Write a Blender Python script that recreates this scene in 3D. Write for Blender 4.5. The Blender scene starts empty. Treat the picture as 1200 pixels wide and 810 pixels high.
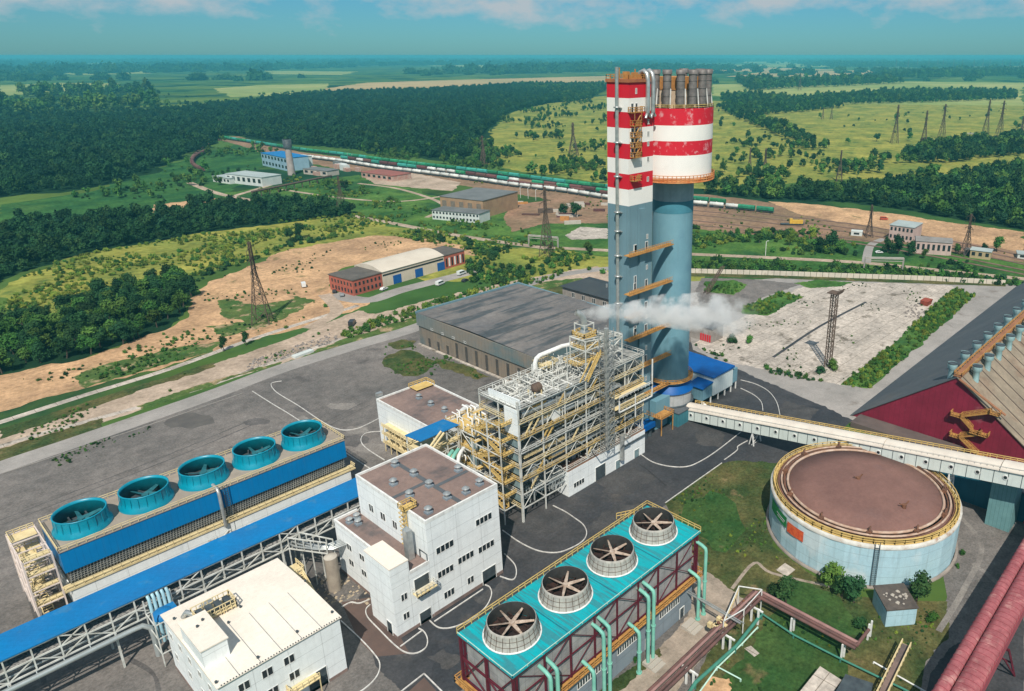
import bpy, math, random
import numpy as np
from mathutils import Vector, Matrix
from mathutils.geometry import tessellate_polygon
random.seed(7); rng = np.random.default_rng(11)
S = bpy.context.scene; COL = S.collection
R = math.radians
# ------------------------------------------------------------------ camera
F, CX, CY, H = 866.0, 735.0, 370.0, 110.0       # focal length and principal point in photo pixels, height in metres
PIT = math.atan(305/866.0); AZ = R(41.2434)      # world X runs 41.24 degrees right of the view, Y 48.76 left of it
FX, FY = math.cos(AZ), math.sin(AZ); RX, RY = FY, -FX
cam = bpy.data.cameras.new('camera'); co = bpy.data.objects.new('camera', cam); COL.objects.link(co)
cam.sensor_width = 36; cam.lens = F/1200*36; cam.shift_x = (600-CX)/1200; cam.shift_y = (CY-405)/1200
cam.clip_start = 1; cam.clip_end = 200000
vd = Vector((FX*math.cos(PIT), FY*math.cos(PIT), -math.sin(PIT)))
co.location = (0, 0, H); co.rotation_euler = vd.to_track_quat('-Z', 'Y').to_euler()
S.camera = co
# ------------------------------------------------------------------ light
SUN_AZ, SUN_EL = R(42), R(50)                     # direction shadows fall, sun elevation
sd = Vector((math.cos(SUN_AZ)*math.cos(SUN_EL), math.sin(SUN_AZ)*math.cos(SUN_EL), -math.sin(SUN_EL)))
sl = bpy.data.lights.new('sun', 'SUN'); sl.energy = 5.0; sl.angle = R(.53); sl.color = (1, .93, .82)
so = bpy.data.objects.new('sun', sl); COL.objects.link(so); so.rotation_euler = sd.to_track_quat('-Z', 'Y').to_euler()
W = bpy.data.worlds.new('World'); S.world = W; W.use_nodes = True
nt = W.node_tree; nt.nodes.clear(); N = nt.nodes.new; L = nt.links.new
out = N('ShaderNodeOutputWorld'); bg = N('ShaderNodeBackground'); sky = N('ShaderNodeTexSky')
sky.sky_type = 'NISHITA'; sky.sun_disc = False; sky.sun_elevation = SUN_EL
sky.sun_rotation = R(90) - (SUN_AZ + math.pi); sky.altitude = 100; sky.air_density = 1.1; sky.dust_density = .3; sky.ozone_density = 3.0
tint = N('ShaderNodeMixRGB'); tint.blend_type = 'MULTIPLY'; tint.inputs[0].default_value = 1; tint.inputs[2].default_value = (.27, .69, .98, 1)
L(sky.outputs[0], tint.inputs[1])
tc = N('ShaderNodeTexCoord'); mp = N('ShaderNodeMapping'); mp.inputs['Scale'].default_value = (1, 1, 2.2)
L(tc.outputs['Generated'], mp.inputs[0])
n1 = N('ShaderNodeTexNoise'); n1.inputs['Scale'].default_value = 13; n1.inputs['Detail'].default_value = 9; n1.inputs['Roughness'].default_value = .58
L(mp.outputs[0], n1.inputs['Vector'])
sep = N('ShaderNodeSeparateXYZ'); L(tc.outputs['Generated'], sep.inputs[0])
zr = N('ShaderNodeMapRange'); zr.inputs[1].default_value = .012; zr.inputs[2].default_value = .062; zr.inputs[3].default_value = -.26; zr.inputs[4].default_value = .10
L(sep.outputs[2], zr.inputs[0])
ad = N('ShaderNodeMath'); ad.operation = 'ADD'; L(n1.outputs[0], ad.inputs[0]); L(zr.outputs[0], ad.inputs[1])
cr = N('ShaderNodeMapRange'); cr.inputs[1].default_value = .46; cr.inputs[2].default_value = .70; L(ad.outputs[0], cr.inputs[0])
cm = N('ShaderNodeMixRGB'); cm.inputs[2].default_value = (5.4, 6.4, 7.0, 1)
L(cr.outputs[0], cm.inputs[0]); L(tint.outputs[0], cm.inputs[1]); L(cm.outputs[0], bg.inputs[0])
bg.inputs[1].default_value = .078
L(bg.outputs[0], out.inputs[0])
S.view_settings.view_transform = 'Standard'; S.view_settings.look = 'None'; S.view_settings.exposure = 0.03; S.view_settings.gamma = 1
S.cycles.volume_bounces = 3; S.cycles.max_bounces = 5; S.cycles.transparent_max_bounces = 8
S.cycles.volume_step_rate = 1; S.cycles.use_denoising = True

# ------------------------------------------------------------------ helpers
def G(px, py, z=0.0):
    "ground (or height z) point that the survey pixel stands for"
    u = (px-CX)/F; v = (py-CY)/F
    f = math.cos(PIT)-v*math.sin(PIT); k = -math.sin(PIT)-v*math.cos(PIT); t = (z-H)/k
    return Vector(((FX*f+RX*u)*t, (FY*f+RY*u)*t, z))
def lin(p, q, t): return tuple(p[i]+(q[i]-p[i])*t for i in range(3))
class MB:
    def __init__(s): s.v = []; s.f = []; s.m = []; s.mi = 0; s.sm = []
    def face(s, pts, smooth=False):
        n = len(s.v); s.v += [tuple(p) for p in pts]; s.f.append(tuple(range(n, n+len(pts)))); s.m.append(s.mi); s.sm.append(smooth); return s
    def add(s, vs, fs, smooth=False):
        n = len(s.v); s.v += [tuple(p) for p in vs]
        for f in fs: s.f.append(tuple(i+n for i in f)); s.m.append(s.mi); s.sm.append(smooth)
        return s
    def box(s, x0, y0, z0, x1, y1, z1):
        x0, x1 = min(x0, x1), max(x0, x1); y0, y1 = min(y0, y1), max(y0, y1)
        return s.add([(x0,y0,z0),(x1,y0,z0),(x1,y1,z0),(x0,y1,z0),(x0,y0,z1),(x1,y0,z1),(x1,y1,z1),(x0,y1,z1)],
                     [(0,3,2,1),(4,5,6,7),(0,1,5,4),(1,2,6,5),(2,3,7,6),(3,0,4,7)])
    def prism(s, poly, z0, z1):
        n = len(poly); a = sum(poly[i][0]*poly[(i+1)%n][1]-poly[(i+1)%n][0]*poly[i][1] for i in range(n))
        if a < 0: poly = poly[::-1]
        z0f = z0 if callable(z0) else (lambda x, y: z0); z1f = z1 if callable(z1) else (lambda x, y: z1)
        vs = [(x, y, z0f(x, y)) for x, y in poly]+[(x, y, z1f(x, y)) for x, y in poly]
        fs = [(i, (i+1)%n, n+(i+1)%n, n+i) for i in range(n)]
        tri = tessellate_polygon([[Vector((x, y, 0)) for x, y in poly]])
        for t in tri:
            A, B, C = [poly[i] for i in t]
            if (B[0]-A[0])*(C[1]-A[1])-(B[1]-A[1])*(C[0]-A[0]) < 0: t = t[::-1]
            fs.append(tuple(n+i for i in t)); fs.append(tuple(t[::-1]))
        return s.add(vs, fs)
    def bar(s, p, q, w=.2, h=None):
        h = h or w; p = Vector(p); q = Vector(q); d = q-p
        if d.length < 1e-6: return s
        d.normalize(); up = Vector((0, 0, 1)) if abs(d.z) < .95 else Vector((1, 0, 0))
        a = d.cross(up).normalized()*w/2; b = a.cross(d).normalized()*h/2
        vs = [p-a-b, p+a-b, p+a+b, p-a+b, q-a-b, q+a-b, q+a+b, q-a+b]
        return s.add(vs, [(0,1,2,3),(7,6,5,4),(0,4,5,1),(1,5,6,2),(2,6,7,3),(3,7,4,0)])
    def lathe(s, c, prof, n=24, a0=0, a1=2*math.pi, smooth=True):
        "prof: list of (r, z) from bottom to top, outside"
        full = abs(a1-a0-2*math.pi) < 1e-6; k = n if full else n+1; vs = []; fs = []
        for r, z in prof:
            for i in range(k):
                a = a0+(a1-a0)*i/n; vs.append((c[0]+r*math.cos(a), c[1]+r*math.sin(a), c[2]+z))
        for j in range(len(prof)-1):
            for i in range(n):
                i2 = (i+1) % k; fs.append((j*k+i, j*k+i2, (j+1)*k+i2, (j+1)*k+i))
        return s.add(vs, fs, smooth)
    def disc(s, c, r, n=24, up=True):
        p = [(c[0]+r*math.cos(2*math.pi*i/n), c[1]+r*math.sin(2*math.pi*i/n), c[2]) for i in range(n)]
        return s.face(p if up else p[::-1])
    def cyl(s, c, r, h, n=20, r2=None):
        r2 = r if r2 is None else r2
        s.lathe(c, [(r, 0), (r2, h)], n); s.disc((c[0], c[1], c[2]+h), r2, n); return s.disc(c, r, n, False)
    def tube(s, path, r, n=8, caps=True):
        P = [Vector(p) for p in path]; k = len(P); vs = []; fs = []; last = None
        for i in range(k):
            d = (P[min(i+1, k-1)]-P[max(i-1, 0)]).normalized()
            up = Vector((0, 0, 1)) if abs(d.z) < .9 else Vector((1, 0, 0))
            a = d.cross(up).normalized()
            if last is not None:
                a = (last-d*last.dot(d)).normalized()
            last = a; b = d.cross(a)
            rr = r[i] if isinstance(r, (list, tuple)) else r
            for j in range(n):
                t = 2*math.pi*j/n; vs.append(P[i]+a*math.cos(t)*rr+b*math.sin(t)*rr)
        for i in range(k-1):
            for j in range(n): fs.append((i*n+j, i*n+(j+1)%n, (i+1)*n+(j+1)%n, (i+1)*n+j))
        s.add(vs, fs, True)
        if caps:
            s.face(vs[:n][::-1]); s.face(vs[-n:])
        return s
    def rail(s, path, h=1.1, step=2.0, w=.09, mid=True, closed=False):
        P = [Vector(p) for p in path]
        if closed: P = P+[P[0]]
        for a, b in zip(P[:-1], P[1:]):
            d = (b-a).length; k = max(1, int(round(d/step)))
            for i in range(k+1):
                p = a.lerp(b, i/k); s.bar(p, p+Vector((0, 0, h)), w)
            for z in ((h, h*.55) if mid else (h,)): s.bar(a+Vector((0, 0, z)), b+Vector((0, 0, z)), w)
        return s
    def build(s, name, mats, parent=None, loc=(0, 0, 0)):
        if not isinstance(mats, (list, tuple)): mats = [mats]
        o3 = Vector(ORG.get(parent.name, (0, 0, 0))) if parent else Vector(loc)
        me = bpy.data.meshes.new(name)
        me.from_pydata([(x-o3[0], y-o3[1], z-o3[2]) for x, y, z in s.v], [], s.f)
        for m in mats: me.materials.append(m)
        me.polygons.foreach_set('material_index', s.m); me.polygons.foreach_set('use_smooth', s.sm); me.update()
        o = bpy.data.objects.new(name, me); COL.objects.link(o)
        if parent: o.parent = parent; ORG[o.name] = tuple(o3)
        else: o.location = o3; ORG[o.name] = tuple(o3)
        return o
ORG = {}
def tag(o, label, cat, group=None):
    o['label'] = label; o['category'] = cat
    if group: o['group'] = group
    return o
def thing(name, label, cat, loc=(0, 0, 0), group=None):
    o = bpy.data.objects.new(name, None); COL.objects.link(o); o.location = loc; o.empty_display_size = 1
    ORG[o.name] = tuple(loc); return tag(o, label, cat, group)
def struct(o, kind='structure', label=None):
    o['kind'] = kind
    if label: o['label'] = label
    return o
def dup(o, parent=None):
    c = o.copy(); COL.objects.link(c)
    if parent: c.parent = parent
    for ch in list(o.children): dup(ch, c)
    return c
def spline(pts, n=6):
    P = [Vector(p) for p in pts]; out = []
    for i in range(len(P)-1):
        p0 = P[max(i-1, 0)]; p1 = P[i]; p2 = P[i+1]; p3 = P[min(i+2, len(P)-1)]
        for k in range(n):
            t = k/n
            out.append(.5*((2*p1)+(p2-p0)*t+(2*p0-5*p1+4*p2-p3)*t*t+(3*p1-p0-3*p2+p3)*t**3))
    out.append(P[-1]); return out
# ------------------------------------------------------------------ materials
MATS = {}
def M(name, c, c2=None, sc=.25, rough=.75, metal=0, bump=0, bsc=None, streak=0, panel=None, pz=None, lo=.35, hi=.65, spec=.3, det=6, stain=None, rnd=0, dist=0, grain=0, gsc=1.5, pw=.12, pd=.76, aniso=None, grid=None):
    """procedural surface: two colours mixed by world-space noise, optional rain streaks, panel joints (vertical every
    panel metres, horizontal every pz metres) and rust/dirt stains"""
    m = bpy.data.materials.new(name); m.use_nodes = True; t = m.node_tree; N = t.nodes.new; L = t.links.new
    b = t.nodes['Principled BSDF']; b.inputs['Roughness'].default_value = rough; b.inputs['Metallic'].default_value = metal
    b.inputs['Specular IOR Level'].default_value = spec
    c2 = c2 or tuple(x*.8 for x in c)
    g = N('ShaderNodeNewGeometry')
    def noise(scale, detail=det, vec=None, ro=.6):
        n = N('ShaderNodeTexNoise'); n.inputs['Scale'].default_value = scale; n.inputs['Detail'].default_value = detail; n.inputs['Roughness'].default_value = ro
        L(vec or g.outputs['Position'], n.inputs['Vector']); return n
    def rng_(src, a, b_, c_=0., d=1.):
        r = N('ShaderNodeMapRange'); r.inputs[1].default_value = a; r.inputs[2].default_value = b_; r.inputs[3].default_value = c_; r.inputs[4].default_value = d
        L(src, r.inputs[0]); return r.outputs[0]
    def mix(a, b_, fac, mode='MIX'):
        x = N('ShaderNodeMixRGB'); x.blend_type = mode
        if isinstance(fac, float): x.inputs[0].default_value = fac
        else: L(fac, x.inputs[0])
        for k, s_ in ((1, a), (2, b_)):
            if isinstance(s_, tuple): x.inputs[k].default_value = (*s_, 1)
            else: L(s_, x.inputs[k])
        return x.outputs[0]
    n = noise(sc)
    if dist: n.inputs['Distortion'].default_value = dist
    col = mix(c, c2, rng_(n.outputs[0], lo, hi))
    if rnd:
        oi = N('ShaderNodeObjectInfo'); hs = N('ShaderNodeHueSaturation'); L(col, hs.inputs['Color'])
        L(rng_(oi.outputs['Random'], 0, 1, 1-rnd, 1+rnd), hs.inputs['Value'])
        mu = N('ShaderNodeMath'); mu.operation = 'MULTIPLY'; L(oi.outputs['Random'], mu.inputs[0]); mu.inputs[1].default_value = 7.31
        fr = N('ShaderNodeMath'); fr.operation = 'FRACT'; L(mu.outputs[0], fr.inputs[0])
        L(rng_(fr.outputs[0], 0, 1, .5-rnd*.07, .5+rnd*.05), hs.inputs['Hue']); col = hs.outputs[0]
    if streak:
        mp = N('ShaderNodeMapping'); mp.inputs['Scale'].default_value = (1, 1, .07); L(g.outputs['Position'], mp.inputs[0])
        s1 = noise(1.3, 5, mp.outputs[0]); col = mix(col, (.10, .09, .08), rng_(s1.outputs[0], .52, .80, 0, streak))
    if stain:
        vec_ = None
        if aniso: mp2 = N('ShaderNodeMapping'); mp2.inputs['Scale'].default_value = aniso; L(g.outputs['Position'], mp2.inputs[0]); vec_ = mp2.outputs[0]
        s2 = noise(stain[1], 8, vec_); col = mix(col, stain[0], rng_(s2.outputs[0], stain[2], stain[2]+.09, 0, stain[3] if len(stain) > 3 else .8))
    if grain:
        for k_, a_ in ((gsc, grain), (gsc*.17, grain*.8)):
            s3 = noise(k_, 6, None, .7); v_ = N('ShaderNodeCombineColor'); r3 = rng_(s3.outputs[0], .3, .7, 1-a_, 1+a_)
            for q_ in range(3): L(r3, v_.inputs[q_])
            col = mix(col, v_.outputs[0], 1.0, 'MULTIPLY')
    if panel or pz or grid:
        sp = N('ShaderNodeSeparateXYZ'); L(g.outputs['Position'], sp.inputs[0])
        def line(src, per, w):
            a = N('ShaderNodeMath'); a.operation = 'DIVIDE'; L(src, a.inputs[0]); a.inputs[1].default_value = per
            f = N('ShaderNodeMath'); f.operation = 'FRACT'; L(a.outputs[0], f.inputs[0])
            q = N('ShaderNodeMath'); q.operation = 'LESS_THAN'; L(f.outputs[0], q.inputs[0]); q.inputs[1].default_value = w/per; return q.outputs[0]
        if panel:
            a = N('ShaderNodeMath'); a.operation = 'ADD'; L(sp.outputs[0], a.inputs[0]); L(sp.outputs[1], a.inputs[1])
            col = mix(col, (pd, pd, pd), line(a.outputs[0], panel, pw), 'MULTIPLY')
        if grid:
            for q_ in (0, 1): col = mix(col, (.45,.43,.40), line(sp.outputs[q_], grid, .16), 'MULTIPLY')
        if pz: col = mix(col, (pd, pd, pd), line(sp.outputs[2], pz, pw), 'MULTIPLY')
    L(col, b.inputs['Base Color'])
    if bump:
        bn = noise(bsc or sc*6, 4); bu = N('ShaderNodeBump'); bu.inputs['Strength'].default_value = bump; bu.inputs['Distance'].default_value = .5
        L(bn.outputs[0], bu.inputs['Height']); L(bu.outputs[0], b.inputs['Normal'])
    MATS[name] = m; return m
white = M('white_cladding', (.80, .83, .83), (.74, .78, .79), .12, streak=.16, panel=6, pz=3.0, grain=.06, gsc=.8)
whitep = M('white_paint', (.78, .79, .77), (.62, .62, .60), .8, streak=.3)
cream_roof = M('cream_roof', (.78, .71, .62), (.68, .62, .54), .09, grain=.07, rough=.85, stain=((.45, .38, .30), .25, .66, .4))
brown_roof = M('bitumen_roof', (.25, .175, .15), (.17, .125, .115), .10, grain=.14, gsc=.9, rough=.9, stain=((.10, .09, .09), .10, .56, .75), bump=.2, bsc=2)
steel_w = M('white_steel', (.66, .67, .64), (.44, .44, .40), .6, rough=.5)
steel_y = M('yellow_rail', (.64, .46, .17), (.50, .34, .11), .5, rough=.6)
steel_cream = M('cream_steel', (.74, .62, .36), (.60, .48, .26), .5, rough=.6)
orange = M('orange_rail', (.50, .27, .08), (.36, .17, .05), .7, rough=.7)
pipe = M('steel_pipe', (.52, .54, .53), (.36, .38, .38), .7, rough=.35, metal=.6)
darkm = M('dark_equipment', (.07, .09, .10), (.04, .05, .06), .6, rough=.6)
glass = M('window_glass', (.025, .035, .04), (.015, .02, .025), 1, rough=.12, spec=.6)
blue = M('blue_sheet', (.0, .19, .47), (.0, .165, .42), .2, rough=.45, panel=1.2, pd=.9, streak=.15)
blue_roof = M('blue_roof', (.0, .175, .44), (.01, .15, .38), .12, rough=.55, panel=1.6, pd=.9, grain=.1, stain=((.06,.20,.36), .3, .58, .45))
teal = M('teal_fan_ring', (.0, .26, .37), (.0, .21, .31), .5, rough=.38, spec=.5)
turq = M('turquoise_deck', (.0, .38, .43), (.01, .31, .36), .15, rough=.55, grain=.08, aniso=(2.2,.16,1), stain=((.04, .20, .23), .8, .47, .75))
grid_m = M('grille', (.12, .12, .11), (.05, .05, .05), 3, rough=.9)
lattice_d = M('rusty_lattice', (.085, .06, .05), (.13, .09, .065), .6, rough=.8)
maroon = M('maroon_cladding', (.23, .018, .045), (.18, .014, .035), .15, rough=.6, panel=1.6, pd=.75, grain=.1, stain=((.30, .20, .20), .07, .66, .5))
slate = M('slate_roof', (.10, .11, .12), (.078, .088, .10), .05, grain=.12, gsc=.6, rough=.7, stain=((.14, .13, .12), .04, .6, .5))
asb = M('corrugated_roof', (.30, .245, .18), (.22, .18, .135), .10, grain=.2, gsc=.8, rough=.9, streak=0, panel=None, stain=((.20, .13, .09), .08, .55, .6))
concrete = M('concrete', (.46, .42, .36), (.36, .33, .29), .15, rough=.9, stain=((.16, .13, .10), .12, .62, .6))
brick = M('brick', (.42, .12, .08), (.33, .09, .06), .5, rough=.9)
redst = M('dark_red_steel', (.12, .014, .03), (.08, .01, .02), .5, rough=.6)
mint = M('mint_pipe', (.21, .50, .40), (.15, .40, .33), .4, rough=.45)
greyp = M('grey_wall', (.24, .29, .33), (.19, .23, .27), .2, rough=.75, streak=.3, pz=3)
fibre = M('weathered_fibreglass', (.42, .41, .37), (.30, .29, .27), .9, rough=.75, streak=.6)
# ------------------------------------------------------------------ ground
def meadow_mat(name, a, b_, c_, s1, s2, k=.5):
    m = M(name, a, b_, s1, rough=1, spec=.05, det=8, lo=.38, hi=.62, stain=(c_, s2, k, .85), bump=0); return m
g_base = M('land_cover', (.045, .105, .030), (.11, .16, .035), .0016, grain=.3, gsc=.02, rough=1, spec=0, det=12, lo=.40, hi=.62, stain=((.015, .048, .026), .0045, .50, .95), dist=.8)
g_green = M('grass_green', (.035, .10, .024), (.085, .165, .035), .03, grain=.38, gsc=.5, rough=1, spec=.05, det=9, lo=.4, hi=.6, stain=((.025, .075, .025), .02, .52, .85))
g_shaded = M('grass_cloud_shaded', (.020, .075, .026), (.048, .125, .03), .03, grain=.4, gsc=.4, rough=1, spec=.05, det=9, stain=((.06,.12,.03), .02, .56, .6))  # cloud shade over the left meadow is put into this grass colour
g_rough = M('rough_grass', (.05,.105,.028), (.10,.135,.04), .08, rough=1, spec=.05, grain=.4, gsc=1.0, det=9, stain=((.38,.27,.17), .16, .55, .85))
g_yellow = M('meadow_yellow', (.30, .28, .06), (.15, .185, .04), .022, grain=.36, gsc=.25, rough=1, spec=.05, det=10, lo=.36, hi=.62, stain=((.06, .11, .03), .045, .56, .8))
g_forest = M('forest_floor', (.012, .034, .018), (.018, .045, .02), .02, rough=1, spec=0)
g_dry = M('dry_grass', (.11, .10, .04), (.042, .068, .024), .07, grain=.45, gsc=1.2, rough=1, spec=.05, det=9, lo=.40, hi=.60, stain=((.24, .17, .09), .10, .61, .75), bump=.3, bsc=1.5)
g_sand = M('sand', (.54, .34, .19), (.35, .22, .13), .03, grain=.36, gsc=.5, rough=1, spec=.05, det=10, stain=((.12, .12, .05), .07, .60, .75), bump=.7, bsc=.3)
g_tan = M('tan_field', (.46, .33, .17), (.34, .27, .13), .0025, grain=.14, gsc=.02, rough=1, spec=0, det=8)
g_field = M('pale_field', (.34, .34, .12), (.20, .26, .08), .003, grain=.16, gsc=.02, rough=1, spec=0, det=8)
g_asph = M('asphalt_old', (.205, .183, .168), (.110, .103, .098), .022, grain=.34, gsc=1.8, rough=.9, spec=.2, det=10, stain=((.055, .05, .05), .05, .60, .6), bump=.1, bsc=3)
g_asphn = M('asphalt_new', (.030, .033, .040), (.060, .058, .060), .035, grain=.34, gsc=1.4, rough=.75, spec=.35, det=9, stain=((.085, .075, .068), .045, .60, .7))
g_road = M('pale_road', (.34, .315, .295), (.25, .235, .22), .06, grain=.12, rough=.9, spec=.1, det=8, stain=((.16, .13, .11), .09, .6, .6))
g_dirt = M('dirt_road', (.46, .36, .28), (.31, .24, .18), .05, grain=.28, gsc=.6, rough=1, spec=.05, det=9, stain=((.10, .11, .05), .1, .66, .7))
g_slab = M('slab_concrete', (.50, .44, .38), (.36, .32, .28), .05, grain=.34, gsc=.7, grid=6.0, rough=.95, spec=.1, det=10, stain=((.13, .11, .085), .13, .57, .85), bump=.2, bsc=1)
g_rail = M('ballast', (.30, .18, .12), (.18, .13, .08), .02, grain=.32, gsc=.25, rough=1, spec=.05, det=8, stain=((.09, .10, .05), .05, .62, .7))
g_path = M('path_concrete', (.38, .31, .25), (.25, .21, .17), .25, grain=.2, rough=.95, spec=.1, det=9, stain=((.12, .11, .06), .3, .6, .6))
g_brownp = M('brown_paving', (.135, .092, .078), (.10, .072, .064), .2, rough=.9, spec=.1)
def poly_world(px, jit=0, seed=0):
    r = random.Random(seed); P = [G(*p) for p in px]; o = []
    for i in range(len(P)):
        a, b = P[i], P[(i+1) % len(P)]; o.append((a.x, a.y))
        if jit:
            d = (b-a).length; n = max(2, min(40, int(d/(jit*1.5)))); nx, ny = -(b.y-a.y)/max(d, 1e-3), (b.x-a.x)/max(d, 1e-3); w = 0
            for k in range(1, n):
                t = k/n; w = w*.6+r.uniform(-1, 1)*jit; e = min(t, 1-t)*4; e = min(1, e)
                o.append((a.x+(b.x-a.x)*t+nx*w*e, a.y+(b.y-a.y)*t+ny*w*e))
    return o
def sheet(name, poly, mat, z, label=None):
    mb = MB(); tri = tessellate_polygon([[Vector((x, y, 0)) for x, y in poly]])
    vs = [(x, y, z) for x, y in poly]; fs = []
    for t in tri:
        A, B, C = [poly[i] for i in t]
        fs.append(tuple(t) if (B[0]-A[0])*(C[1]-A[1])-(B[1]-A[1])*(C[0]-A[0]) > 0 else tuple(t[::-1]))
    mb.add(vs, fs); return struct(mb.build(name, mat), label=label)
LAID = []                                        # boxes and heights of the sheets laid so far: a new one goes 4 mm above those it may overlap
def level(P):
    b = (min(p[0] for p in P), min(p[1] for p in P), max(p[0] for p in P), max(p[1] for p in P))
    z = max([l[4] for l in LAID if l[0] < b[2] and l[2] > b[0] and l[1] < b[3] and l[3] > b[1]], default=0)+.004
    LAID.append((*b, z)); return z
def patch(name, px, mat, jit=0, seed=0, label=None):
    P = poly_world(px, jit, seed); return sheet(name, P, mat, level(P), label)
def ribbon(name, px, w, mat, label=None, z=None, h=0, smooth=5, world=False):
    "road, path or kerb that follows surveyed points"
    P = spline([(p if world else G(*p)) for p in px], smooth); mb = MB()
    if z is None: z = level([(p.x, p.y) for p in P])
    Lf, Rt = [], []
    for i, p in enumerate(P):
        d = (P[min(i+1, len(P)-1)]-P[max(i-1, 0)]); d.z = 0; d.normalize(); n = Vector((-d.y, d.x, 0))*w/2
        Lf.append(p+n); Rt.append(p-n)
    for i in range(len(P)-1):
        a, b, c, d = Lf[i], Lf[i+1], Rt[i+1], Rt[i]
        mb.face([(q.x, q.y, z+h) for q in (d, c, b, a)])
        if h:
            mb.face([(a.x,a.y,z),(a.x,a.y,z+h),(b.x,b.y,z+h),(b.x,b.y,z)]); mb.face([(c.x,c.y,z),(c.x,c.y,z+h),(d.x,d.y,z+h),(d.x,d.y,z)])
    return struct(mb.build(name, mat), label=label)
mb = MB(); mb.face([(-90000,-90000,0),(90000,-90000,0),(90000,90000,0),(-90000,90000,0)]); struct(mb.build('ground', g_base))
# ------------------------------------------------------------------ fields, meadows, bare ground
MS = 'meadow'
patch('field', [(0,100),(70,97),(140,98),(138,104),(60,108),(0,113)], g_field, 6, 1, 'pale hay field left of the forest near the horizon')
patch('field', [(250,104),(300,100),(385,98),(380,108),(330,112),(270,114)], g_field, 6, 2, 'pale field in front of the tan field')
patch('field', [(380,104),(430,97),(560,93),(715,89),(715,98),(600,101),(520,107),(470,112),(400,113)], g_tan, 8, 3, 'tan harvested field behind the forest')
patch('field', [(835,99),(1000,95),(1200,97),(1200,125),(1000,128),(835,112)], g_field, 8, 4, 'pale field right of the tower')
patch('field', [(900,84),(1200,80),(1200,84),(1010,90),(850,90)], g_tan, 10, 5, 'far tan field right of the tower')
patch('field', [(850,72.5),(1010,71),(1120,72),(1040,75),(900,75)], g_field, 60, 6)
patch('field', [(830,76),(960,75),(1200,77),(1200,79),(1000,78.5),(850,78.5)], g_field, 30, 7)
patch('field', [(550,71),(700,71),(760,73),(640,74),(560,73)], g_field, 60, 8)
patch('field', [(500,77),(640,74.5),(700,76),(690,79),(560,80)], g_field, 30, 9)
patch('field', [(100,74),(150,73.5),(165,75.5),(110,76)], g_field, 40, 10)
patch('field', [(60,84),(180,82),(178,86),(90,88)], g_field, 20, 11)
patch('field', [(310,83),(420,84),(400,88),(320,87)], g_field, 20, 12)
patch('field', [(835,80),(900,79),(990,82),(900,84),(835,84)], g_tan, 20, 13)
patch('meadow', [(560,165),(600,132),(640,118),(715,112),(830,114),(835,222),(715,216),(660,208),(560,190)], g_yellow, 6, 14, 'yellow-green scrubby meadow left of the tower')
patch('meadow', [(825,118),(1000,122),(1200,124),(1200,196),(1100,205),(950,212),(825,224)], g_yellow, 6, 15, 'yellow-green meadow with power lines right of the tower')
patch('meadow', [(0,240),(110,224),(170,204),(240,178),(300,165),(345,180),(300,200),(250,245),(180,252),(90,262),(0,272)], g_shaded, 4, 16, 'green meadow in front of the dark forest')
patch('meadow', [(0,340),(80,300),(190,282),(300,262),(420,247),(700,300),(830,310),(830,335),(700,322),(600,325),(500,330),(400,290),(340,292),(240,320),(150,345),(0,392)], g_yellow, 3, 17, 'yellow-green weedy meadow beyond the sand')
patch('meadow', [(250,228),(340,215),(420,205),(520,232),(640,250),(700,245),(715,300),(560,285),(430,258),(330,240)], g_green, 3, 18, 'green scrub beside the dirt road')
patch('meadow', [(690,246),(800,255),(1000,262),(1200,300),(1200,326),(1000,322),(800,312),(690,298)], g_green, 3, 19, 'green scrub behind the concrete wall')
patch('railway_yard', [(235,160),(280,160),(350,178),(480,195),(620,210),(720,224),(830,228),(905,238),(1030,256),(1200,288),(1200,308),(1050,285),(905,277),(800,268),(720,252),(600,226),(430,203),(330,186),(280,170)], g_rail, 2, 20, 'reddish ballast of the railway yard')
patch('sand_ground', [(900,236),(960,240),(1060,252),(1120,262),(1200,272),(1200,296),(1110,280),(1000,262),(940,252)], g_sand, 2, 21, 'orange sand beside the railway')
patch('sand_ground', [(180,240),(250,232),(262,238),(240,249),(180,250)], g_sand, 2, 22, 'bare soil by the road junction')
patch('sand_ground', [(-60,470),(0,440),(60,425),(100,420),(150,402),(200,384),(222,370),(222,350),(245,330),(280,318),(340,292),(400,282),(440,276),(500,280),(545,288),(560,300),(500,296),(430,306),(398,316),(385,335),(400,350),(440,352),(420,362),(340,388),(250,412),(100,455),(0,483),(-60,500)], g_sand, 1.6, 23, 'bare orange sand between trees and concrete strip')
patch('grass_strip', [(255,352),(330,345),(370,352),(330,375),(290,378),(262,372)], g_rough, 1.2, 24)
patch('grass_strip', [(85,442),(130,425),(220,405),(262,400),(250,412),(150,440),(100,455)], g_rough, 1.2, 25)
patch('grass_strip', [(240,383),(300,375),(320,380),(262,395)], g_rough, 1.2, 26)
patch('grass_strip', [(270,350),(330,343),(345,350),(300,358)], g_sand, 1.0, 27)
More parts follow.
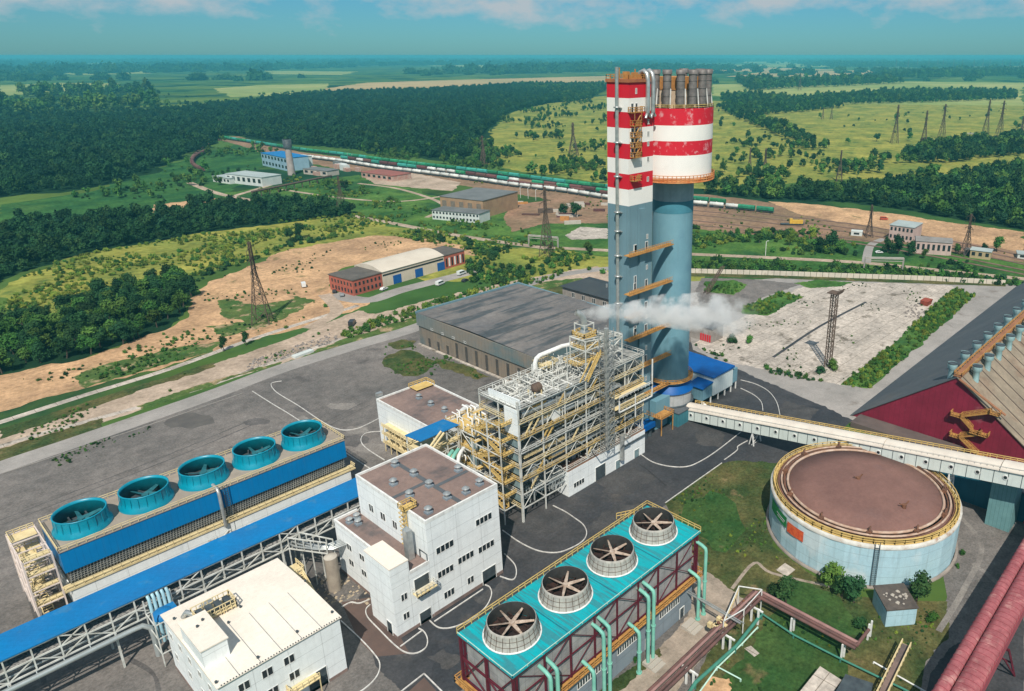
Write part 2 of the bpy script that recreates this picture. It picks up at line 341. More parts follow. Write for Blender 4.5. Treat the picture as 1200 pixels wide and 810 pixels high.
# yards and roads
patch('disturbed_ground', [(-80,545),(0,505),(160,457),(330,400),(420,364),(440,368),(500,352),(560,338),(640,322),(700,312),(730,330),(640,348),(500,385),(430,398),(300,435),(130,492),(0,540),(-80,580)], g_dirt, .8, 28, 'dusty strip of broken ground between two concrete strips')
ribbon('concrete_strip', [(-60,513),(0,495),(100,463),(200,432),(300,396),(420,358)], 3.2, g_slab, 'upper pale concrete strip')
ribbon('concrete_strip', [(-60,540),(0,523),(60,505),(160,478),(250,450),(330,421),(400,397)], 2.6, g_slab, 'lower pale concrete strip')
patch('soil_strip', [(0,503),(130,462),(250,425),(252,430),(130,470),(0,515)], g_dry, .7, 29)
patch('grass_strip', [(-60,560),(0,526),(60,508),(120,490),(118,503),(50,525),(0,541),(-60,575)], g_dry, .5, 30, 'dry yellow grass beside the pale road')
patch('grass_strip', [(160,476),(230,452),(330,424),(330,428),(280,440),(200,470),(165,480)], g_rough, .5, 31)
patch('grass_strip', [(340,425),(400,398),(490,370),(580,345),(640,330),(680,326),(700,330),(640,350),(500,383),(430,396),(350,432)], g_rough, .8, 32, 'green verge beside the dark hall')
patch('asphalt_yard', [(-150,900),(-150,612),(0,552),(60,529),(150,499),(230,472),(300,448),(370,424),(440,401),(489,383),(560,345),(650,345),(800,345),(830,420),(860,500),(800,560),(860,900)], g_asph, .25, 33, 'old grey-brown asphalt yard')
patch('asphalt_yard', [(545,560),(760,470),(800,400),(830,405),(860,425),(945,445),(1010,462),(1000,492),(940,545),(860,545),(780,592),(700,650),(540,810),(470,810),(440,780),(420,700),(520,600)], g_asphn, .2, 34, 'dark newer asphalt between the white buildings and the conveyor')
patch('asphalt_yard', [(1080,560),(1220,590),(1290,640),(1250,980),(1040,980),(1085,770),(1110,700)], g_asph, .2, 35, 'grey asphalt right of the round tank')
ribbon('pale_road', [(-60,572),(0,548),(80,521),(170,490),(250,462),(330,432),(420,404),(490,383),(590,345)], 8.5, g_road, 'pale service road along the yard')
ribbon('pale_road', [(590,345),(640,326),(700,316),(760,312)], 7, g_road)
patch('grass_strip', [(625,345),(665,332),(700,332),(720,345),(700,356),(655,352)], g_dry, .5, 36)
patch('grass_strip', [(452,418),(470,410),(492,414),(510,424),(500,436),(480,441),(462,438),(450,430)], g_dry, 1.2, 37, 'weeds on the asphalt in front of the dark hall')
patch('grass_strip', [(505,418),(530,424),(575,442),(560,445),(530,434),(508,426)], g_dry, 1.2, 137)
patch('grass_strip', [(455,402),(470,398),(488,400),(486,407),(462,409)], g_dry, 1.0, 138)
patch('brown_paving', [(400,706),(434,700),(470,748),(480,766),(440,770),(420,750)], g_brownp, 0, 38, 'brownish lane between the two white buildings')
# dark hall / slab side
patch('dust_ground', [(800,330),(930,326),(1178,333),(1215,335),(1100,410),(1002,494),(950,470),(812,410)], g_road, .6, 39, 'pale dusty ground around the concrete slabs')
patch('asphalt_road', [(822,326),(876,327),(940,333),(890,350),(868,366),(820,360),(815,340)], g_asph, .4, 40)
patch('concrete_slab', [(812,403),(870,372),(935,338),(985,330),(1115,335),(1130,352),(1060,398),(990,452),(943,443),(853,424)], g_slab, .8, 41, 'cracked pale concrete slab field')
patch('grass_strip', [(826,330),(860,328),(876,334),(860,346),(826,342)], g_green, .6, 42)
patch('grass_strip', [(868,362),(915,342),(941,348),(900,370),(870,368)], g_green, .6, 43)
patch('grass_strip', [(985,451),(1020,455),(1142,347),(1120,337),(1098,354),(1047,403)], g_green, .9, 44, 'green verge beside the warehouse roof')
patch('grass_strip', [(808,318),(900,320),(1178,331),(1178,336),(900,326),(808,324)], g_dry, .6, 45)
patch('grass_strip', [(930,332),(960,328),(1000,331),(985,336),(950,338)], g_green, .5, 46)
ribbon('concrete_trench', [(906,419),(960,383),(1015,354)], 1.3, g_asphn, 'dark straight joint across the slab field')
ribbon('dirt_road', [(640,290),(700,293),(810,298),(900,302),(1010,308),(1110,318),(1230,330)], 6, g_dirt, 'pale dirt road behind the concrete wall')
ribbon('dirt_road', [(222,214),(260,228),(330,240),(430,256),(530,275),(640,291)], 6, g_dirt, 'pale dirt road from the far works to the tower')
ribbon('dirt_road', [(270,231),(300,222),(330,213)], 5, g_dirt)
ribbon('dirt_road', [(330,222),(400,232),(470,236),(530,228)], 4, g_dirt)
ribbon('dirt_road', [(420,215),(470,222),(520,240),(500,255)], 4, g_dirt)
ribbon('dirt_road', [(1015,308),(1020,288),(1036,280)], 5, g_road)
ribbon('dirt_road', [(390,345),(430,352),(470,340),(540,322),(560,316)], 9, g_road, 'grey yard along the brick warehouse')
ribbon('dirt_road', [(380,345),(395,365),(360,385)], 6, g_dirt)
patch('gravel_heap', [(662,276),(680,266),(712,268),(712,280),(670,281)], g_slab, .5, 47)
patch('scrap_yard', [(590,255),(600,240),(640,235),(712,245),(712,262),(640,262),(600,272)], g_rail, 1, 48)
patch('dirt_yard', [(425,207),(470,200),(540,214),(530,224),(440,216)], g_dirt, 1, 49)
# tower-side lawns
patch('lawn', [(779,590),(846,543),(870,540),(915,543),(905,640),(990,700),(1110,705),(1112,748),(1085,775),(1045,980),(760,980),(850,700),(812,650)], g_dry, .3, 50, 'patchy grass between the turquoise cooling tower and the round tank')
patch('lawn', [(850,790),(930,700),(985,745),(1000,810),(960,900),(800,900)], M('lawn_dark', (.028,.075,.022), (.055,.095,.028), .09, grain=.4, gsc=1.1, rough=1, spec=.05, det=9, stain=((.16,.12,.06),.12,.62,.7)), 1.2, 51, 'darker grass in the corner of the pipe racks')
patch('lawn', [(800,598),(832,575),(862,590),(868,610),(858,640),(835,645),(812,625)], MATS['lawn_dark'], 2.2, 52)
patch('lawn', [(905,690),(950,680),(990,712),(1010,745),(980,740),(940,720)], MATS['lawn_dark'], 1.6, 152)
patch('footpath', [(812,668),(832,672),(880,708),(868,722),(800,800),(740,900),(640,900),(700,830),(742,792),(790,742),(806,722)], g_path, .3, 53, 'pale broken concrete path beside the cooling tower')
patch('grass_strip', [(700,812),(772,760),(776,768),(712,822)], g_dry, .2, 54)
ribbon('footpath', [(858,690),(884,660),(905,672),(975,688)], .8, g_path)
patch('asphalt_road', [(1050,980),(1090,790),(1112,760),(1150,740),(1200,690),(1200,980)], g_asphn, .2, 55)
patch('sand_heap', [(820,810),(835,793),(855,795),(858,830),(815,840)], g_sand, .4, 56)
patch('ground_slab', [(909,668),(920,660),(932,668),(922,676)], g_slab, 0, 57)
patch('ground_slab', [(872,760),(880,757),(890,766),(884,770)], g_slab, 0, 58)
# rails
for i, off in enumerate([(0,0),(0,5),(0,10),(0,17),(0,22)]):
    ribbon('railway_track', [(720,238+off[1]),(815,242+off[1]),(905,252+off[1]),(1000,263+off[1]),(1100,280+off[1]),(1210,302+off[1])], 2.2, M('track_%d' % i, (.12,.075,.055), (.20,.13,.10), .3, rough=.9) if i == 0 else MATS['track_0'], smooth=3, h=.15)
ribbon('railway_track', [(250,165),(228,180),(225,192),(240,200)], 2.5, MATS['track_0'], smooth=5, h=.15)
# white painted kerbs
KERB = M('painted_kerb', (.66,.65,.62), (.42,.40,.38), .9, rough=.8)
kerbs = [
 [(296,459),(318,473),(342,487.5),(372,508),(399,527),(431,548),(470,572)],
 [(330,447),(318,450),(324,460),(350,476),(379,495.5),(399,504),(417,503),(432,497),(447,489)],
 [(456,506),(445,506),(429,508),(423,516),(429,525.5),(451,540)],
 [(589,622),(609,636),(631,646),(653,648),(671,642),(683.5,634),(687.5,625),(683.5,615.5),(674,608),(662,600),(648,593)],
 [(591,649.5),(603,662),(605,674),(600,680),(586,676)],
 [(503.5,728),(514,736),(529.5,736),(549,728),(568.5,713),(576,698),(574,689),(568.5,686)],
 [(434,709),(429,715),(431,724),(445,739),(462,756),(475,765),(488,766),(499,759.6),(501,750),(497,741),(490.5,737)],
 [(399.5,728),(423,750),(438.5,767),(445,778),(443,791),(432,804),(415,815),(395,818)],
 [(400.6,712),(411,706.5),(421,707.6),(433,703)],
 [(751,533),(765,542),(784.5,547),(804,547.4),(819,542),(839,529.6),(868,507)],
 [(848.6,539.5),(863.5,528.4),(864.7,523.5),(876,517)],
 [(868,445.7),(885.7,450.6),(900.5,459),(910,471.6),(914,487)],
 [(868,455.5),(883,463),(892,471.6),(894,482)]]
for k in kerbs: ribbon('kerb', k, .21, KERB, z=.0, h=.24, smooth=5)
for k in [[(509,729),(566,691)], [(469,758.5),(494,740)], [(469,812),(497,790)], [(497,790),(519,812)], [(779.5,590),(812,567),(846,543)], [(0,556),(90,527),(200,490),(285,461)]]:
    ribbon('kerb', k, .22, MATS['painted_kerb'] if k[0][0] != 0 else g_road, z=.0, h=.22, smooth=1)
patch('brown_paving', [(474,815),(497,794),(516,815)], g_brownp, 0, 60)
# worn lanes, repairs and tyre marks
wl = M('asphalt_light', (.24,.22,.20), (.17,.155,.145), .12, grain=.3, gsc=1.8, rough=.9, spec=.15); wd_ = M('asphalt_dark', (.085,.078,.076), (.125,.115,.11), .12, grain=.3, gsc=1.8, rough=.85, spec=.2)
rp = random.Random(77)
for i_ in range(26):
    cx0, cy0 = rp.uniform(20, 440), rp.uniform(420, 640)
    if cy0 < 620-(cx0)*.42 : cy0 = 640-cx0*.42+rp.uniform(0,60)
    w0 = rp.uniform(5, 26); h0 = w0*rp.uniform(.25,.5); k0 = [(cx0+w0*math.cos(a_*.785)*rp.uniform(.6,1.1), cy0+h0*math.sin(a_*.785)*rp.uniform(.6,1.1)) for a_ in range(8)]
    patch('asphalt_patch', k0, (wl, wd_)[i_ % 2], .5, 300+i_)
for k0 in [[(60,640),(150,600),(240,560),(330,520),(430,470)],[(0,610),(90,575),(200,532),(300,490)],[(150,770),(180,790),(185,830)],[(30,690),(45,740),(50,800)]]: ribbon('tyre_track', k0, .5, wd_, smooth=8); ribbon('tyre_track', [(a_+3,b_+5) for a_, b_ in k0], .5, wd_, smooth=8)
wn = M('asphalt_new_light', (.075,.072,.072), (.055,.055,.058), .12, grain=.3, gsc=1.8, rough=.85, spec=.2)
for i_, k0 in enumerate([[(600,600),(640,590),(670,600),(668,618),(640,630),(610,622)],[(700,560),(740,548),(770,560),(745,575),(710,578)],[(500,770),(520,760),(540,770),(525,785)],[(555,700),(580,690),(590,670),(600,690),(575,712)],[(820,500),(850,510),(845,525),(815,520)],[(920,470),(960,480),(940,500),(905,495)],[(690,620),(720,590),(750,590),(715,630)]]): patch('asphalt_patch', k0, wn, .7, 340+i_)
for k0 in [[(1120,600),(1150,640),(1130,690),(1100,740)],[(1140,660),(1180,700),(1160,760)]]: ribbon('tyre_track', k0, 1.2, wl, smooth=8)
# oil stain and patches on the asphalt
stain = M('oil_stain', (.025,.025,.027), (.04,.04,.04), .5, rough=.5)
patch('asphalt_patch', [(196,492),(215,484),(245,487),(252,496),(225,503),(200,502)], M('asphalt_worn', (.085,.078,.075), (.12,.11,.10), .2, rough=.9), 1.2, 61)
patch('asphalt_patch', [(716,536),(722,532),(730,534),(728,538),(720,540)], stain, .3, 62)
ribbon('asphalt_seam', [(728,537),(750,545),(766,557),(781,570)], .35, stain)
# ------------------------------------------------------------------ haze
hm = bpy.data.materials.new('haze'); hm.use_nodes = True; t = hm.node_tree; t.nodes.remove(t.nodes['Principled BSDF'])
pv = t.nodes.new('ShaderNodeVolumePrincipled'); pv.inputs['Color'].default_value = (.14, .66, .84, 1); pv.inputs['Density'].default_value = .00012; pv.inputs['Anisotropy'].default_value = .1
t.links.new(pv.outputs[0], t.nodes['Material Output'].inputs['Volume'])
mb = MB(); mb.box(-95000, -95000, -1, 95000, 95000, 113); hz = mb.build('haze', hm); hz['kind'] = 'stuff'; hz['label'] = 'blue-green summer haze over the plain'
# ------------------------------------------------------------------ building helpers
def win(parent, ax, c, a0, a1, z0, z1, n=2, fr=None, gl=None, name='window'):
    "window with n panes on a wall facing -Y (ax='y', wall plane y=c) or -X (ax='x', wall plane x=c)"
    mb = MB(); e = .10
    def bx(u0, u1, w0, w1, d0, d1):
        if ax == 'y': mb.box(u0, c-d1, w0, u1, c-d0, w1)
        else: mb.box(c-d1, u0, w0, c-d0, u1, w1)
    pn = MB(); mb, pn = pn, mb; bx(a0+.02, a1-.02, z0+.02, z1-.02, .0, .03); mb, pn = pn, mb
    bx(a0, a1, z0-e, z0, 0, .09); bx(a0, a1, z1, z1+e*.6, 0, .07)
    st = (a1-a0)/n
    for i in range(n+1):
        u = a0+i*st; bx(u-.09 if i else u, u+.09 if i < n else u, z0, z1, 0, .07)
    o = mb.build(name, fr or MATS['white_paint'], parent); pn.build('pane', gl or glass, o); return o
def door(parent, ax, c, a0, a1, z0, z1, m=None, name='door', fm=None):
    mb = MB()
    def bx(u0, u1, w0, w1, d0, d1):
        if ax == 'y': mb.box(u0, c-d1, w0, u1, c-d0, w1)
        else: mb.box(c-d1, u0, w0, c-d0, u1, w1)
    mb.mi = 0; bx(a0, a1, z0, z1, 0, .04); mb.mi = 1
    bx(a0-.12, a0, z0, z1+.12, 0, .12); bx(a1, a1+.12, z0, z1+.12, 0, .12); bx(a0, a1, z1, z1+.12, 0, .12)
    o = mb.build(name, [m or darkm, fm or whitep], parent); hb = MB(); e_ = a1-.25
    if ax == 'y': hb.box(e_, c-.12, z0+1.0, e_+.08, c-.05, z0+1.3)
    else: hb.box(c-.12, e_, z0+1.0, c-.05, e_+.08, z0+1.3)
    hb.build('handle', pipe, o); return o
def flat_roof(parent, x0, y0, x1, y1, z, mat, cap, ph=.5, t=.35, proud=.04):
    "recessed roof deck with a parapet ring; walls stop at z"
    mb = MB(); mb.box(x0+t, y0+t, z-.3, x1-t, y1-t, z+.02); r = mb.build('roof', mat, parent)
    mb = MB()
    for a in ((x0-proud, y0-proud, x1+proud, y0+t), (x0-proud, y1-t, x1+proud, y1+proud), (x0-proud, y0+t, x0+t, y1-t), (x1-t, y0+t, x1+proud, y1-t)):
        mb.box(a[0], a[1], z-.3, a[2], a[3], z+ph)
    mb.build('parapet', cap, parent); return r
def roof_vent(x, y, z, label, group, s=1.0, first=[None]):
    if first[0] is None or not first[0].get('k'):
        t = thing('roof_vent', label, 'vent', (0, 0, 0), group)
        mb = MB(); mb.box(-.7, -.7, 0, .7, .7, .45); mb.build('base', MATS['grey_wall'], t)
        mb = MB(); mb.lathe((0, 0, 0), [(.42, .45), (.42, 1.2)], 12); mb.lathe((0, 0, 0), [(.85, 1.25), (.35, 1.65), (0.01, 1.7)], 12); mb.disc((0, 0, 1.25), .85, 12, False); mb.build('hood', pipe, t)
        t['k'] = 1; first[0] = t; o = t
    else:
        o = dup(first[0]); o['label'] = label; o['group'] = group
    o.location = (x, y, z); o.scale = (s, s, s); return o
# ------------------------------------------------------------------ white four-storey building
b = thing('white_building', 'white four-storey clad block with brown flat roof and strip windows, lower annex on its left', 'building', (67, 112, 0))
mb = MB(); mb.box(67, 111.9, 0, 85.2, 138.1, 22.7); mb.build('wall', white, b)
mb = MB(); mb.box(66.96, 111.86, 0, 85.24, 138.14, .9); mb.build('plinth', brown_roof, b)
flat_roof(b, 67, 111.9, 85.2, 138.1, 22.72, brown_roof, MATS['white_paint'])
mb = MB(); mb.box(75.6, 112.6, 22.76, 76.6, 137.4, 22.80); mb.box(67.6, 124, 22.76, 75.6, 125, 22.80); mb.box(76.6, 121, 22.76, 84.6, 122, 22.80); mb.build('roof_seam', slate, b)
for (a0, a1, z0) in [(68.8, 73.1, 14.2), (78.9, 83.2, 15.6), (79.0, 83.3, 8.6), (73.7, 77.8, 8.9), (68.6, 72.5, 8.4)]:
    win(b, 'y', 111.9, a0, a1, z0, z0+1.5, 4)
for (a0, a1, z0) in [(69.6, 72.2, 2.6), (75.6, 77.3, 2.6)]: win(b, 'y', 111.9, a0, a1, z0, z0+1.6, 3 if a1-a0 > 2 else 2)
door(b, 'y', 111.9, 79.6, 83.2, 0.1, 3.6, name='gate')
for a in [(132.0, 133.8), (127.3, 129.2), (122.8, 124.5)]: win(b, 'x', 67, a[0], a[1], 16.0, 17.8, 2)
# annex
mb = MB(); mb.prism([(58.3,111.9),(66.96,111.9),(66.96,139.6),(61.5,139.6),(61.5,121),(58.3,121)], 0, 13.2); mb.build('annex_wall', white, b)
mb = MB(); mb.prism([(58.26,111.86),(66.9,111.86),(66.9,139.64),(61.46,139.64),(61.46,121),(58.26,121)], 0, .8); mb.build('plinth', brown_roof, b)
mb = MB(); mb.box(61.8, 117.5, 13.2, 66.9, 139.3, 13.35); mb.build('annex_roof', brown_roof, b)
mb = MB(); mb.box(61.4, 121, 13.2, 61.8, 139.7, 13.9); mb.box(61.8, 139.3, 13.2, 66.94, 139.7, 13.9); mb.box(62.4, 111.85, 13.2, 66.96, 112.2, 13.9); mb.build('parapet', whitep, b)
mb = MB(); mb.box(58.25, 111.85, 13.2, 62.4, 121.05, 16.6); mb.build('penthouse_wall', white, b)
mb = MB(); mb.box(58.2, 111.8, 16.6, 62.45, 121.1, 16.85); mb.build('penthouse_roof', cream_roof, b)
mb = MB(); mb.box(62.46, 112.25, 13.36, 66.9, 117.4, 13.45); mb.build('annex_roof', brown_roof, b)
for a, z0 in [((60, 61.4), 8.2), ((60, 61.4), 3.6)]: win(b, 'y', 111.9, a[0], a[1], z0, z0+1.5, 2)
win(b, 'y', 111.9, 63.4, 66.6, 6.6, 7.6, 4); door(b, 'y', 111.9, 63.6, 66.2, .1, 2.9)
door(b, 'y', 111.9, 63.2, 66.6, 8.8, 11.4, name='balcony_door')
mb = MB(); mb.box(62.6, 110.3, 8.35, 67.4, 111.85, 8.6); mb.build('balcony', steel_cream, b)
mb = MB(); mb.rail([(62.6,111.8,8.6),(62.6,110.35,8.6),(67.4,110.35,8.6),(67.4,111.8,8.6)], 1.1, 1, .1); mb.build('railing', steel_w, b)
for y0 in (123.2, 128, 133.2):
    for z0 in (8.4, 4.4): win(b, 'x', 61.5, y0, y0+2.0, z0, z0+1.5, 2)
door(b, 'x', 58.3, 113.6, 115.4, .1, 3.0)
# yellow caged ladder and grey flue box on the left wall
mb = MB()
for yy in (118.0, 119.3): mb.bar((66.6, yy, 13.4), (66.6, yy, 23.8), .14)
for i in range(22): mb.bar((66.6, 118.0, 13.8+i*.45), (66.6, 119.3, 13.8+i*.45), .1)
for i in range(8):
    z = 15.2+i*1.05; mb.bar((66.6,118,z), (65.7,118,z), .12); mb.bar((66.6,119.3,z), (65.7,119.3,z), .12); mb.bar((65.7,118,z),(65.7,119.3,z), .12)
mb.box(66.0, 117.6, 23.2, 69.0, 119.8, 23.32); mb.rail([(66.0,117.6,23.3),(66,119.8,23.3),(69,119.8,23.3),(69,117.6,23.3),(66,117.6,23.3)], 1.1, 1, .12)
mb.build('roof_ladder', steel_y, b)
mb = MB(); mb.box(64.6, 115.2, 13.5, 65.9, 116.8, 20.3); mb.add([(64.6,115.2,20.3),(65.9,115.2,20.3),(65.9,116.8,20.3),(64.6,116.8,20.3),(65.2,116,21.2)], [(0,1,4),(1,2,4),(2,3,4),(3,0,4)]); mb.build('flue', pipe, b)
mb = MB(); mb.tube([(66.7,114.6,13.6),(66.7,114.6,15.5),(66.7,112.1,15.5),(66.7,112.1,13.9)], .09, 6); mb.build('drain_pipe', darkm, b)
for i, (px, py) in enumerate([(463,545),(485,556),(461,567),(503,569),(480,581),(537,551),(562,567),(524,583),(546,577),(502,600)]):
    p = G(px, py, 23); roof_vent(p.x, p.y, 22.75, 'round hooded vent on the brown roof of the four-storey block', 'hooded vents on the four-storey block')
for i, p in enumerate([(63.4, 136.5), (65.3, 136.8), (64.4, 134.6)]): roof_vent(p[0], p[1], 13.35, 'hooded vent at the back end of the low annex roof', 'vents on the annex roof', .9)
# ------------------------------------------------------------------ left white building
b = thing('white_building', 'low white clad building with cream sheet roof and rooftop penthouse, at the bottom left', 'building', (26, 112, 0))
mb = MB(); mb.box(26.4, 112.2, 0, 47.6, 137.3, 12.4); mb.build('wall', white, b)
mb = MB(); mb.box(26.36, 112.16, 0, 47.64, 137.34, .7); mb.build('plinth', brown_roof, b)
mb = MB(); mb.add([(26.1,111.9,12.4),(47.9,111.9,12.4),(47.9,137.6,12.4),(26.1,137.6,12.4),(26.1,111.9,12.6),(47.9,111.9,12.6),(47.9,137.6,12.6),(26.1,137.6,12.6),(26.1,125,13.1),(47.9,125,13.1)],
    [(0,3,2,1),(0,1,5,4),(1,2,6,9,5),(2,3,7,6),(3,0,4,8,7),(4,5,9,8),(8,9,6,7)]); mb.build('roof', cream_roof, b)
mb = MB()
for x in (29.7, 33.3, 36.9, 40.5, 44.1): mb.add([(x,111.95,12.62),(x+.09,111.95,12.62),(x+.09,125,13.12),(x,125,13.12),(x,111.95,12.68),(x+.09,111.95,12.68),(x+.09,125,13.18),(x,125,13.18)], [(4,5,6,7),(0,4,7,3),(1,2,6,5)])
mb.build('roof_seam', pipe, b)
mb = MB()
for i in range(44): mb.box(26.8+i*.48, 111.93, 12.61, 26.95+i*.48, 112.08, 12.78)
mb.build('snow_stop', darkm, b)
mb = MB(); mb.box(26.45, 117.6, 12.6, 30.6, 127.2, 16.3); mb.build('penthouse_wall', white, b)
mb = MB(); mb.box(26.3, 117.4, 16.3, 30.8, 127.4, 16.55); mb.build('penthouse_roof', cream_roof, b)
for a0, z0, n in [(33.1, 9.0, 2), (36.9, 9.0, 2), (37.3, 5.3, 2), (33.4, 4.6, 2), (29.2, 9.0, 2), (29.2, 4.6, 2)]: win(b, 'y', 112.2, a0, a0+1.9, z0, z0+1.6, n)
door(b, 'y', 112.2, 40.3, 43.8, .1, 4.0, name='gate')
mb = MB(); mb.box(36.5, 110.3, 3.9, 41.8, 112.1, 4.05); mb.rail([(36.5,112.1,4.05),(36.5,110.4,4.05),(41.8,110.4,4.05)], 1.1, 1, .12); mb.bar((36.4,110.4,4),(32.4,110.4,0),.3); mb.bar((36.4,111.9,4),(32.4,111.9,0),.3)
for z in (0,): mb.bar((41.7,110.4,0),(41.7,110.4,4),.15)
mb.build('entrance_landing', steel_cream, b)
for y0, z0 in [(134, 8.5), (129.5, 8.5), (125, 8.5), (120.5, 8.5), (116, 8.5), (133.5, 4), (127, 4), (121, 4), (116, 4)]: win(b, 'x', 26.4, y0, y0+1.5, z0, z0+1.4, 2)
mb = MB()
for px, py in [(204,725),(219,730),(242,746),(236,754),(282,712),(253,799),(302,770),(348,740),(389,717),(358,682),(268,731)]:
    p = G(px, py, 13); hh = 16.55 if 26.3 < p.x < 30.8 and 117.4 < p.y < 127.4 else 12.75+max(0, .4-abs(p.y-125)*.03)
    mb.cyl((p.x, p.y, hh), .22, .35, 8)
mb.build('roof_cowl', darkm, b)
t = thing('rooftop_chiller', 'yellow-railed ventilation rack on the cream roof of the low white building', 'ventilation unit', (30, 129, 13))
mb = MB(); mb.box(29.6, 128.3, 13.5, 36.2, 131.6, 13.7)
for x in (29.7, 31.8, 33.9, 36.0):
    for y in (128.4, 131.5): mb.bar((x,y,12.8),(x,y,15.2),.14)
for z in (14.3, 15.2): mb.rail([(29.6,128.3,z-1),(36.2,128.3,z-1),(36.2,131.6,z-1),(29.6,131.6,z-1)], 1, 1, .13, mid=False, closed=True)
mb.build('frame', steel_cream, t)
mb = MB()
for i in range(4): mb.box(30.1+i*1.55, 128.8, 13.7, 31.1+i*1.55, 131.2, 14.6)
mb.build('fan_unit', darkm, t)
mb = MB(); mb.tube([(29.9,131.2,13.9),(29.0,132.2,14.4),(28.6,133.2,13.0)], .45, 10); mb.tube([(31.5,132.6,13.3),(33.5,133.2,13.3)], .7, 10); mb.build('duct', pipe, t)
# ------------------------------------------------------------------ white building with railed roof behind
b = thing('white_building', 'two-storey white block with brown roof behind the four-storey block', 'building', (100, 160, 0))
mb = MB(); mb.box(100, 160, 0, 117.5, 186.5, 13.6); mb.build('wall', white, b)
flat_roof(b, 100, 160, 117.5, 186.5, 13.6, brown_roof, whitep)
mb = MB()
for z in (2.6, 5.4, 8.0):
    mb.box(97.6, 162, z, 99.95, 181, z+.12); mb.rail([(97.6,162,z),(97.6,181,z)], 1.1, 1.9, .12)
for y in range(162, 182, 3): mb.bar((97.6, y, 0), (97.6, y, 9.1), .18)
for y in (163, 169, 175): mb.bar((97.6,y,2.6),(97.6,y+3,5.4),.22); mb.bar((97.6,y+3,5.4),(97.6,y,8),.16)
mb.build('stair_scaffold', steel_cream, b)
mb = MB(); mb.rail([(111,186.3,14.1),(117.3,186.3,14.1),(117.3,182,14.1)], 1.2, 1.6, .16); mb.box(111,182,14.2,117,186,14.3); mb.build('roof_railing', steel_y, b)
mb = MB(); mb.box(100.8, 187, 8, 102.6, 188.2, 15.2); mb.bar((101.7,187.5,0),(101.7,187.5,8),.8); mb.build('flue', pipe, b)
for k, (px, py) in enumerate([(491,467),(505,475),(521,482)]):
    p = G(px, py, 13.7); roof_vent(p.x, p.y, 13.62, 'hooded vent in the row on the two-storey block with the yellow scaffold', 'vents on the two-storey block')
# blue canopy roof between the blocks
t = thing('blue_canopy', 'bright blue sheet canopy on yellow and white legs between two brown-roofed blocks', 'canopy', (89, 145, 0))
mb = MB(); mb.add([(88.3,145.6,19.6),(100,145.6,19.6),(100,152.6,18.8),(88.3,152.6,18.8),(88.3,145.6,19.8),(100,145.6,19.8),(100,152.6,19.0),(88.3,152.6,19.0)],
    [(0,3,2,1),(4,5,6,7),(0,1,5,4),(1,2,6,5),(2,3,7,6),(3,0,4,7)]); mb.build('canopy_roof', blue_roof, t)
mb = MB()
for x in (88.6, 92.4, 96.2, 99.7):
    for y in (145.9, 152.3): mb.bar((x,y,0),(x,y,18.9),.28)
for z in (9, 14): mb.rail([(88.6,145.9,z-1),(99.7,145.9,z-1)], 1, 4, .2, mid=False); mb.rail([(88.6,152.3,z-1),(99.7,152.3,z-1)], 1, 4, .2, mid=False)
for x in (88.6, 92.4, 96.2): mb.bar((x,145.9,9),(x+3.5,145.9,14),.2); mb.bar((x+3.5,145.9,14),(x,145.9,18.9),.2)
mb.build('leg_frame', steel_w, t)
mb = MB()
for z in (6, 11, 15.5): mb.box(88.4,145.7,z,100,152.5,z+.15); mb.rail([(88.4,145.6,z),(100,145.6,z),(100,152.6,z),(88.4,152.6,z)], 1.1, 2, .14, closed=True)
mb.bar((87.6,144.8,15.5),(94,144.8,20.6),.5,.3); mb.bar((87.6,143.6,15.5),(94,143.6,20.6),.5,.3)
mb.build('walkway', steel_cream, t)
# mint and cream bent pipes by the plant
for k, (x, y, m_, lb) in enumerate([(92.5, 141.5, mint, 'left'), (93.9, 141.0, mint, 'middle'), (95.3, 140.5, whitep, 'right')]):
    mb = MB(); mb.tube([(x,y,0),(x,y,13.0),(x+.5,y+.3,14.1),(x+1.6,y+.9,14.6),(x+3.4,y+2,14.6)], .5, 10)
    tag(mb.build('bent_pipe', m_, None, (x, y, 0)), '%s of three upright bent pipes behind the four-storey block, %s' % (lb, 'pale green' if m_ is mint else 'white'), 'pipe', 'bent pipes behind the four-storey block')
t = thing('storage_tank', 'upright beige cylindrical tank standing in the gap between the white buildings', 'tank', (54.6, 131.5, 0))
tp = G(393, 690); mb = MB(); mb.cyl((tp.x, tp.y, 0), 1.35, 8.4, 18); mb.build('shell', M('beige_shell', (.36,.31,.25), (.27,.23,.19), .5, streak=.5), t)
mb = MB(); mb.lathe((tp.x, tp.y, 8.4), [(1.38, 0), (.5, .35), (0.01, .4)], 18); mb.build('lid', concrete, t)
# debris around the tank
mb = MB(); r = random.Random(5)
for i in range(90):
    p = G(r.uniform(372, 432), r.uniform(672, 708)); s_ = r.uniform(.15, .5); mb.add([(p.x-s_,p.y-s_*.6,0),(p.x+s_,p.y-s_*.4,0),(p.x+s_*.8,p.y+s_,0),(p.x-s_*.7,p.y+s_*.7,0),(p.x,p.y,s_*r.uniform(.4,1.3))], [(0,1,4),(1,2,4),(2,3,4),(3,0,4)])
o = mb.build('rubble', M('rubble_stone', (.50,.40,.28), (.3,.26,.2), 1, rough=1)); struct(o, 'stuff', 'loose rubble round the beige tank between the white buildings')
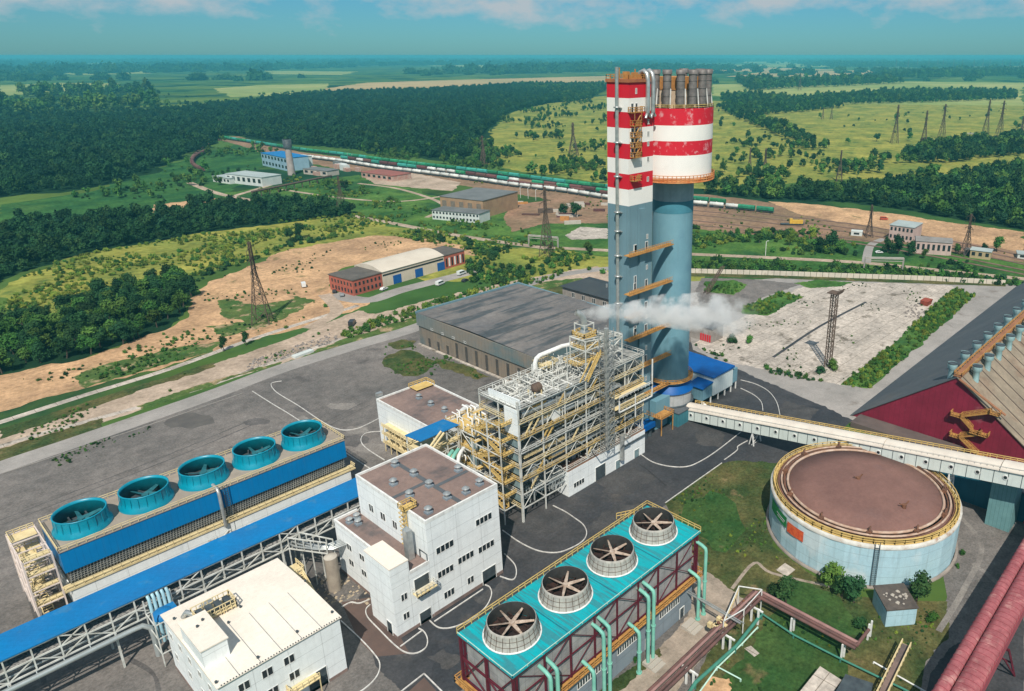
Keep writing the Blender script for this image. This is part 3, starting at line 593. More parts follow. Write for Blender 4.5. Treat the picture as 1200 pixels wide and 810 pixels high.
# yellow external stair at the right back corner of the low building
mb = MB()
mb.box(48.3, 133.5, 9.5, 51.2, 137.2, 9.65); mb.rail([(48.3,137.2,9.6),(48.3,133.5,9.6),(51.2,133.5,9.6),(51.2,137.2,9.6)], 1.2, 1.2, .13)
mb.bar((49,133.4,9.5),(49,122.5,1.2),.2,.45); mb.bar((50.6,133.4,9.5),(50.6,122.5,1.2),.2,.45)
for i in range(30): tt = i/29; mb.box(49, 133.2-tt*10.6, 9.4-tt*8.1, 50.6, 133.5-tt*10.6, 9.46-tt*8.1)
for x in (48.9, 50.7): mb.rail([(x,133.4,9.6),(x,122.5,1.4)], 1.1, 1.3, .11)
for y in (134, 136.8, 128): mb.bar((48.6,y,0),(48.6,y,9.5 if y > 130 else 5.4),.2); mb.bar((50.9,y,0),(50.9,y,9.5 if y > 130 else 5.4),.2)
tag(mb.build('outdoor_stair', steel_cream, None, (49,130,0)), 'yellow steel outdoor stair at the right end of the cream-roofed building', 'stairs')
# ------------------------------------------------------------------ blue-walled fan cooler with five fans
t = thing('cooling_unit', 'long blue and white cooling unit with louvred band and walkways, carrying five fan stacks', 'cooling tower', (18, 170, 0))
x0, x1, y0, y1 = 18.4, 80.8, 170.0, 185.0
mb = MB(); mb.box(x0, y0, 9.3, x1, y1, 14.3); mb.build('upper_wall', blue, t)
mb = MB(); mb.box(x0+.5, y0+.8, 5.2, x1-.5, y1-.8, 9.3); mb.build('louvre_band', grid_m, t)
mb = MB()
for i in range(104): x = x0+.6+i*.59; mb.bar((x, y0+.62, 6.4), (x+.3, y0+.5, 9.25), .16)
for i in range(5): mb.box(x0+.5, y0+.45, 6.8+i*.5, x1-.5, y0+.72, 6.84+i*.5)
mb.build('louvre_slats', pipe, t)
mb = MB(); mb.box(x0+.2, y0-.55, 0, x1+.2, y1-1, 5.2); mb.build('lower_wall', white, t)
mb = MB(); mb.box(x0-.15, y0-.15, 14.3, x1+.15, y1+.15, 14.5); mb.build('deck', M('deck_beige', (.34,.29,.24), (.27,.23,.19), .3, rough=.9), t)
mb = MB(); mb.rail([(x0-.1,y0-.1,14.5),(x1+.1,y0-.1,14.5),(x1+.1,y1+.1,14.5),(x0-.1,y1+.1,14.5)], 1.15, 1.6, .11, closed=True)
mb.build('deck_railing', steel_cream, t)
mb = MB(); mb.box(x0-1, y0-.7, 5.6, x1+1.6, y0+1.55, 5.75); mb.rail([(x0-1,y0-.7,5.7),(x1+1.6,y0-.7,5.7),(x1+1.6,y0+1.5,5.7)], 1.1, 1.7, .13); mb.box(x0-1,y0-.8,5.35,x1+1.6,y0-.7,5.8); mb.build('side_walkway', steel_cream, t)
mb = MB(); mb.tube([(48.9,178,15.0),(48.9,169.6,15.0),(48.9,169.0,14),(48.9,169.0,5.0)], .4, 10); mb.build('riser_pipe', pipe, t)
mb = MB()
for x in (50.0, 51.0): mb.bar((x,169.5,1),(x,169.5,15.3),.12)
for i in range(26): mb.bar((50.0,169.5,1.5+i*.5),(51.0,169.5,1.5+i*.5),.07)
mb.build('ladder', darkm, t)
mb = MB(); r = random.Random(3)
for i in range(16): x = 44+r.uniform(0,9); y = 169-r.uniform(0,1.4); mb.tube([(x,y,1+r.uniform(0,3)),(x+r.uniform(.5,2.5),y,1+r.uniform(0,3.4))], .16, 6)
mb.build('valve_pipes', steel_w, t)
# stair tower on the left end
mb = MB(); xs, ys = (12.6, 17.4), (171.5, 185.5)
for x in xs:
    for y in (171.5, 176.2, 180.8, 185.5): mb.bar((x,y,0),(x,y,14.6),.28)
for z in (3.4, 7, 10.6, 14.2):
    for x in xs: mb.bar((x,171.5,z),(x,185.5,z),.22)
    for y in (171.5, 176.2, 180.8, 185.5): mb.bar((12.6,y,z),(17.4,y,z),.22)
for i, (y, y2) in enumerate([(171.5,176.2),(176.2,180.8),(180.8,185.5)]):
    for z in (0, 3.4, 7, 10.6): mb.bar((12.6,y,z),(12.6,y2,z+3.5),.16)
mb.build('stair_tower_frame', M('pinkish_steel', (.70,.62,.58), (.6,.5,.46), .6, rough=.6), t)
mb = MB()
for i, z in enumerate((0, 3.4, 7, 10.6)):
    mb.box(12.8,182,z+3.4,17.2,185.3,z+3.5); mb.box(12.8,171.7,z+3.4,17.2,174,z+3.5)
    a, c = (174, 182) if i % 2 == 0 else (182, 174)
    for x in (13.6, 15.4): mb.bar((x,a,z),(x,c,z+3.45),.18,.4); mb.rail([(x,a,z),(x,c,z+3.45)], 1.1, 1.4, .12)
    for k in range(14): q = k/13; mb.box(13.6,a+(c-a)*q-.15,z+3.45*q,15.4,a+(c-a)*q+.15,z+3.45*q+.06)
    mb.rail([(12.7,182,z+3.5),(12.7,185.4,z+3.5),(17.3,185.4,z+3.5)], 1.1, 1.2, .12); mb.rail([(12.7,174,z+3.5),(12.7,171.6,z+3.5),(17.3,171.6,z+3.5)], 1.1, 1.2, .12)
mb.build('stair_flights', steel_cream, t)
def fan_stack(style, loc, label, group):
    if style == 'teal':
        t = thing('fan_stack', label, 'fan', (0,0,0), group)
        prof = [(5.5,0),(5.45,.5),(5.0,1.1),(4.85,1.8),(4.8,2.6),(4.85,3.6)]
        mb = MB(); mb.lathe((0,0,0), prof, 40); mb.lathe((0,0,0), [(4.95,3.6),(4.95,3.75),(4.7,3.75),(4.6,3.2)], 40)
        for i in range(20): a = 2*math.pi*i/20; mb.bar((5.02*math.cos(a),5.02*math.sin(a),1.1),(4.87*math.cos(a),4.87*math.sin(a),3.6),.1)
        mb.build('shell', teal, t)
        mb = MB(); mb.lathe((0,0,0), [(4.6,3.2),(4.55,.4),(5.2,.1)], 40); mb.build('inner_lining', M('inner_teal_shaded', (.0,.12,.16), (.0,.09,.12), .6, rough=.4), t)  # inside of the ring darkened: shade of the well put into its colour
        mb = MB(); mb.cyl((0,0,1.0), .75, .9, 14)
        for i in range(5):
            a = 2*math.pi*i/5+.3; c, s_ = math.cos(a), math.sin(a)
            f = lambda rr, w, z: (rr*c-w*s_, rr*s_+w*c, z)
            mb.add([f(.6,-.5,1.5),f(.6,.5,1.9),f(4.3,.3,1.7),f(4.3,-.3,1.5),f(.6,-.5,1.44),f(.6,.5,1.84),f(4.3,.3,1.64),f(4.3,-.3,1.44)], [(0,1,2,3),(7,6,5,4),(0,4,5,1),(1,5,6,2),(2,6,7,3),(3,7,4,0)])
        mb.build('fan_blades', M('fan_blade_teal', (.03,.17,.20), (.02,.10,.12), 1, rough=.5), t)
        mb = MB(); mb.disc((0,0,.12), 5.0, 30)  # near-black disc colours in the shade down the well
        for a in (-1.6, 1.6): mb.box(-4.6,a-.15,.5,4.6,a+.15,.9); mb.box(a-.15,-4.6,.5,a+.15,4.6,.9)
        mb.build('throat', darkm, t)
    else:
        t = thing('fan_stack', label, 'fan', (0,0,0), group)
        mb = MB(); mb.lathe((0,0,0), [(4.75,0),(4.7,.3),(4.35,1.2),(4.15,2.4),(4.15,2.9),(4.0,2.95)], 40); mb.build('shell', fibre, t)
        mb = MB(); mb.lathe((0,0,0), [(4.0,2.94),(3.92,2.2),(4.1,.3)], 40); mb.build('inner_lining', M('inner_shaded', (.05,.05,.048), (.03,.03,.03), 1), t)  # darker than the shell: recess shade is painted in
        mb = MB()
        for i in range(24): a = 2*math.pi*i/24; mb.bar((4.74*math.cos(a),4.74*math.sin(a),.2),(4.2*math.cos(a),4.2*math.sin(a),2.6),.06)
        for z, rr in ((.9,4.48),(1.8,4.26)): mb.lathe((0,0,0), [(rr,z-.03),(rr+.05,z-.03),(rr+.05,z+.03),(rr,z+.03)], 40)
        mb.build('rib', lattice_d, t)
        mb = MB(); mb.lathe((0,0,0), [(4.76,.02),(4.95,.02),(4.95,.22),(4.72,.22)], 40); mb.build('base_ring', whitep, t)
        mb = MB(); mb.cyl((0,0,1.8), .5, .5, 12)
        for i in range(6):
            a = 2*math.pi*i/6+.35; c, s_ = math.cos(a), math.sin(a); f = lambda rr, w, z: (rr*c-w*s_, rr*s_+w*c, z)
            mb.add([f(.4,-.25,2.0),f(.4,.25,2.2),f(1.2,.30,2.2),f(3.75,.16,2.12),f(3.75,-.12,2.0),f(1.2,-.26,2.0),f(.4,-.25,1.94),f(.4,.25,2.14),f(1.2,.30,2.14),f(3.75,.16,2.06),f(3.75,-.12,1.94),f(1.2,-.26,1.94)],
                   [(0,1,2,3,4,5),(11,10,9,8,7,6),(0,6,7,1),(1,7,8,2),(2,8,9,3),(3,9,10,4),(4,10,11,5),(5,11,6,0)])
        mb.build('fan_blades', M('fan_blade_pale', (.52,.43,.35), (.28,.20,.15), 1.2, rough=.6), t)
        mb = MB(); mb.disc((0,0,.1), 4.2, 30)  # dark disc carries the shade of the fan opening in its colour
        for a in (-2, 0, 2): mb.box(-3.8,a-.12,.6,3.8,a+.12,1.0); mb.box(a-.12,-3.8,.6,a+.12,3.8,1.0)
        mb.build('throat', M('rust_shaded', (.05,.025,.02), (.02,.015,.015), .8), t)
    t.location = loc; return t
LF = ['first fan stack from the left end of the blue cooling unit', 'second fan stack from the left on the blue cooling unit', 'middle one of the five teal fan stacks on the blue cooling unit', 'fourth fan stack from the left, right of the dark pipe on the blue cooling unit', 'last teal fan stack, at the right end of the blue cooling unit']
first = None
for i in range(5):
    loc = (24.4+12.25*i, 177.3, 14.5)
    if not first: first = o = fan_stack('teal', loc, LF[0], 'teal fan stacks')
    else: o = dup(first); o.location = loc; o['label'] = LF[i]; o.rotation_euler = (0,0,.4*i)
LF = ['grey ribbed fan stack at the near left end of the turquoise deck', 'second grey ribbed fan stack from the near end of the turquoise deck', 'third grey ribbed fan stack from the near end of the turquoise deck', 'farthest grey ribbed fan stack, at the lawn end of the turquoise deck']
first = None
# ------------------------------------------------------------------ turquoise-decked cooling tower
t = thing('cooling_tower', 'four-cell cooling tower with turquoise deck, dark red frame and grey lower walls', 'cooling tower', (56, 72, 0))
x0, x1, y0, y1 = 55.5, 105, 72.3, 86.4
mb = MB(); mb.box(x0, y0, 18.7, x1, y1, 19.0); mb.build('deck', turq, t)
mb = MB()
for i in range(1, 4): x = x0+(x1-x0)*i/4; mb.box(x-.1, y0+.1, 19.0, x+.1, y1-.1, 19.04)
mb.build('deck_joint', M('deck_joint_blue', (.01,.16,.22), (.01,.13,.18), 1), t)
mb = MB(); mb.rail([(x0,y1,19),(x1,y1,19),(x1,y0,19)], 1.2, 1.5, .12); mb.rail([(x1-4.5,y1-.3,19),(x1-8,y1+1.6,19)], 1.4, 1, .12); mb.build('deck_railing', steel_y, t)
mb = MB(); mb.rail([(x1,y0,19),(x0,y0,19),(x0,y1,19)], .35, 3, .1, mid=False); mb.build('deck_edge_rail', M('pale_mint_rail', (.50,.72,.62), (.4,.6,.5), 1), t)
mb = MB(); yb0, yb1 = y0+1.0, y1-1.0; xb0, xb1 = x0+1.0, x1-1.4
n = 8
for i in range(n+1):
    x = xb0+(xb1-xb0)*i/n
    for y in (yb0-.7, yb1+.7): mb.bar((x,y,9.2),(x,y,18.7),.28)
for j in range(3):
    y = yb0-.7+(yb1-yb0+1.4)*j/2
    for x in (xb0-.7, xb1+.7): mb.bar((x,y,9.2),(x,y,18.7),.42)
for z in (9.6, 14.0, 18.3):
    for y in (yb0-.7, yb1+.7): mb.bar((xb0-.7,y,z),(xb1+.7,y,z),.2)
    for x in (xb0-.7, xb1+.7): mb.bar((x,yb0-.7,z),(x,yb1+.7,z),.3)
for i in range(n):
    xa = xb0+(xb1-xb0)*i/n; xc = xb0+(xb1-xb0)*(i+1)/n
    if i % 2: xa, xc = xc, xa
    mb.bar((xa,yb0-.7,9.6),(xc,yb0-.7,14),.12); mb.bar((xc,yb0-.7,14),(xa,yb0-.7,18.3),.12)
for x in (xb0-.7, xb1+.7):
    mb.bar((x,yb0-.7,18.3),(x,(yb0+yb1)/2,9.6),.22); mb.bar((x,(yb0+yb1)/2,18.3),(x,yb1+.7,9.6),.22); mb.bar((x,yb0-.7,9.6),(x,(yb0+yb1)/2,14),.18); mb.bar((x,(yb0+yb1)/2,9.6),(x,yb1+.7,14),.18)
mb.build('frame', redst, t)
mb = MB(); mb.box(xb0, yb0, 9.0, xb1, yb1, 18.7); mb.build('cell_panels', M('cell_panel', (.36,.36,.36), (.24,.24,.245), .4, rough=.9, panel=2.0, pz=1.5, stain=((.34,.33,.30),.35,.56,.8)), t)
mb = MB(); mb.box(xb0-.2, yb0-.2, 0, xb1+.2, yb1+.2, 8.9); mb.build('lower_wall', greyp, t)
mb = MB(); mb.box(xb0-1.8, yb0-1.8, 8.6, xb1+1.8, yb0-.2, 8.75); mb.box(xb0-1.8, yb0-.2, 8.6, xb0-.2, yb1+1.8, 8.75); mb.box(xb1+.2, yb0-.2, 8.6, xb1+1.8, yb1+1.8, 8.75); mb.box(xb0-.2, yb1+.2, 8.6, xb1+.2, yb1+1.8, 8.75)
mb.rail([(xb0-1.8,yb0-1.8,8.75),(xb1+1.8,yb0-1.8,8.75),(xb1+1.8,yb1+1.8,8.75),(xb0-1.8,yb1+1.8,8.75)], 1.3, 1.3, .14, closed=True)
mb.build('walkway', orange, t)
for (a0, a1) in [(60, 67.5), (70, 76), (80.5, 86.5), (93, 99.5)]:
    win(t, 'y', yb0-.2, a0, a1, 4.6, 6.1, 9)
for a0 in (76.8, 88.8, 99.8): door(t, 'y', yb0-.2, a0, a0+1.3, .1, 2.6, MATS['mint_pipe'] if 0 else darkm)
for i in range(4):
    loc = (x0+(x1-x0)*(i+.5)/4, 79.6, 19.03)
    if not first: first = o = fan_stack('grey', loc, LF[0], 'grey ribbed fan stacks')
    else: o = dup(first); o.location = loc; o['label'] = LF[i]; o.rotation_euler = (0,0,.3*i)
# mint riser pipes
fp = None
sets = [(62, 2), (74.3, 3), (86.7, 3), (98.8, 2)]
spots = []
for bx_, k in [(61.5, 3), (74.0, 3), (86.2, 3)]:
    spots += [(bx_, 16.2), (bx_+1.5, 16.6), (bx_-2.6, 9.8)]
spots += [(104.3, 16.6), (102.3, 10.6)]
where = ['near end', 'near middle', 'far middle', 'lawn end']
for i, (x, zt) in enumerate(spots):
    mb = MB(); yy = yb0-3.0; m_ = mint
    mb.tube([(x,yb0-.3,zt+.3),(x,yb0-2.0,zt),(x,yy+.15,zt-.35),(x,yy,zt-1.0),(x,yy,0)], .36, 10)
    mb.cyl((x,yy,0), .55, .3, 12); mb.cyl((x,yy,zt*.5), .48, .2, 12)
    tall = 'tall' if zt > 12 else 'short'
    tag(mb.build('riser_pipe', m_, None, (x, yy, 0)), '%s mint green bent riser pipe at the %s of the turquoise cooling tower' % (tall, where[min(3, i//3)]), 'pipe', 'mint green riser pipes')
for i, (x, y) in enumerate([(87, 69.2), (99.6, 69.4)]):
    mb = MB(); mb.box(x-1.6, y-1.4, 0, x+1.6, y+1.9, .25); mb.box(x-1.6, y-.4, .25, x+1.6, y+1.9, .5); mb.box(x-1.6, y+.6, .5, x+1.6, y+1.9, .75)
    tag(mb.build('concrete_steps', concrete, None, (x, y, 0)), ['low concrete steps at the middle door of the turquoise cooling tower', 'low concrete steps at the lawn-end door of the turquoise cooling tower'][i], 'steps')
# ------------------------------------------------------------------ pipe gallery with the blue roof
t = thing('pipe_gallery', 'long pipe gallery with bright blue roof on white truss before the blue cooling unit', 'gallery', (0, 150, 0))
mb = MB(); mb.add([(-16,144.6,13.2),(87,144.6,13.2),(87,152.3,13.3),(-16,152.3,13.3),(-16,144.6,13.4),(87,144.6,13.4),(87,152.3,13.5),(-16,152.3,13.5)],
    [(0,3,2,1),(4,5,6,7),(0,1,5,4),(1,2,6,5),(2,3,7,6),(3,0,4,7)]); mb.build('roof', blue_roof, t)
mb = MB(); xs = [-15.5+3.95*i for i in range(27)]
for y in (144.9, 151.9):
    for x in xs: mb.bar((x,y,8.2),(x,y,13.2),.24)
    for z in (8.3, 10.7, 13.0): mb.bar((-15.5,y,z),(87,y,z),.26)
    for i in range(len(xs)-1):
        a, c = (xs[i], xs[i+1]) if i % 2 else (xs[i+1], xs[i]); mb.bar((a,y,8.3),(c,y,10.7),.18)
        if i % 5 == 2: mb.bar((xs[i],y,10.7),(xs[i+1],y,13),.18); mb.bar((xs[i+1],y,10.7),(xs[i],y,13),.18)
for x in xs[::1]: mb.bar((x,144.9,10.7),(x,151.9,10.7),.18); mb.bar((x,144.9,8.3),(x,151.9,8.3),.18)
for x in xs[1::4]:
    for y in (144.9, 151.9): mb.bar((x,y,0),(x,y,8.3),.36)
mb.build('truss', steel_w, t)
mb = MB(); mb.box(-15.5,145.1,10.8,87,149.4,10.9); mb.build('grating_floor', M('grating_floor', (.32,.31,.29), (.12,.12,.12), 2.2, rough=.9, lo=.45, hi=.55), t)
mb = MB()
for k, y in enumerate((150.0, 150.8, 151.5)): mb.tube([(-15.5,y,11.2),(87,y,11.2)], .28, 8)
for k, y in enumerate((145.8, 147.2, 149.4, 151.6)): mb.tube([(-15.5,y,8.8),(87,y,8.8)], .3, 8)
mb.build('pipes', pipe, t)
mb = MB(); mb.tube([(-15.5,143.9,7.7),(22.5,143.9,7.7),(24.2,143.9,7.6),(25.2,143.4,6.8),(25.4,143.3,5.2),(25.4,143.3,0)], .5, 12)
for i in range(9): mb.bar((-12+i*4, 143.9, 7.0), (-12+i*4, 144.9, 8.2), .15)
tag(mb.build('insulated_pipe', M('galvanised', (.50,.54,.54), (.42,.46,.46), .4, rough=.35, metal=.5), None, (0,143.9,0)), 'big silver insulated pipe running along the foot of the blue-roofed gallery', 'pipe')
# small blue-roofed booth and vertical pipes against the low white building
t = thing('pipe_riser_booth', 'small blue-topped riser booth squeezed between the blue-roofed gallery and the low white building', 'booth', (31.5, 141, 0))
mb = MB(); mb.lathe((27.3,141.2,0), [(1.9,9.6),(1.8,10.3),(1.2,10.8),(.01,11)], 18, smooth=True); mb.box(27.3,139.6,10.2,29.6,142.6,10.6); mb.build('roof', blue_roof, t)
mb = MB()
for i in range(5): mb.tube([(26.2+i*.8,143.9,2.0),(26.2+i*.8,143.9,12.4),(26.2+i*.8,144.6,12.8)], .3, 8)
mb.build('vertical_pipes', M('pale_blue_pipe', (.35,.55,.62), (.25,.42,.5), .5, rough=.4), t)
mb = MB()
for x in (25.2, 29.8):
    for y in (139.2, 144.0): mb.bar((x,y,0),(x,y,12.6),.2)
for z in (3,6.5,9.6): mb.rail([(25.2,139.2,z-1),(29.8,139.2,z-1),(29.8,144.0,z-1),(25.2,144.0,z-1)],1,4,.18,mid=False,closed=True)
mb.build('frame', steel_w, t)
t = thing('blue_porch', 'little square blue porch roof on white posts under the gallery truss', 'canopy', (47,147,0))
mb = MB(); q = [G(*p, 8.5) for p in [(324,622),(337,617),(347,627),(333,634)]]; cxq = sum(p.x for p in q)/4; cyq = sum(p.y for p in q)/4
mb.box(cxq-2, cyq-1.8, 8.2, cxq+2, cyq+1.8, 8.45); mb.build('roof', blue_roof, t)
mb = MB()
for sx in (-1.8,1.8):
    for sy in (-1.6,1.6): mb.bar((cxq+sx,cyq+sy,0),(cxq+sx,cyq+sy,8.2),.2)
mb.build('posts', steel_w, t)
mb = MB(); mb.box(46.5,140.5,6.6,49.5,143.5,6.7); mb.rail([(46.5,140.5,6.7),(49.5,140.5,6.7),(49.5,143.5,6.7)],1.1,1,.14)
for x in (46.6,49.4): mb.bar((x,140.6,0),(x,140.6,6.6),.2); mb.bar((x,143.4,0),(x,143.4,6.6),.2)
tag(mb.build('access_platform', steel_y, None, (48,142,0)), 'yellow railed access platform under the right part of the gallery truss', 'platform')
# branch pipe bridge from the gallery to the annex
t = thing('pipe_bridge', 'white truss pipe bridge curving from the blue-roofed gallery to the low annex', 'pipe bridge', (55,150,0))
mb = MB()
for dx in (0, 2.6):
    for z in (8.6, 11.4): mb.bar((53+dx,144.4,z),(57.6+dx*.6,136.5,z),.22)
    for i in range(6): q = i/5; a = lin((53+dx,144.4,8.6),(57.6+dx*.6,136.5,8.6),q); mb.bar(a,(a[0],a[1],11.4),.18); mb.bar(a,(a[0],a[1],0),.2) if i in (0,3,5) else None
mb.build('frame', steel_w, t)
mb = MB()
for k in range(5): mb.tube([(53.3+k*.5,146,9.2+.5*(k%2)),(53.9+k*.45,143,9.3+.5*(k%2)),(56.2+k*.4,139,9.3),(58.6,136+k*.6,9.4),(61.4,135.4+k*.6,9.4)], .22, 8)
mb.build('pipes', pipe, t)
# ------------------------------------------------------------------ process plant
t = thing('process_plant', 'open white steel process frame packed with yellow walkways and pipes before the striped tower', 'process plant', (101, 123, 0))
X = [101, 108.7, 116.4, 124, 131.6, 139.3, 147]; Y = [123, 130.2, 137.4]; LV = [4.0, 7.9, 11.6, 15.3, 19.2, 23.0, 27.2, 31.0]
def topz(x): return 31.0 if x < 139 else 30.6
for i, x in enumerate(X):
    for j, y in enumerate(Y):
        mb = MB(); w = .5 if i == 0 and j == 0 else .28
        mb.bar((x,y,0),(x,y,topz(x)+ (2.2 if i == 0 and j == 0 else 0)), w); mb.build('column', steel_w, t)
mb = MB()
for z in LV:
    for y in Y: mb.bar((101,y,z-.25),(147,y,z-.25),.16,.3)
    for x in X: mb.bar((x,123,z-.25),(x,137.4,z-.25),.16,.3)
mb.build('beams', steel_w, t)
mb = MB(); r = random.Random(9)
for k in range(len(LV)-1):
    for i in range(6):
        if (i+k) % 2 == 0 or r.random() < .15:
            a, c = (X[i], X[i+1]) if r.random() < .5 else (X[i+1], X[i]); mb.bar((a,122.9,LV[k]-.2),((a+c)/2,122.9,LV[k+1]-.3),.14); mb.bar((c,122.9,LV[k]-.2),((a+c)/2,122.9,LV[k+1]-.3),.14)
mb.build('bracing', steel_w, t)
for k, z in enumerate(LV):
    mb = MB()
    if z < 30: mb.box(101.2, 123.3 if z > 8 else 128, z-.06, 147, 137.2, z)
    else:
        for i in range(12): mb.box(101.3+i*3.8, 123.2, z-.05, 101.3+i*3.8+3.3, 137.2, z+.02)
    mb.build('floor', M('floor_grating', (.30,.30,.28), (.16,.17,.17), .7, rough=.85, lo=.42, hi=.58) if k == 0 else MATS['floor_grating'], t)
    mb = MB(); zz = z
    mb.rail([(101 if k > 1 else 116.4,122.8,zz),(147.2,122.8,zz)], 1.1, 2.5, .10); mb.rail([(100.8,137.4,zz),(100.8,123,zz)], 1.1, 2.0, .10)
    if k >= 5: mb.rail([(101,137.6,zz),(147.2,137.6,zz),(147.2,123,zz)], 1.15, 2.2, .13)
    mb.box(101 if k > 1 else 116.4,122.72,zz-.05,147.2,122.82,zz+.13) ; mb.box(100.72,123,zz-.05,100.8,137.4,zz+.13)
    mb.build('railing', [steel_cream, steel_y, steel_w][(k*2) % 3], t)
mb = MB(); mb.tube([(103,124.6,28.6),(123,124.6,28.6),(126,124.6,28.6)], .95, 14); mb.tube([(108,124.2,24.6),(138,124.2,24.6)], .6, 12); mb.tube([(112,124.2,13.2),(143,124.2,13.2)], .55, 12); mb.build('main_duct', pipe, t)
mb = MB(); mb.tube([(113.4,124.2,24.6),(113.4,123.2,24.6)], 1.4, 18); mb.build('manway', whitep, t)
mb = MB(); mb.tube([(106,124.5,9.4),(106,124.5,14.8)], 1.1, 14); mb.build('heat_exchanger', pipe, t)
# enclosed white stair panel at the left front of the top
mb = MB(); mb.add([(101.6,122.9,31),(101.6,134.5,31),(101.6,134.5,33.0),(101.6,122.9,33.4),(101.9,122.9,31),(101.9,134.5,31),(101.9,134.5,33.0),(101.9,122.9,33.4)], [(0,3,2,1),(4,5,6,7),(0,1,5,4),(1,2,6,5),(2,3,7,6),(3,0,4,7)]); mb.box(100.65,122.9,24,100.95,127.6,31); mb.build('wall_panel', white, t)
mb = MB(); mb.add([(100.62,123.2,4),(100.62,130,4),(100.62,130,23.5),(100.62,123.2,23.5),(100.7,123.2,4),(100.7,130,4),(100.7,130,23.5),(100.7,123.2,23.5)], [(0,3,2,1),(4,5,6,7)]);
mb2 = MB()
for k in range(len(LV)-2): mb2.box(101.15,123.6,LV[k]+1.3,101.3,130,LV[k+1]-.7)
mb2.build('glazed_panel', M('grey_glazing', (.22,.32,.34), (.14,.20,.22), .6, rough=.3), t)
# side stair tower (yellow/white) on the left face
mb = MB()
for y in (125.5, 130.2, 136.5):
    mb.bar((97.2,y,0),(97.2,y,28 if y < 135 else 20),.26)
for z in LV[:7]:
    mb.bar((97.2,125.5,z),(97.2,136.5,z),.2); mb.bar((97.2,125.5,z),(101,125.5,z),.2); mb.bar((97.2,130.2,z),(101,130.2,z),.2); mb.bar((97.2,136.5,z),(101,136.5,z),.2)
mb.build('stair_tower_frame', steel_w, t)
mb = MB()
for k in range(6):
    z, z2 = LV[k], LV[k+1]; a, c = (126.2, 135.6) if k % 2 == 0 else (135.6, 126.2)
    for x in (97.7, 99.3): mb.bar((x,a,z),(x,c,z2),.16,.36); mb.rail([(x,a,z),(x,c,z2)], 1.1, 1.7, .12)
    for i in range(12): q = i/11; yy = a+(c-a)*q; mb.box(97.7,yy-.15,z+(z2-z)*q,99.3,yy+.15,z+(z2-z)*q+.06)
    mb.box(97.2,135.6,z2-.05,101,137,z2); mb.box(97.2,124.9,z2-.05,101,126.2,z2); mb.rail([(97.1,137,z2),(97.1,135.6,z2)],1.1,1,.12); mb.rail([(97.1,126.4,z2),(97.1,124.8,z2),(100.8,124.8,z2)],1.1,1,.12)
mb.build('stair_flights', steel_y, t)
# enclosed base with windows
mb = MB(); mb.box(116.2, 122.3, 0, 147.3, 129, 7.5); mb.build('base_wall', white, t)
mb = MB(); mb.box(116.2, 122.4, 7.5, 147.3, 129, 7.65); mb.build('base_roof', M('rusty_roof', (.20,.11,.07), (.13,.08,.06), .3, rough=.9), t)
win(t, 'y', 122.3, 118.0, 122.0, 1.9, 3.3, 4); door(t, 'y', 122.3, 126.4, 130.3, .1, 4.2, name='gate'); door(t, 'y', 122.3, 134.6, 136.4, .1, 2.6, MATS['grey_glazing']); door(t, 'y', 122.3, 142.6, 144.6, .1, 2.6, MATS['grey_glazing'])
mb = MB(); mb.box(137.6,121.8,5.9,147,122.28,6.2); mb.build('cable_tray', darkm, t)
# equipment inside
r = random.Random(21)
for z0, z1, xs_, ys_ in [(4,7.5,(102,115),(124,136)),(8,11.2,(102,146),(124.5,136)),(11.8,15,(102,146),(124.5,136)),(15.5,18.8,(102,146),(124.5,136)),(19.4,22.6,(102,146),(124.5,136)),(23.2,26.8,(104,146),(124.5,136)),(27.4,30.4,(104,146),(124.5,136))]:
    for kk in range(3 if z0 > 4 else 2):
        x = r.uniform(xs_[0]+2, xs_[1]-6); y = r.uniform(126, 132); rr = r.uniform(.7, 1.15)
        mb = MB(); L_ = r.uniform(3, 7); mb.tube([(x,y,z0+rr+.3),(x+.3,y,z0+rr+.3),(x+L_,y,z0+rr+.3),(x+L_+.3,y,z0+rr+.3)], [rr*.6,rr,rr,rr*.6], 14); mb.box(x+.6,y-rr*.7,z0,x+1,y+rr*.7,z0+.5); mb.box(x+L_-1,y-rr*.7,z0,x+L_-.6,y+rr*.7,z0+.5)
        mb.build('vessel', [pipe, MATS['galvanised'], MATS['grey_wall'], whitep][r.randrange(4)], t)
    mb = MB()
    for kk in range(90):
        x = r.uniform(*xs_); y = 123.4+12*r.random()**2; z = r.uniform(z0+.4, z1); k2 = r.random(); rr = r.uniform(.06, .2)
        if k2 < .5: x2 = min(xs_[1]+1, x+r.uniform(3, 16)); mb.tube([(x,y,z),(x2,y,z),(x2+.4,y,z-.5),(x2+.4,y,z0)], rr, 6)
        elif k2 < .8: mb.tube([(x,y,z0),(x,y,z1)], rr*1.2, 6)
        else: mb.tube([(x,124,z),(x,136,z)], rr, 6)
    mb.build('pipework', [pipe, steel_w, MATS['galvanised']][r.randrange(3)], t)
    mb = MB()
    for kk in range(9):
        x = r.uniform(*xs_); y = r.uniform(124.5, 133); w = r.uniform(.5, 1.6); mb.box(x,y,z0,x+w,y+w*.8,z0+r.uniform(.8,2.4))
    mb.build('machinery', [darkm, MATS['grey_wall'], MATS['grey_glazing']][r.randrange(3)], t)
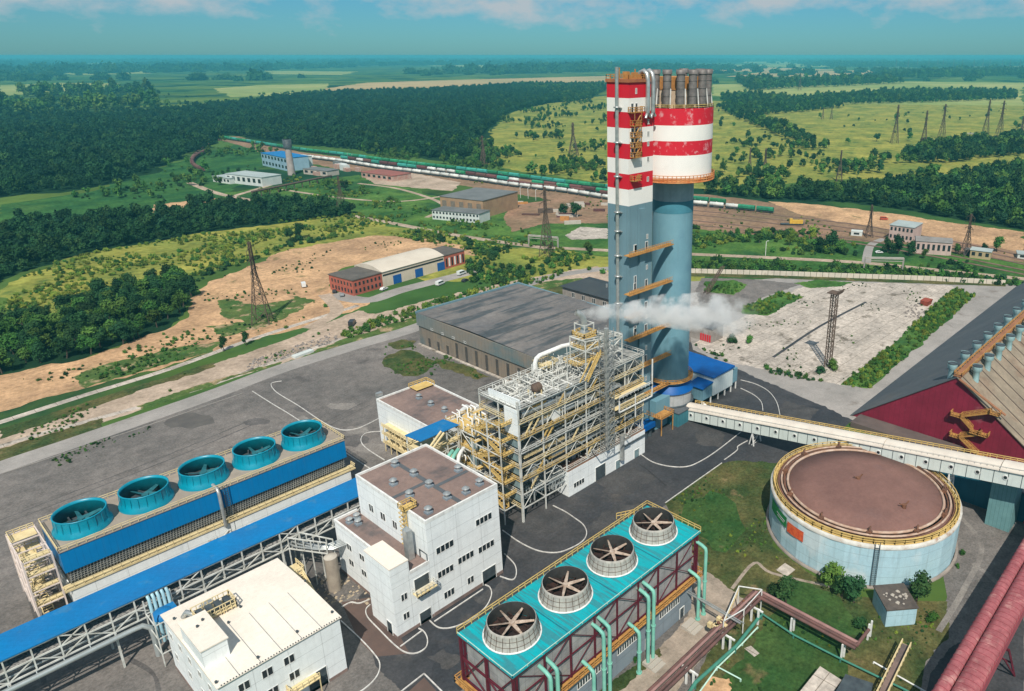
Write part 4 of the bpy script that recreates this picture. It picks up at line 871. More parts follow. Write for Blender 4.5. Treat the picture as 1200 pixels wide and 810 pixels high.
for k in range(1, 8):
    mb = MB(); z = LV[k-1]
    for q in range(2):
        x = r.uniform(102, 138); w = r.uniform(4, 8); zz = z+r.uniform(1.3, 2.4); mb.box(x,123.6,zz,x+w,126.5,zz+.08); mb.rail([(x,123.5,zz),(x+w,123.5,zz),(x+w,126.5,zz)],1.0,1.2,.09)
        x2 = r.uniform(102, 140); mb.bar((x2,123.5,z),(x2+3.6,123.5,LV[k]),.35,.1); mb.rail([(x2,123.2,z),(x2+3.6,123.2,LV[k])],1.0,1.1,.09)
    mb.rail([(101.5,126.8,z),(146.5,126.8,z)],1.1,2.0,.09); mb.rail([(101.5,130.8,z),(146.5,130.8,z)],1.1,2.0,.09)
    mb.build('inner_walkway', steel_y if k % 2 else steel_cream, t)
# dark filler core, added so that the back of the frame reads dense
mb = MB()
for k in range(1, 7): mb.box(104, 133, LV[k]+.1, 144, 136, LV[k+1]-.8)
mb.build('dark_core', M('dark_steel', (.12,.15,.16), (.06,.07,.08), .5, rough=.8, panel=1.3, stain=((.26,.27,.26),.5,.6,.8)), t)
# roof level equipment
mb = MB(); r = random.Random(4)
for kk in range(190):
    x = r.uniform(103, 128); y = r.uniform(124.5, 136.5); z = 31+r.uniform(.3, 1.4+1.6*(x > 112)*(y > 129)); k2 = r.random(); rr = r.uniform(.05, .15)
    if k2 < .45: mb.tube([(x,y,31),(x,y,z),(min(x+r.uniform(1.5,6),129),y,z)], rr, 6)
    elif k2 < .85: mb.tube([(x,y,31),(x,y,z),(x,min(y+r.uniform(1,5),137),z),(x,min(y+r.uniform(1,5),137),31)], rr, 6)
    else: mb.tube([(x,y,31),(x,y,z+.6)], rr*1.5, 6)
mb.build('roof_pipework', steel_w, t)
mb = MB(); mb.tube([(117.3,134.8,31),(117.3,134.8,34.4),(117.9,134.8,35.6),(119.0,134.8,36.1),(127,134.8,36.3),(131.5,133.5,36.3)], .6, 12); mb.build('bent_duct', whitep, t)
mb = MB(); mb.tube([(109.5,126.5,32.6),(111.2,126.5,32.6)], 1.25, 18); mb.tube([(108.9,126.5,32.6),(109.5,126.5,32.6)], [.5,1.2], 18)
mb.build('drum_vessel', lattice_d, t)
mb = MB()
for x in (108.6, 110.8):
    for y in (125.3, 127.7): mb.bar((x,y,31),(x,y,32.2),.25)
mb.box(119,133,32.6,123,136.5,33.2); mb.rail([(118.5,132.5,33.4),(123.5,132.5,33.4),(123.5,137,33.4),(118.5,137,33.4)],1,1.2,.1,closed=True); mb.build('roof_platform', steel_cream, t)
mb = MB()
for i in range(5): mb.bar((101.4+i*4.6,123.2,31.08),(101.4+i*4.6,137,31.08),.35,.12)
for y in (125.6,129,133): mb.bar((101.4,y,31.12),(128,y,31.12),.3,.12)
mb.build('roof_beams', whitep, t)
# upper tower (x 124..139)
mb = MB(); A = [(124.6,123.4),(138.6,123.4),(124.6,129.0),(138.6,129.0),(131.6,123.4),(131.6,129.0)]
for x, y in A: mb.bar((x,y,31),(x,y,41.5 if x < 138 else 39.5),.24)
for z in (35, 38.6, 41.3):
    zz = [z]*4
    mb.bar((124.6,123.4,z),(138.6,123.4,min(z,39.3)),.25); mb.bar((124.6,129.0,z),(138.6,129.0,min(z,39.3)),.25)
    for x in (124.6,131.6,138.6): mb.bar((x,123.4,min(z,39.3) if x>138 else z),(x,129.0,min(z,39.3) if x>138 else z),.25)
for y in (123.4, 129.0):
    for a, c in ((124.6,131.6),(138.6,131.6)): mb.bar((a,y,31.2),(c,y,35),.22); mb.bar((c,y,35),(a,y,38.6),.22); mb.bar((a,y,38.6),(c,y,41.3),.2)
for y in (125, 126.6, 128): mb.bar((124.6,y,41.3),(138.6,y,39.3),.22)
for x in (124.6,138.6): mb.bar((x,123.4,31.2),(x,129.0,35),.2); mb.bar((x,129.0,35),(x,123.4,38.6),.2)
mb.build('upper_frame', steel_w, t)
mb = MB()
for z, x0_, x1_ in ((35,122,131.6),(38.6,124.6,130.5)):
    mb.rail([(x0_,123.6,z),(x1_,123.6,z),(x1_,129.0,z),(x0_,129.0,z)],1.1,1.3,.1,closed=True)
    for q in range(6): mb.bar((x0_,124+q*.85,z),(x1_,124+q*.85,z),.3,.06)
mb.bar((123.5,122.7,31),(128.5,122.7,37.4),.2,.3); mb.bar((123.5,121.7,31),(128.5,121.7,37.4),.2,.3); mb.bar((121.6,122.7,31.2),(126.2,122.7,36.8),.2,.3); mb.rail([(123.5,121.7,31),(128.5,121.7,37.4)],1.1,1,.1)
mb.build('upper_walkway', steel_y, t)
mb = MB()
for x in (127,130.4):
    for y in (126,129.6): mb.bar((x,y,38.6),(x,y,44.4),.24)
for z in (41.4,44.2): mb.rail([(127,126,z-1),(130.4,126,z-1),(130.4,129.6,z-1),(127,129.6,z-1)],1,3,.2,mid=False,closed=True)
mb.build('stack_frame', steel_w, t)
mb = MB(); mb.lathe((128.7,127.8,0), [(1.5,31),(1.5,37),(1.9,38),(1.9,41),(1.0,42.4),(.85,44.3)], 16); mb.tube([(128.7,127.8,44.2),(128.5,127.9,45.6),(127.9,128.3,46.8),(126.9,128.9,47.4)], [.85,.85,.8,.8], 14, caps=False); mb.build('steam_stack', pipe, t)
mb = MB(); mb.box(126.4,125.6,40.6,131,130,41.0); mb.rail([(126.4,125.6,41),(131,125.6,41),(131,130,41),(126.4,130,41)],1.1,1,.2,closed=True); mb.build('stack_platform', steel_y, t)
# lattice riser tower on the front face
mb = MB(); q0 = [(128.6,119.8),(131.4,119.8),(131.4,122.4),(128.6,122.4)]
for x, y in q0: mb.bar((x,y,9.5),(x,y,44.2),.15)
z = 9.5
while z < 43.5:
    for i in range(4):
        a, c = q0[i], q0[(i+1)%4]; mb.bar((*a,z),(*c,z+1.7),.08); mb.bar((*a,z),(*c,z),.08)
    z += 1.7
mb.bar((127,119.3,27.3),(133.6,119.3,27.3),.25); mb.bar((125.2,119.3,10.2),(137.5,119.3,10.2),.25); mb.bar((125.2,119.3,10.2),(125.2,122.6,10.2),.25); mb.bar((137.5,119.3,10.2),(137.5,122.6,10.2),.25); mb.bar((133.6,119.3,27.3),(133.6,122.6,27.3),.25); mb.bar((127,119.3,27.3),(127,122.6,27.3),.25)
mb.build('lattice_riser', pipe, t)
mb = MB(); mb.cyl((130,121.1,9.5), .62, 34.5, 12); mb.tube([(136.4,121.5,10.5),(136.4,121.5,2.8)],.7,12); mb.build('riser_duct', pipe, t)
mb = MB()
for y in (119.2, 123.4): mb.bar((133,119.4,22.9),(146.8,119.4,22.9),.28)
mb.bar((133,119.4,19.4),(146.8,119.4,19.4),.28); mb.bar((133,119.4,19.4),(133,119.4,22.9),.28); mb.bar((146.8,119.4,19.4),(146.8,119.4,30.6),.28); mb.rail([(133,119.4,23),(147,119.4,23)],1.1,1.5,.10)
mb.bar((139.6,119.4,15.5),(139.6,119.4,22.9),.24)
mb.build('outrigger_frame', whitep, t)
mb = MB(); mb.box(133.2,120.9,22.75,146.6,122.4,22.9); mb.box(133.2,120.9,19.3,146.6,122.4,19.42); mb.rail([(133.2,119.6,19.4),(146.6,119.6,19.4)],1.1,1.5,.1); mb.build('outrigger_deck', steel_cream, t)
mb = MB(); mb.bar((120.5,126,31),(120.5,126,40.5),.14); mb.bar((116.5,133,31),(116.5,133,37),.1); mb.bar((122,130,31),(122,130,36.6),.1); mb.build('lightning_rod', steel_w, t)
# ------------------------------------------------------------------ small pieces left of the plant
t = thing('pipe_rack', 'tangle of yellow platforms, white legs and valves between the blue canopy and the process frame', 'pipe rack', (101,138,0))
mb = MB()
for x in (100.5, 105, 110): 
    for y in (139.5, 146, 152): mb.bar((x,y,0),(x,y,24 if y < 141 else 20),.26)
for z in (8, 13, 18):
    for y in (139.5,146,152): mb.bar((100.5,y,z),(110,y,z),.24)
    for x in (100.5,105,110): mb.bar((x,139.5,z),(x,152,z),.24)
for z in (3,8,13): mb.bar((100.5,139.5,z),(100.5,146,z+5),.18); mb.bar((100.5,152,z),(100.5,146,z+5),.18)
mb.build('frame', steel_w, t)
mb = MB()
for z in (8,13,18): mb.box(100.5,139.5,z,110,152,z+.1); mb.rail([(100.4,139.5,z),(100.4,152.1,z),(110,152.1,z)],1.2,1.5,.15)
mb.build('platforms', steel_y, t)
mb = MB(); r = random.Random(33)
for i in range(60):
    z0 = (0,8.2,13.2,18.2)[r.randrange(4)]; x = r.uniform(100.2,108); y = r.uniform(139.8,151); h = r.uniform(1,3.4)
    mb.tube([(x,y,z0),(x,y,z0+h),(x,y+r.uniform(.5,2.5),z0+h)], r.uniform(.12,.3), 7)
mb.build('pipework', [whitep], t)
mb = MB()
for z0 in (8.2,13.2): mb.box(101.5,141,z0,104,144,z0+3); mb.box(105.5,147,z0,108.5,150,z0+2.6)
mb.build('machinery', MATS['grey_glazing'], t)
t = thing('air_duct', 'short white steaming duct beside the two-storey block', 'duct', (100,155,0))
mb = MB(); mb.tube([(104,152,17.5),(106,154,17.6),(110,156,17.6),(113,158,15)], .8, 12); mb.bar((106,154,0),(106,154,17),.3); mb.build('duct', whitep, t)
# ------------------------------------------------------------------ striped tower
red = M('tower_red', (.62,.010,.025), (.55,.012,.03), .15, rough=.6, streak=.1)
redw = M('tower_red_flaking', (.60,.012,.03), (.54,.012,.03), .15, rough=.65, stain=((.66,.40,.42),.55,.56,.6))
twh = M('tower_white', (.82,.80,.76), (.76,.74,.71), .15, rough=.6, stain=((.55,.50,.46),.12,.64,.35))
tgr = M('tower_blue_grey', (.16,.27,.32), (.13,.225,.27), .08, rough=.65, streak=.18, panel=3.2, stain=((.10,.20,.26),.05,.56,.45))
tgc = M('cylinder_blue_grey', (.17,.33,.40), (.13,.27,.335), .08, rough=.6, streak=.2, stain=((.10,.21,.28),.06,.56,.45))
teald = M('teal_panel', (.05,.20,.24), (.04,.16,.20), .2, rough=.6, panel=1.5)
t = thing('granulation_tower', 'tall tower with red and white striped top on a blue-grey shaft and cylinder', 'tower', (150, 131, 0))
sx0, sx1, sy0, sy1 = 150.0, 160.2, 131.0, 138.7
bands = [(0,71.3,tgr),(71.3,75.8,twh),(75.8,79.9,red),(79.9,83.9,twh),(83.9,87.9,red),(87.9,91.9,twh),(91.9,96.0,red),(96.0,99.5,twh),(99.5,103.4,red)]
names = ['shaft_wall']+['white_band','red_band']*4
for (a, c, m_), n_ in zip(bands, names):
    mb = MB(); mb.box(sx0, sy0, a, sx1, sy1, c); mb.build(n_, m_, t)
mb = MB(); mb.box(sx0-.35, sy0-.35, 103.4, sx1-1.2, sy1+.2, 104.2); mb.build('shaft_roof', M('rusty_band', (.40,.14,.06), (.28,.10,.05), .6), t)
mb = MB(); mb.box(154.2, sy0-.6, 0, 156.4, sy0-.02, 70.0); mb.build('pilaster', tgr, t)
mb = MB(); r = random.Random(2)
for i in range(5): x = 151+i*1.7; mb.box(x,132.5,104.2,x+r.uniform(.6,1.2),134,104.2+r.uniform(.8,1.9))
mb.rail([(sx0-.2,sy0-.2,104.2),(sx1-1.4,sy0-.2,104.2),(sx1-1.4,sy1,104.2),(sx0-.2,sy1,104.2)], 1.1, 1.5, .12, closed=True); mb.bar((152,136,104.2),(152,136,107),.2); mb.bar((156,134,104.2),(156,134,106.6),.25)
mb.build('roof_equipment', M('ochre_steel', (.50,.24,.07), (.36,.16,.05), .8), t)
def winz(x, z): return win(t, 'y', sy0, x, x+.9, z, z+1.2, 2)
for z in (97.0, 92.6, 89.4, 86.8, 82.6, 77.2): winz(157.6, z)
win(t, 'y', sy0, 152.6, 153.3, 100.6, 101.9, 2)
for z in (61, 52, 37, 27, 17): win(t, 'y', sy0, 157.6, 158.4, z, z+1.2, 2); door(t, 'y', sy0, 152.4, 153.2, z-3, z-1)
# long steel vent pipe on the shaft
px_ = 149.1; py_ = 134.3; mb = MB(); mb.tube([(px_,py_,26),(px_,py_,107.2)], .5, 12)
for z in (34,43,51,57,64,69.3,79,88,97): mb.lathe((px_,py_,z), [(.5,0),(.95,0),(.95,.35),(.5,.35)], 12); mb.box(px_+.3,py_-1.1,z-.1,150,py_+1.1,z+.15)
mb.build('vent_pipe', pipe, t)
# caged balconies
mb = MB()
for z in (96.0, 92.6, 89.6, 87.0, 84.4, 78.2):
    x0_, x1_ = (149.8, 154.6) if z == 96.0 else (150.6, 153.6)
    mb.box(x0_, 129.4, z-.15, x1_, sy0, z); mb.rail([(x0_,sy0,z),(x0_,129.4,z),(x1_,129.4,z),(x1_,sy0,z)], 1.3, .9, .14)
    for i in range(5): mb.bar((x0_+(x1_-x0_)*i/4,129.4,z),(x0_+(x1_-x0_)*i/4,129.4,z+1.3),.1)
for x in (150.7, 153.5): mb.bar((x,129.5,84.4),(x,129.5,97.2),.12)
for i in range(4): z = 84.6+i*2.7; mb.bar((150.9,129.6,z),(153.2,129.6,z+2.5),.3,.12)
mb.build('balcony', orange, t)
mb = MB()
for z in (96.0, 89.6, 87.0, 84.4): door(t, 'y', sy0, 150.9, 151.8, z+.05, z+2.1); door(t, 'y', sy0, 152.6, 153.4, z+.05, z+2.1)
# goose-neck pipes
for x in (156.8, 159.0):
    mb = MB(); mb.tube([(x,130.2,95.5),(x,130.2,103.8),(x,130.6,105.4),(x,131.6,106.2),(x,132.8,105.8),(x,133.4,104.2)], .62, 12); mb.tube([(x-.9,130.2,94.2),(x,130.2,95.8),(x+.9,130.2,94.6)], .45, 10); mb.build('goose_neck_pipe', pipe, t)
# cylinder, drum
cx_, cy_ = 173.1, 133.7
mb = MB(); mb.lathe((cx_,cy_,0), [(6.05,11),(6.05,66.5)], 48); mb.build('cylinder', tgc, t)
mb = MB(); mb.lathe((cx_,cy_,0), [(6.1,66.5),(6.1,70)], 48); mb.build('cylinder_collar', M('collar_teal', (.06,.22,.29), (.05,.18,.24), .3), t)
mb = MB(); mb.lathe((cx_,cy_,0), [(6.05,70),(6.05,77)], 48); mb.build('cylinder_neck', M('neck_grey', (.34,.42,.46), (.26,.33,.37), .3, streak=.3), t)
R_ = 11.0
for a, c, m_, n_ in [(77.3,83.8,twh,'drum_band'),(83.8,87.7,redw,'drum_band'),(87.7,91.9,twh,'drum_band'),(91.9,96.4,redw,'drum_band')]:
    mb = MB(); mb.lathe((cx_,cy_,0), [(R_,a),(R_,c)], 64); mb.build(n_, m_, t)
mb = MB(); mb.disc((cx_,cy_,76.8), R_, 64, False); mb.disc((cx_,cy_,96.2), R_-.02, 64, True); mb.build('drum_floor', brown_roof, t)
mb = MB(); mb.lathe((cx_,cy_,0), [(R_,76.2),(R_+.9,76.2),(R_+.9,76.5),(R_,76.5)], 64)
for z in (77.0, 77.6, 78.2): mb.lathe((cx_,cy_,0), [(R_+.75,z),(R_+.9,z),(R_+.9,z+.15),(R_+.75,z+.15)], 64)
for i in range(60): a = 2*math.pi*i/60; mb.bar((cx_+(R_+.82)*math.cos(a),cy_+(R_+.82)*math.sin(a),76.5),(cx_+(R_+.82)*math.cos(a),cy_+(R_+.82)*math.sin(a),78.3),.16)
mb.build('drum_walkway', M('orange_red_rail', (.50,.15,.04), (.62,.30,.12), .5), t)
mb = MB(); mb.lathe((cx_,cy_,0), [(R_+.02,77.35),(R_+.3,77.35),(R_+.3,76.5)], 64); mb.build('drum_skirt', MATS['orange_red_rail'], t)
mb = MB(); ring = [(cx_+(R_-.2)*math.cos(2*math.pi*i/40), cy_+(R_-.2)*math.sin(2*math.pi*i/40), 96.2) for i in range(40)]
mb.rail(ring, 1.1, 1.8, .14, closed=True); mb.build('drum_railing', steel_y, t)
mb = MB(); mb.box(cx_-5, cy_-5, 96.2, cx_+5, cy_+5.5, 103.5); mb.build('roof_house', M('roof_house_pale', (.66,.55,.42), (.5,.36,.24), .25), t)
mb = MB(); mb.box(cx_-5.15, cy_-5.15, 101.0, cx_+5.15, cy_+5.65, 104.4); mb.build('roof_house_band', MATS['ochre_steel'], t)
for i, fi in enumerate((-36,-14,9,31,53,77,102,130,165)):
    a = R(-142.3+fi); x, y = cx_+9.2*math.cos(a), cy_+9.2*math.sin(a); hh = 106.2
    mb = MB(); mb.cyl((x,y,97.4), 1.15, 8.3, 18); mb.lathe((x,y,0), [(1.35,105.2),(1.35,106.4),(1.1,106.4)], 18); mb.disc((x,y,106.2),1.3,18)
    for z in (99.5,101.5,103.5): mb.lathe((x,y,z), [(1.17,0),(1.25,0),(1.25,.12),(1.17,.12)], 18)
    mb.bar((x,y,96.2),(x,y,97.6),.7)
    mb.build('exhaust_stack', M('stack_grey', (.22,.20,.19), (.13,.12,.12), .8, rough=.6, metal=.2, streak=.4) if i == 0 else MATS['stack_grey'], t)
    mb = MB(); a2 = a+.12; mb.bar((cx_+9.9*math.cos(a2),cy_+9.9*math.sin(a2),101.5),(cx_+(R_-.4)*math.cos(a2),cy_+(R_-.4)*math.sin(a2),96.3),.22); mb.build('stay', whitep, t)
# bridges between shaft and cylinder
for z in (58.0, 46.8, 40.0, 33.0, 23.2):
    mb = MB(); xe = 167.6 if z != 40 else 154; xs0 = 148.0
    mb.box(xs0, 128.9, z-.2, xe, 130.98, z)
    for i in range(int((xe-xs0)/.9)): x = xs0+.1+i*.9; mb.bar((x,128.95,z),(x,128.95,z+1.15),.1)
    mb.bar((xs0,128.95,z+1.15),(xe,128.95,z+1.15),.12); mb.bar((xs0,128.95,z+.6),(xe,128.95,z+.6),.1); mb.box(xs0,128.8,z-.3,xe,128.9,z+.05)
    mb.build('bridge_walkway', orange, t)
    for x in (152.2, 157.2): door(t, 'y', sy0, x, x+1.0, z+.05, z+2.1)
mb = MB()
for i in range(26):
    a = R(150+i*8); a2 = R(150+(i+1)*8)
    for z in (14.2, 13.6): mb.bar((cx_+7.5*math.cos(a),cy_+7.5*math.sin(a),z),(cx_+7.5*math.cos(a2),cy_+7.5*math.sin(a2),z),.14)
    mb.bar((cx_+7.5*math.cos(a),cy_+7.5*math.sin(a),13),(cx_+7.5*math.cos(a),cy_+7.5*math.sin(a),14.2),.14)
mb.lathe((cx_,cy_,0), [(5.9,12.9),(7.6,12.9),(7.6,13.1),(5.9,13.1)], 48); mb.box(150,129.0,12.9,168,131,13.1); mb.rail([(147.5,129,13.1),(166.5,129,13.1)],1.2,1.2,.14); mb.build('ring_walkway', orange, t)
mb = MB(); mb.lathe((cx_,cy_,0), [(7.9,9.3),(7.3,10.4),(5.95,11.9)], 48); mb.build('ring_roof', M('deep_blue', (.0,.09,.33), (.0,.075,.28), .3, rough=.5), t)
mb = MB(); mb.lathe((cx_,cy_,0), [(7.3,5.0),(7.3,9.6)], 48); mb.build('base_drum', M('base_grey', (.42,.43,.43), (.3,.31,.31), .3, streak=.4, panel=2), t)
mb = MB(); mb.lathe((cx_,cy_,0), [(7.5,0),(7.5,4.9)], 12, smooth=False); mb.box(160.2,128.6,0,167,134,9.5); mb.build('base_wall', MATS['cylinder_blue_grey'], t)
mb = MB(); mb.lathe((cx_,cy_,0), [(7.3,4.9),(8.0,4.9),(8.0,5.1),(7.3,5.1)], 48); mb.build('base_ledge', darkm, t)
mb = MB(); mb.box(166,124.4,0,171.4,129.5,4.6); mb.build('annex_wall', teald, t)
mb = MB(); mb.prism([(165.8,124.1),(171.8,124.1),(174.4,128.5),(172,131),(165.8,129)], lambda x,y: 4.6, lambda x,y: 4.8); mb.build('annex_roof', slate, t)
mb = MB(); mb.box(158,124.6,5.6,164,128.4,5.75); mb.rail([(158,124.6,5.7),(164,124.6,5.7),(164,128.4,5.7)],1.2,1,.15); mb.bar((158,126,5.6),(152,126,9.6),.9,.25); mb.rail([(152,125.5,9.7),(158,125.5,5.7)],1.1,1.2,.14)
for x in (158.2,163.8): mb.bar((x,124.8,0),(x,124.8,5.6),.25)
mb.build('lower_stair', orange, t)
mb = MB(); mb.box(151,126.2,3.4,157,129.6,5.0); mb.build('hopper', MATS['deep_blue'], t)
mb = MB()
for x in (152,154,156): mb.cyl((x,127.8,0), .8, 3.4, 12)
mb.build('hopper_leg', darkm, t)
# ------------------------------------------------------------------ steam
sm = bpy.data.materials.new('steam'); sm.use_nodes = True; nt = sm.node_tree; nt.nodes.remove(nt.nodes['Principled BSDF']); N = nt.nodes.new; L = nt.links.new
pv = N('ShaderNodeVolumePrincipled'); pv.inputs['Color'].default_value = (1,1,1,1); pv.inputs['Anisotropy'].default_value = 0
tcn = N('ShaderNodeTexCoord'); sp = N('ShaderNodeSeparateXYZ'); L(tcn.outputs['Object'], sp.inputs[0])
def mth(op, a, c=None, cl=False):
    m_ = N('ShaderNodeMath'); m_.operation = op; m_.use_clamp = cl
    for k, s_ in ((0, a), (1, c)):
        if s_ is None: continue
        if isinstance(s_, (int, float)): m_.inputs[k].default_value = s_
        else: L(s_, m_.inputs[k])
    return m_.outputs[0]
LEN = 54.0
tt = mth('DIVIDE', sp.outputs[0], LEN)
no = N('ShaderNodeTexNoise'); no.inputs['Scale'].default_value = .2; no.inputs['Detail'].default_value = 7; no.inputs['Roughness'].default_value = .62; L(tcn.outputs['Object'], no.inputs['Vector'])
nb = N('ShaderNodeTexNoise'); nb.inputs['Scale'].default_value = .05; nb.inputs['Detail'].default_value = 2
av = N('ShaderNodeVectorMath'); av.inputs[1].default_value = (40,13,5); L(tcn.outputs['Object'], av.inputs[0]); L(av.outputs[0], nb.inputs['Vector'])
wob = mth('MULTIPLY', mth('SUBTRACT', nb.outputs[0], .5), mth('MULTIPLY', tt, 14))
rad = mth('ADD', 1.15, mth('MULTIPLY', mth('POWER', mth('MAXIMUM', tt, 0), .9), 6.5))
yy = mth('ADD', sp.outputs[1], 0); zz = mth('SUBTRACT', sp.outputs[2], wob)
rr = mth('SQRT', mth('ADD', mth('MULTIPLY', yy, yy), mth('MULTIPLY', zz, zz)))
q = mth('SUBTRACT', 1, mth('DIVIDE', rr, rad))
dn = mth('ADD', mth('ADD', q, .05), mth('MULTIPLY', mth('MULTIPLY', mth('SUBTRACT', no.outputs[0], .53), 5.0), mth('ADD', .85, mth('MULTIPLY', tt, .6), True)))
fall = mth('POWER', mth('MAXIMUM', mth('SUBTRACT', 1.0, tt), 0), .8)
dd = mth('MULTIPLY', mth('MULTIPLY', mth('MULTIPLY', dn, 1.3, True), mth('GREATER_THAN', q, 0)), mth('MULTIPLY', mth('MULTIPLY', fall, .9), mth('ADD', .32, mth('MULTIPLY', tt, 1.1), True)))
L(dd, pv.inputs['Density']); L(pv.outputs[0], nt.nodes['Material Output'].inputs['Volume'])
p0 = Vector((127.0,128.6,47.4)); 
def rayp(px, py, d):
    u = (px-CX)/F; v = (py-CY)/F; f = math.cos(PIT)-v*math.sin(PIT); k = -math.sin(PIT)-v*math.cos(PIT)
    return Vector(((FX*f+RX*u)*d/f, (FY*f+RY*u)*d/f, H+k*d/f))
p1 = rayp(890, 368, 205); d = (p1-p0).normalized()
mb = MB(); mb.box(0, -11, -11, LEN, 11, 13); sm.cycles.volume_step_rate = .35; o = mb.build('steam_plume', sm); o.location = p0; o.rotation_euler = d.to_track_quat('X', 'Z').to_euler(); o['kind'] = 'stuff'; o['label'] = 'white steam drifting right from the stack of the process frame past the tower'
# ------------------------------------------------------------------ dark hall
t = thing('industrial_hall', 'large flat dark-roofed hall with weathered tan and grey cladding behind the process frame', 'hall', (154,175,0))
hw = M('weathered_cladding', (.25,.20,.15), (.19,.165,.14), .12, rough=.85, panel=1.9, streak=.5, stain=((.10,.14,.15),.07,.53,.7))
hr = M('hall_roof', (.18,.165,.155), (.11,.11,.115), .045, rough=.9, det=10, stain=((.045,.06,.07),.5,.50,.8), aniso=(.08,.5,1), dist=.6, grain=.2, gsc=.5)
hx0, hx1, hy0, hy1 = 154.2, 207, 178.0, 246.5
mb = MB(); mb.box(hx0, hy0, 0, hx1, hy1, 8.0); mb.build('lower_wall', hw, t)
mb = MB(); mb.box(hx0-.5, hy0-.5, 8.0, hx1+.5, hy1+.5, 13.0); mb.build('upper_wall', M('upper_cladding', (.24,.20,.16), (.16,.19,.19), .05, rough=.8, panel=1.9, streak=.4, stain=((.08,.16,.18),.03,.50,.8)), t)
mb = MB(); mb.add([(hx0-.3,hy0-.3,12.9),(hx1+.3,hy0-.3,12.9),(hx1+.3,hy1+.3,12.9),(hx0-.3,hy1+.3,12.9),(hx0-.3,(hy0+hy1)/2,12.9),(hx1+.3,(hy0+hy1)/2,12.9)], [(0,1,5,4),(4,5,2,3)]); 
for v_ in range(4,6): pass
mb.v = [(x, y, 13.1 if i < 4 else 13.9) for i, (x, y, z) in enumerate(mb.v)]; mb.build('roof', hr, t)
mb = MB(); mb.box(hx0-.6,hy1-.1,12.9,hx1+.6,hy1+.6,13.8); mb.box(hx1-.1,hy0,12.9,hx1+.6,hy1,13.7); mb.build('parapet', tgr, t)
mb = MB(); mb.box(hx0-1.4,hy0,0,hx0-.3,hy1,.35); mb.build('plinth', g_slab, t)
for i in range(11): y = hy1-6-i*6.0; door(t, 'x', hx0, y-1.6, y, .3, 6.6 if i > 2 else 4, M('dark_opening', (.05,.05,.05), (.09,.08,.07), .6) if i == 0 else MATS['dark_opening'], name='door', fm=hw)
for i in range(4): y = hy1-9-i*7; win(t, 'x', hx0-.5, y-1.6, y, 8.3, 9.0, 2)
# dark-roofed office behind, partly hidden by the tower
t = thing('brick_office', 'old grey brick building with black hipped roof behind the striped tower', 'building', (230,205,0))
mb = MB(); mb.box(226,188,0,244,238,9.5); mb.build('wall', M('grey_brick', (.33,.30,.27), (.25,.22,.20), .5, streak=.3), t)
mb = MB(); mb.add([(225,187,9.5),(245,187,9.5),(245,239,9.5),(225,239,9.5),(235,195,12.2),(235,231,12.2)], [(0,1,4),(1,2,5,4),(2,3,5),(3,0,4,5),(0,3,2,1)]); mb.build('roof', M('black_roof', (.035,.045,.055), (.05,.06,.065), .1), t)
for i in range(7): win(t, 'x', 226, 232-i*6.5-2, 232-i*6.5, 5.4, 7.6, 2); win(t, 'x', 226, 232-i*6.5-2, 232-i*6.5, 1.4, 3.4, 2)
mb = MB(); mb.cyl((233,214,11.5), .5, 2.2, 10); mb.cyl((233,216.5,11.5), .5, 1.6, 10); mb.build('roof_vent', pipe, t)
t = thing('shed', 'long low grey shed with a red-striped gate right of the tower', 'shed', (250,175,0))
q = G(846,352); mb = MB(); mb.box(232,158,0,240,186,6); mb.build('wall', MATS['grey_brick'], t); mb = MB(); mb.box(231.6,157.6,6,240.4,186.4,6.3); mb.build('roof', slate, t)
mb = MB()
for i in range(5): mb.box(231.7,158.5+i*1.1,.3,231.95,159.1+i*1.1,3.2)
mb.build('striped_gate', red, t)
# ------------------------------------------------------------------ small blue-roofed building at the tower foot
t = thing('blue_roof_building', 'pale stilted building with deep blue roof at the right foot of the tower', 'building', (188,126,0))
pale = M('pale_blue_cladding', (.58,.66,.66), (.50,.59,.60), .3, panel=1.2, rough=.6)
mb = MB(); mb.box(187.5,126.2,2.6,199,150,9.2); mb.build('wall', pale, t)
mb = MB(); mb.add([(187.0,125.8,9.2),(199.5,125.8,9.2),(199.5,150.4,9.2),(187.0,150.4,9.2),(187.0,125.8,9.5),(199.5,125.8,9.9),(199.5,150.4,9.9),(187.0,150.4,9.5)], [(0,3,2,1),(4,5,6,7),(0,1,5,4),(1,2,6,5),(2,3,7,6),(3,0,4,7)]); mb.build('roof', MATS['deep_blue'], t)
mb = MB(); mb.box(181.8,126.6,2.6,187.4,132.2,7.0); mb.box(199.1,126.6,3,202.5,130,8); mb.build('porch_wall', M('porch_blue', (.16,.30,.37), (.13,.26,.32), .4, panel=1.2), t)
mb = MB(); mb.add([(181.3,126.2,6.9),(187.4,126.2,7.6),(187.4,132.6,7.6),(181.3,132.6,6.9),(181.3,126.2,7.1),(187.4,126.2,7.8),(187.4,132.6,7.8),(181.3,132.6,7.1)], [(0,3,2,1),(4,5,6,7),(0,1,5,4),(1,2,6,5),(2,3,7,6),(3,0,4,7)]); mb.build('porch_roof', MATS['deep_blue'], t)
mb = MB()
for x, y in [(182.1,126.9),(187.1,126.9),(182.1,131.8),(191,126.6),(195,126.6),(198.7,126.6),(202.2,126.9)]: mb.bar((x,y,0),(x,y,2.7),.35)
mb.bar((183,129,2.6),(183,124.6,0),.9,.2); mb.build('stilt', whitep, t)
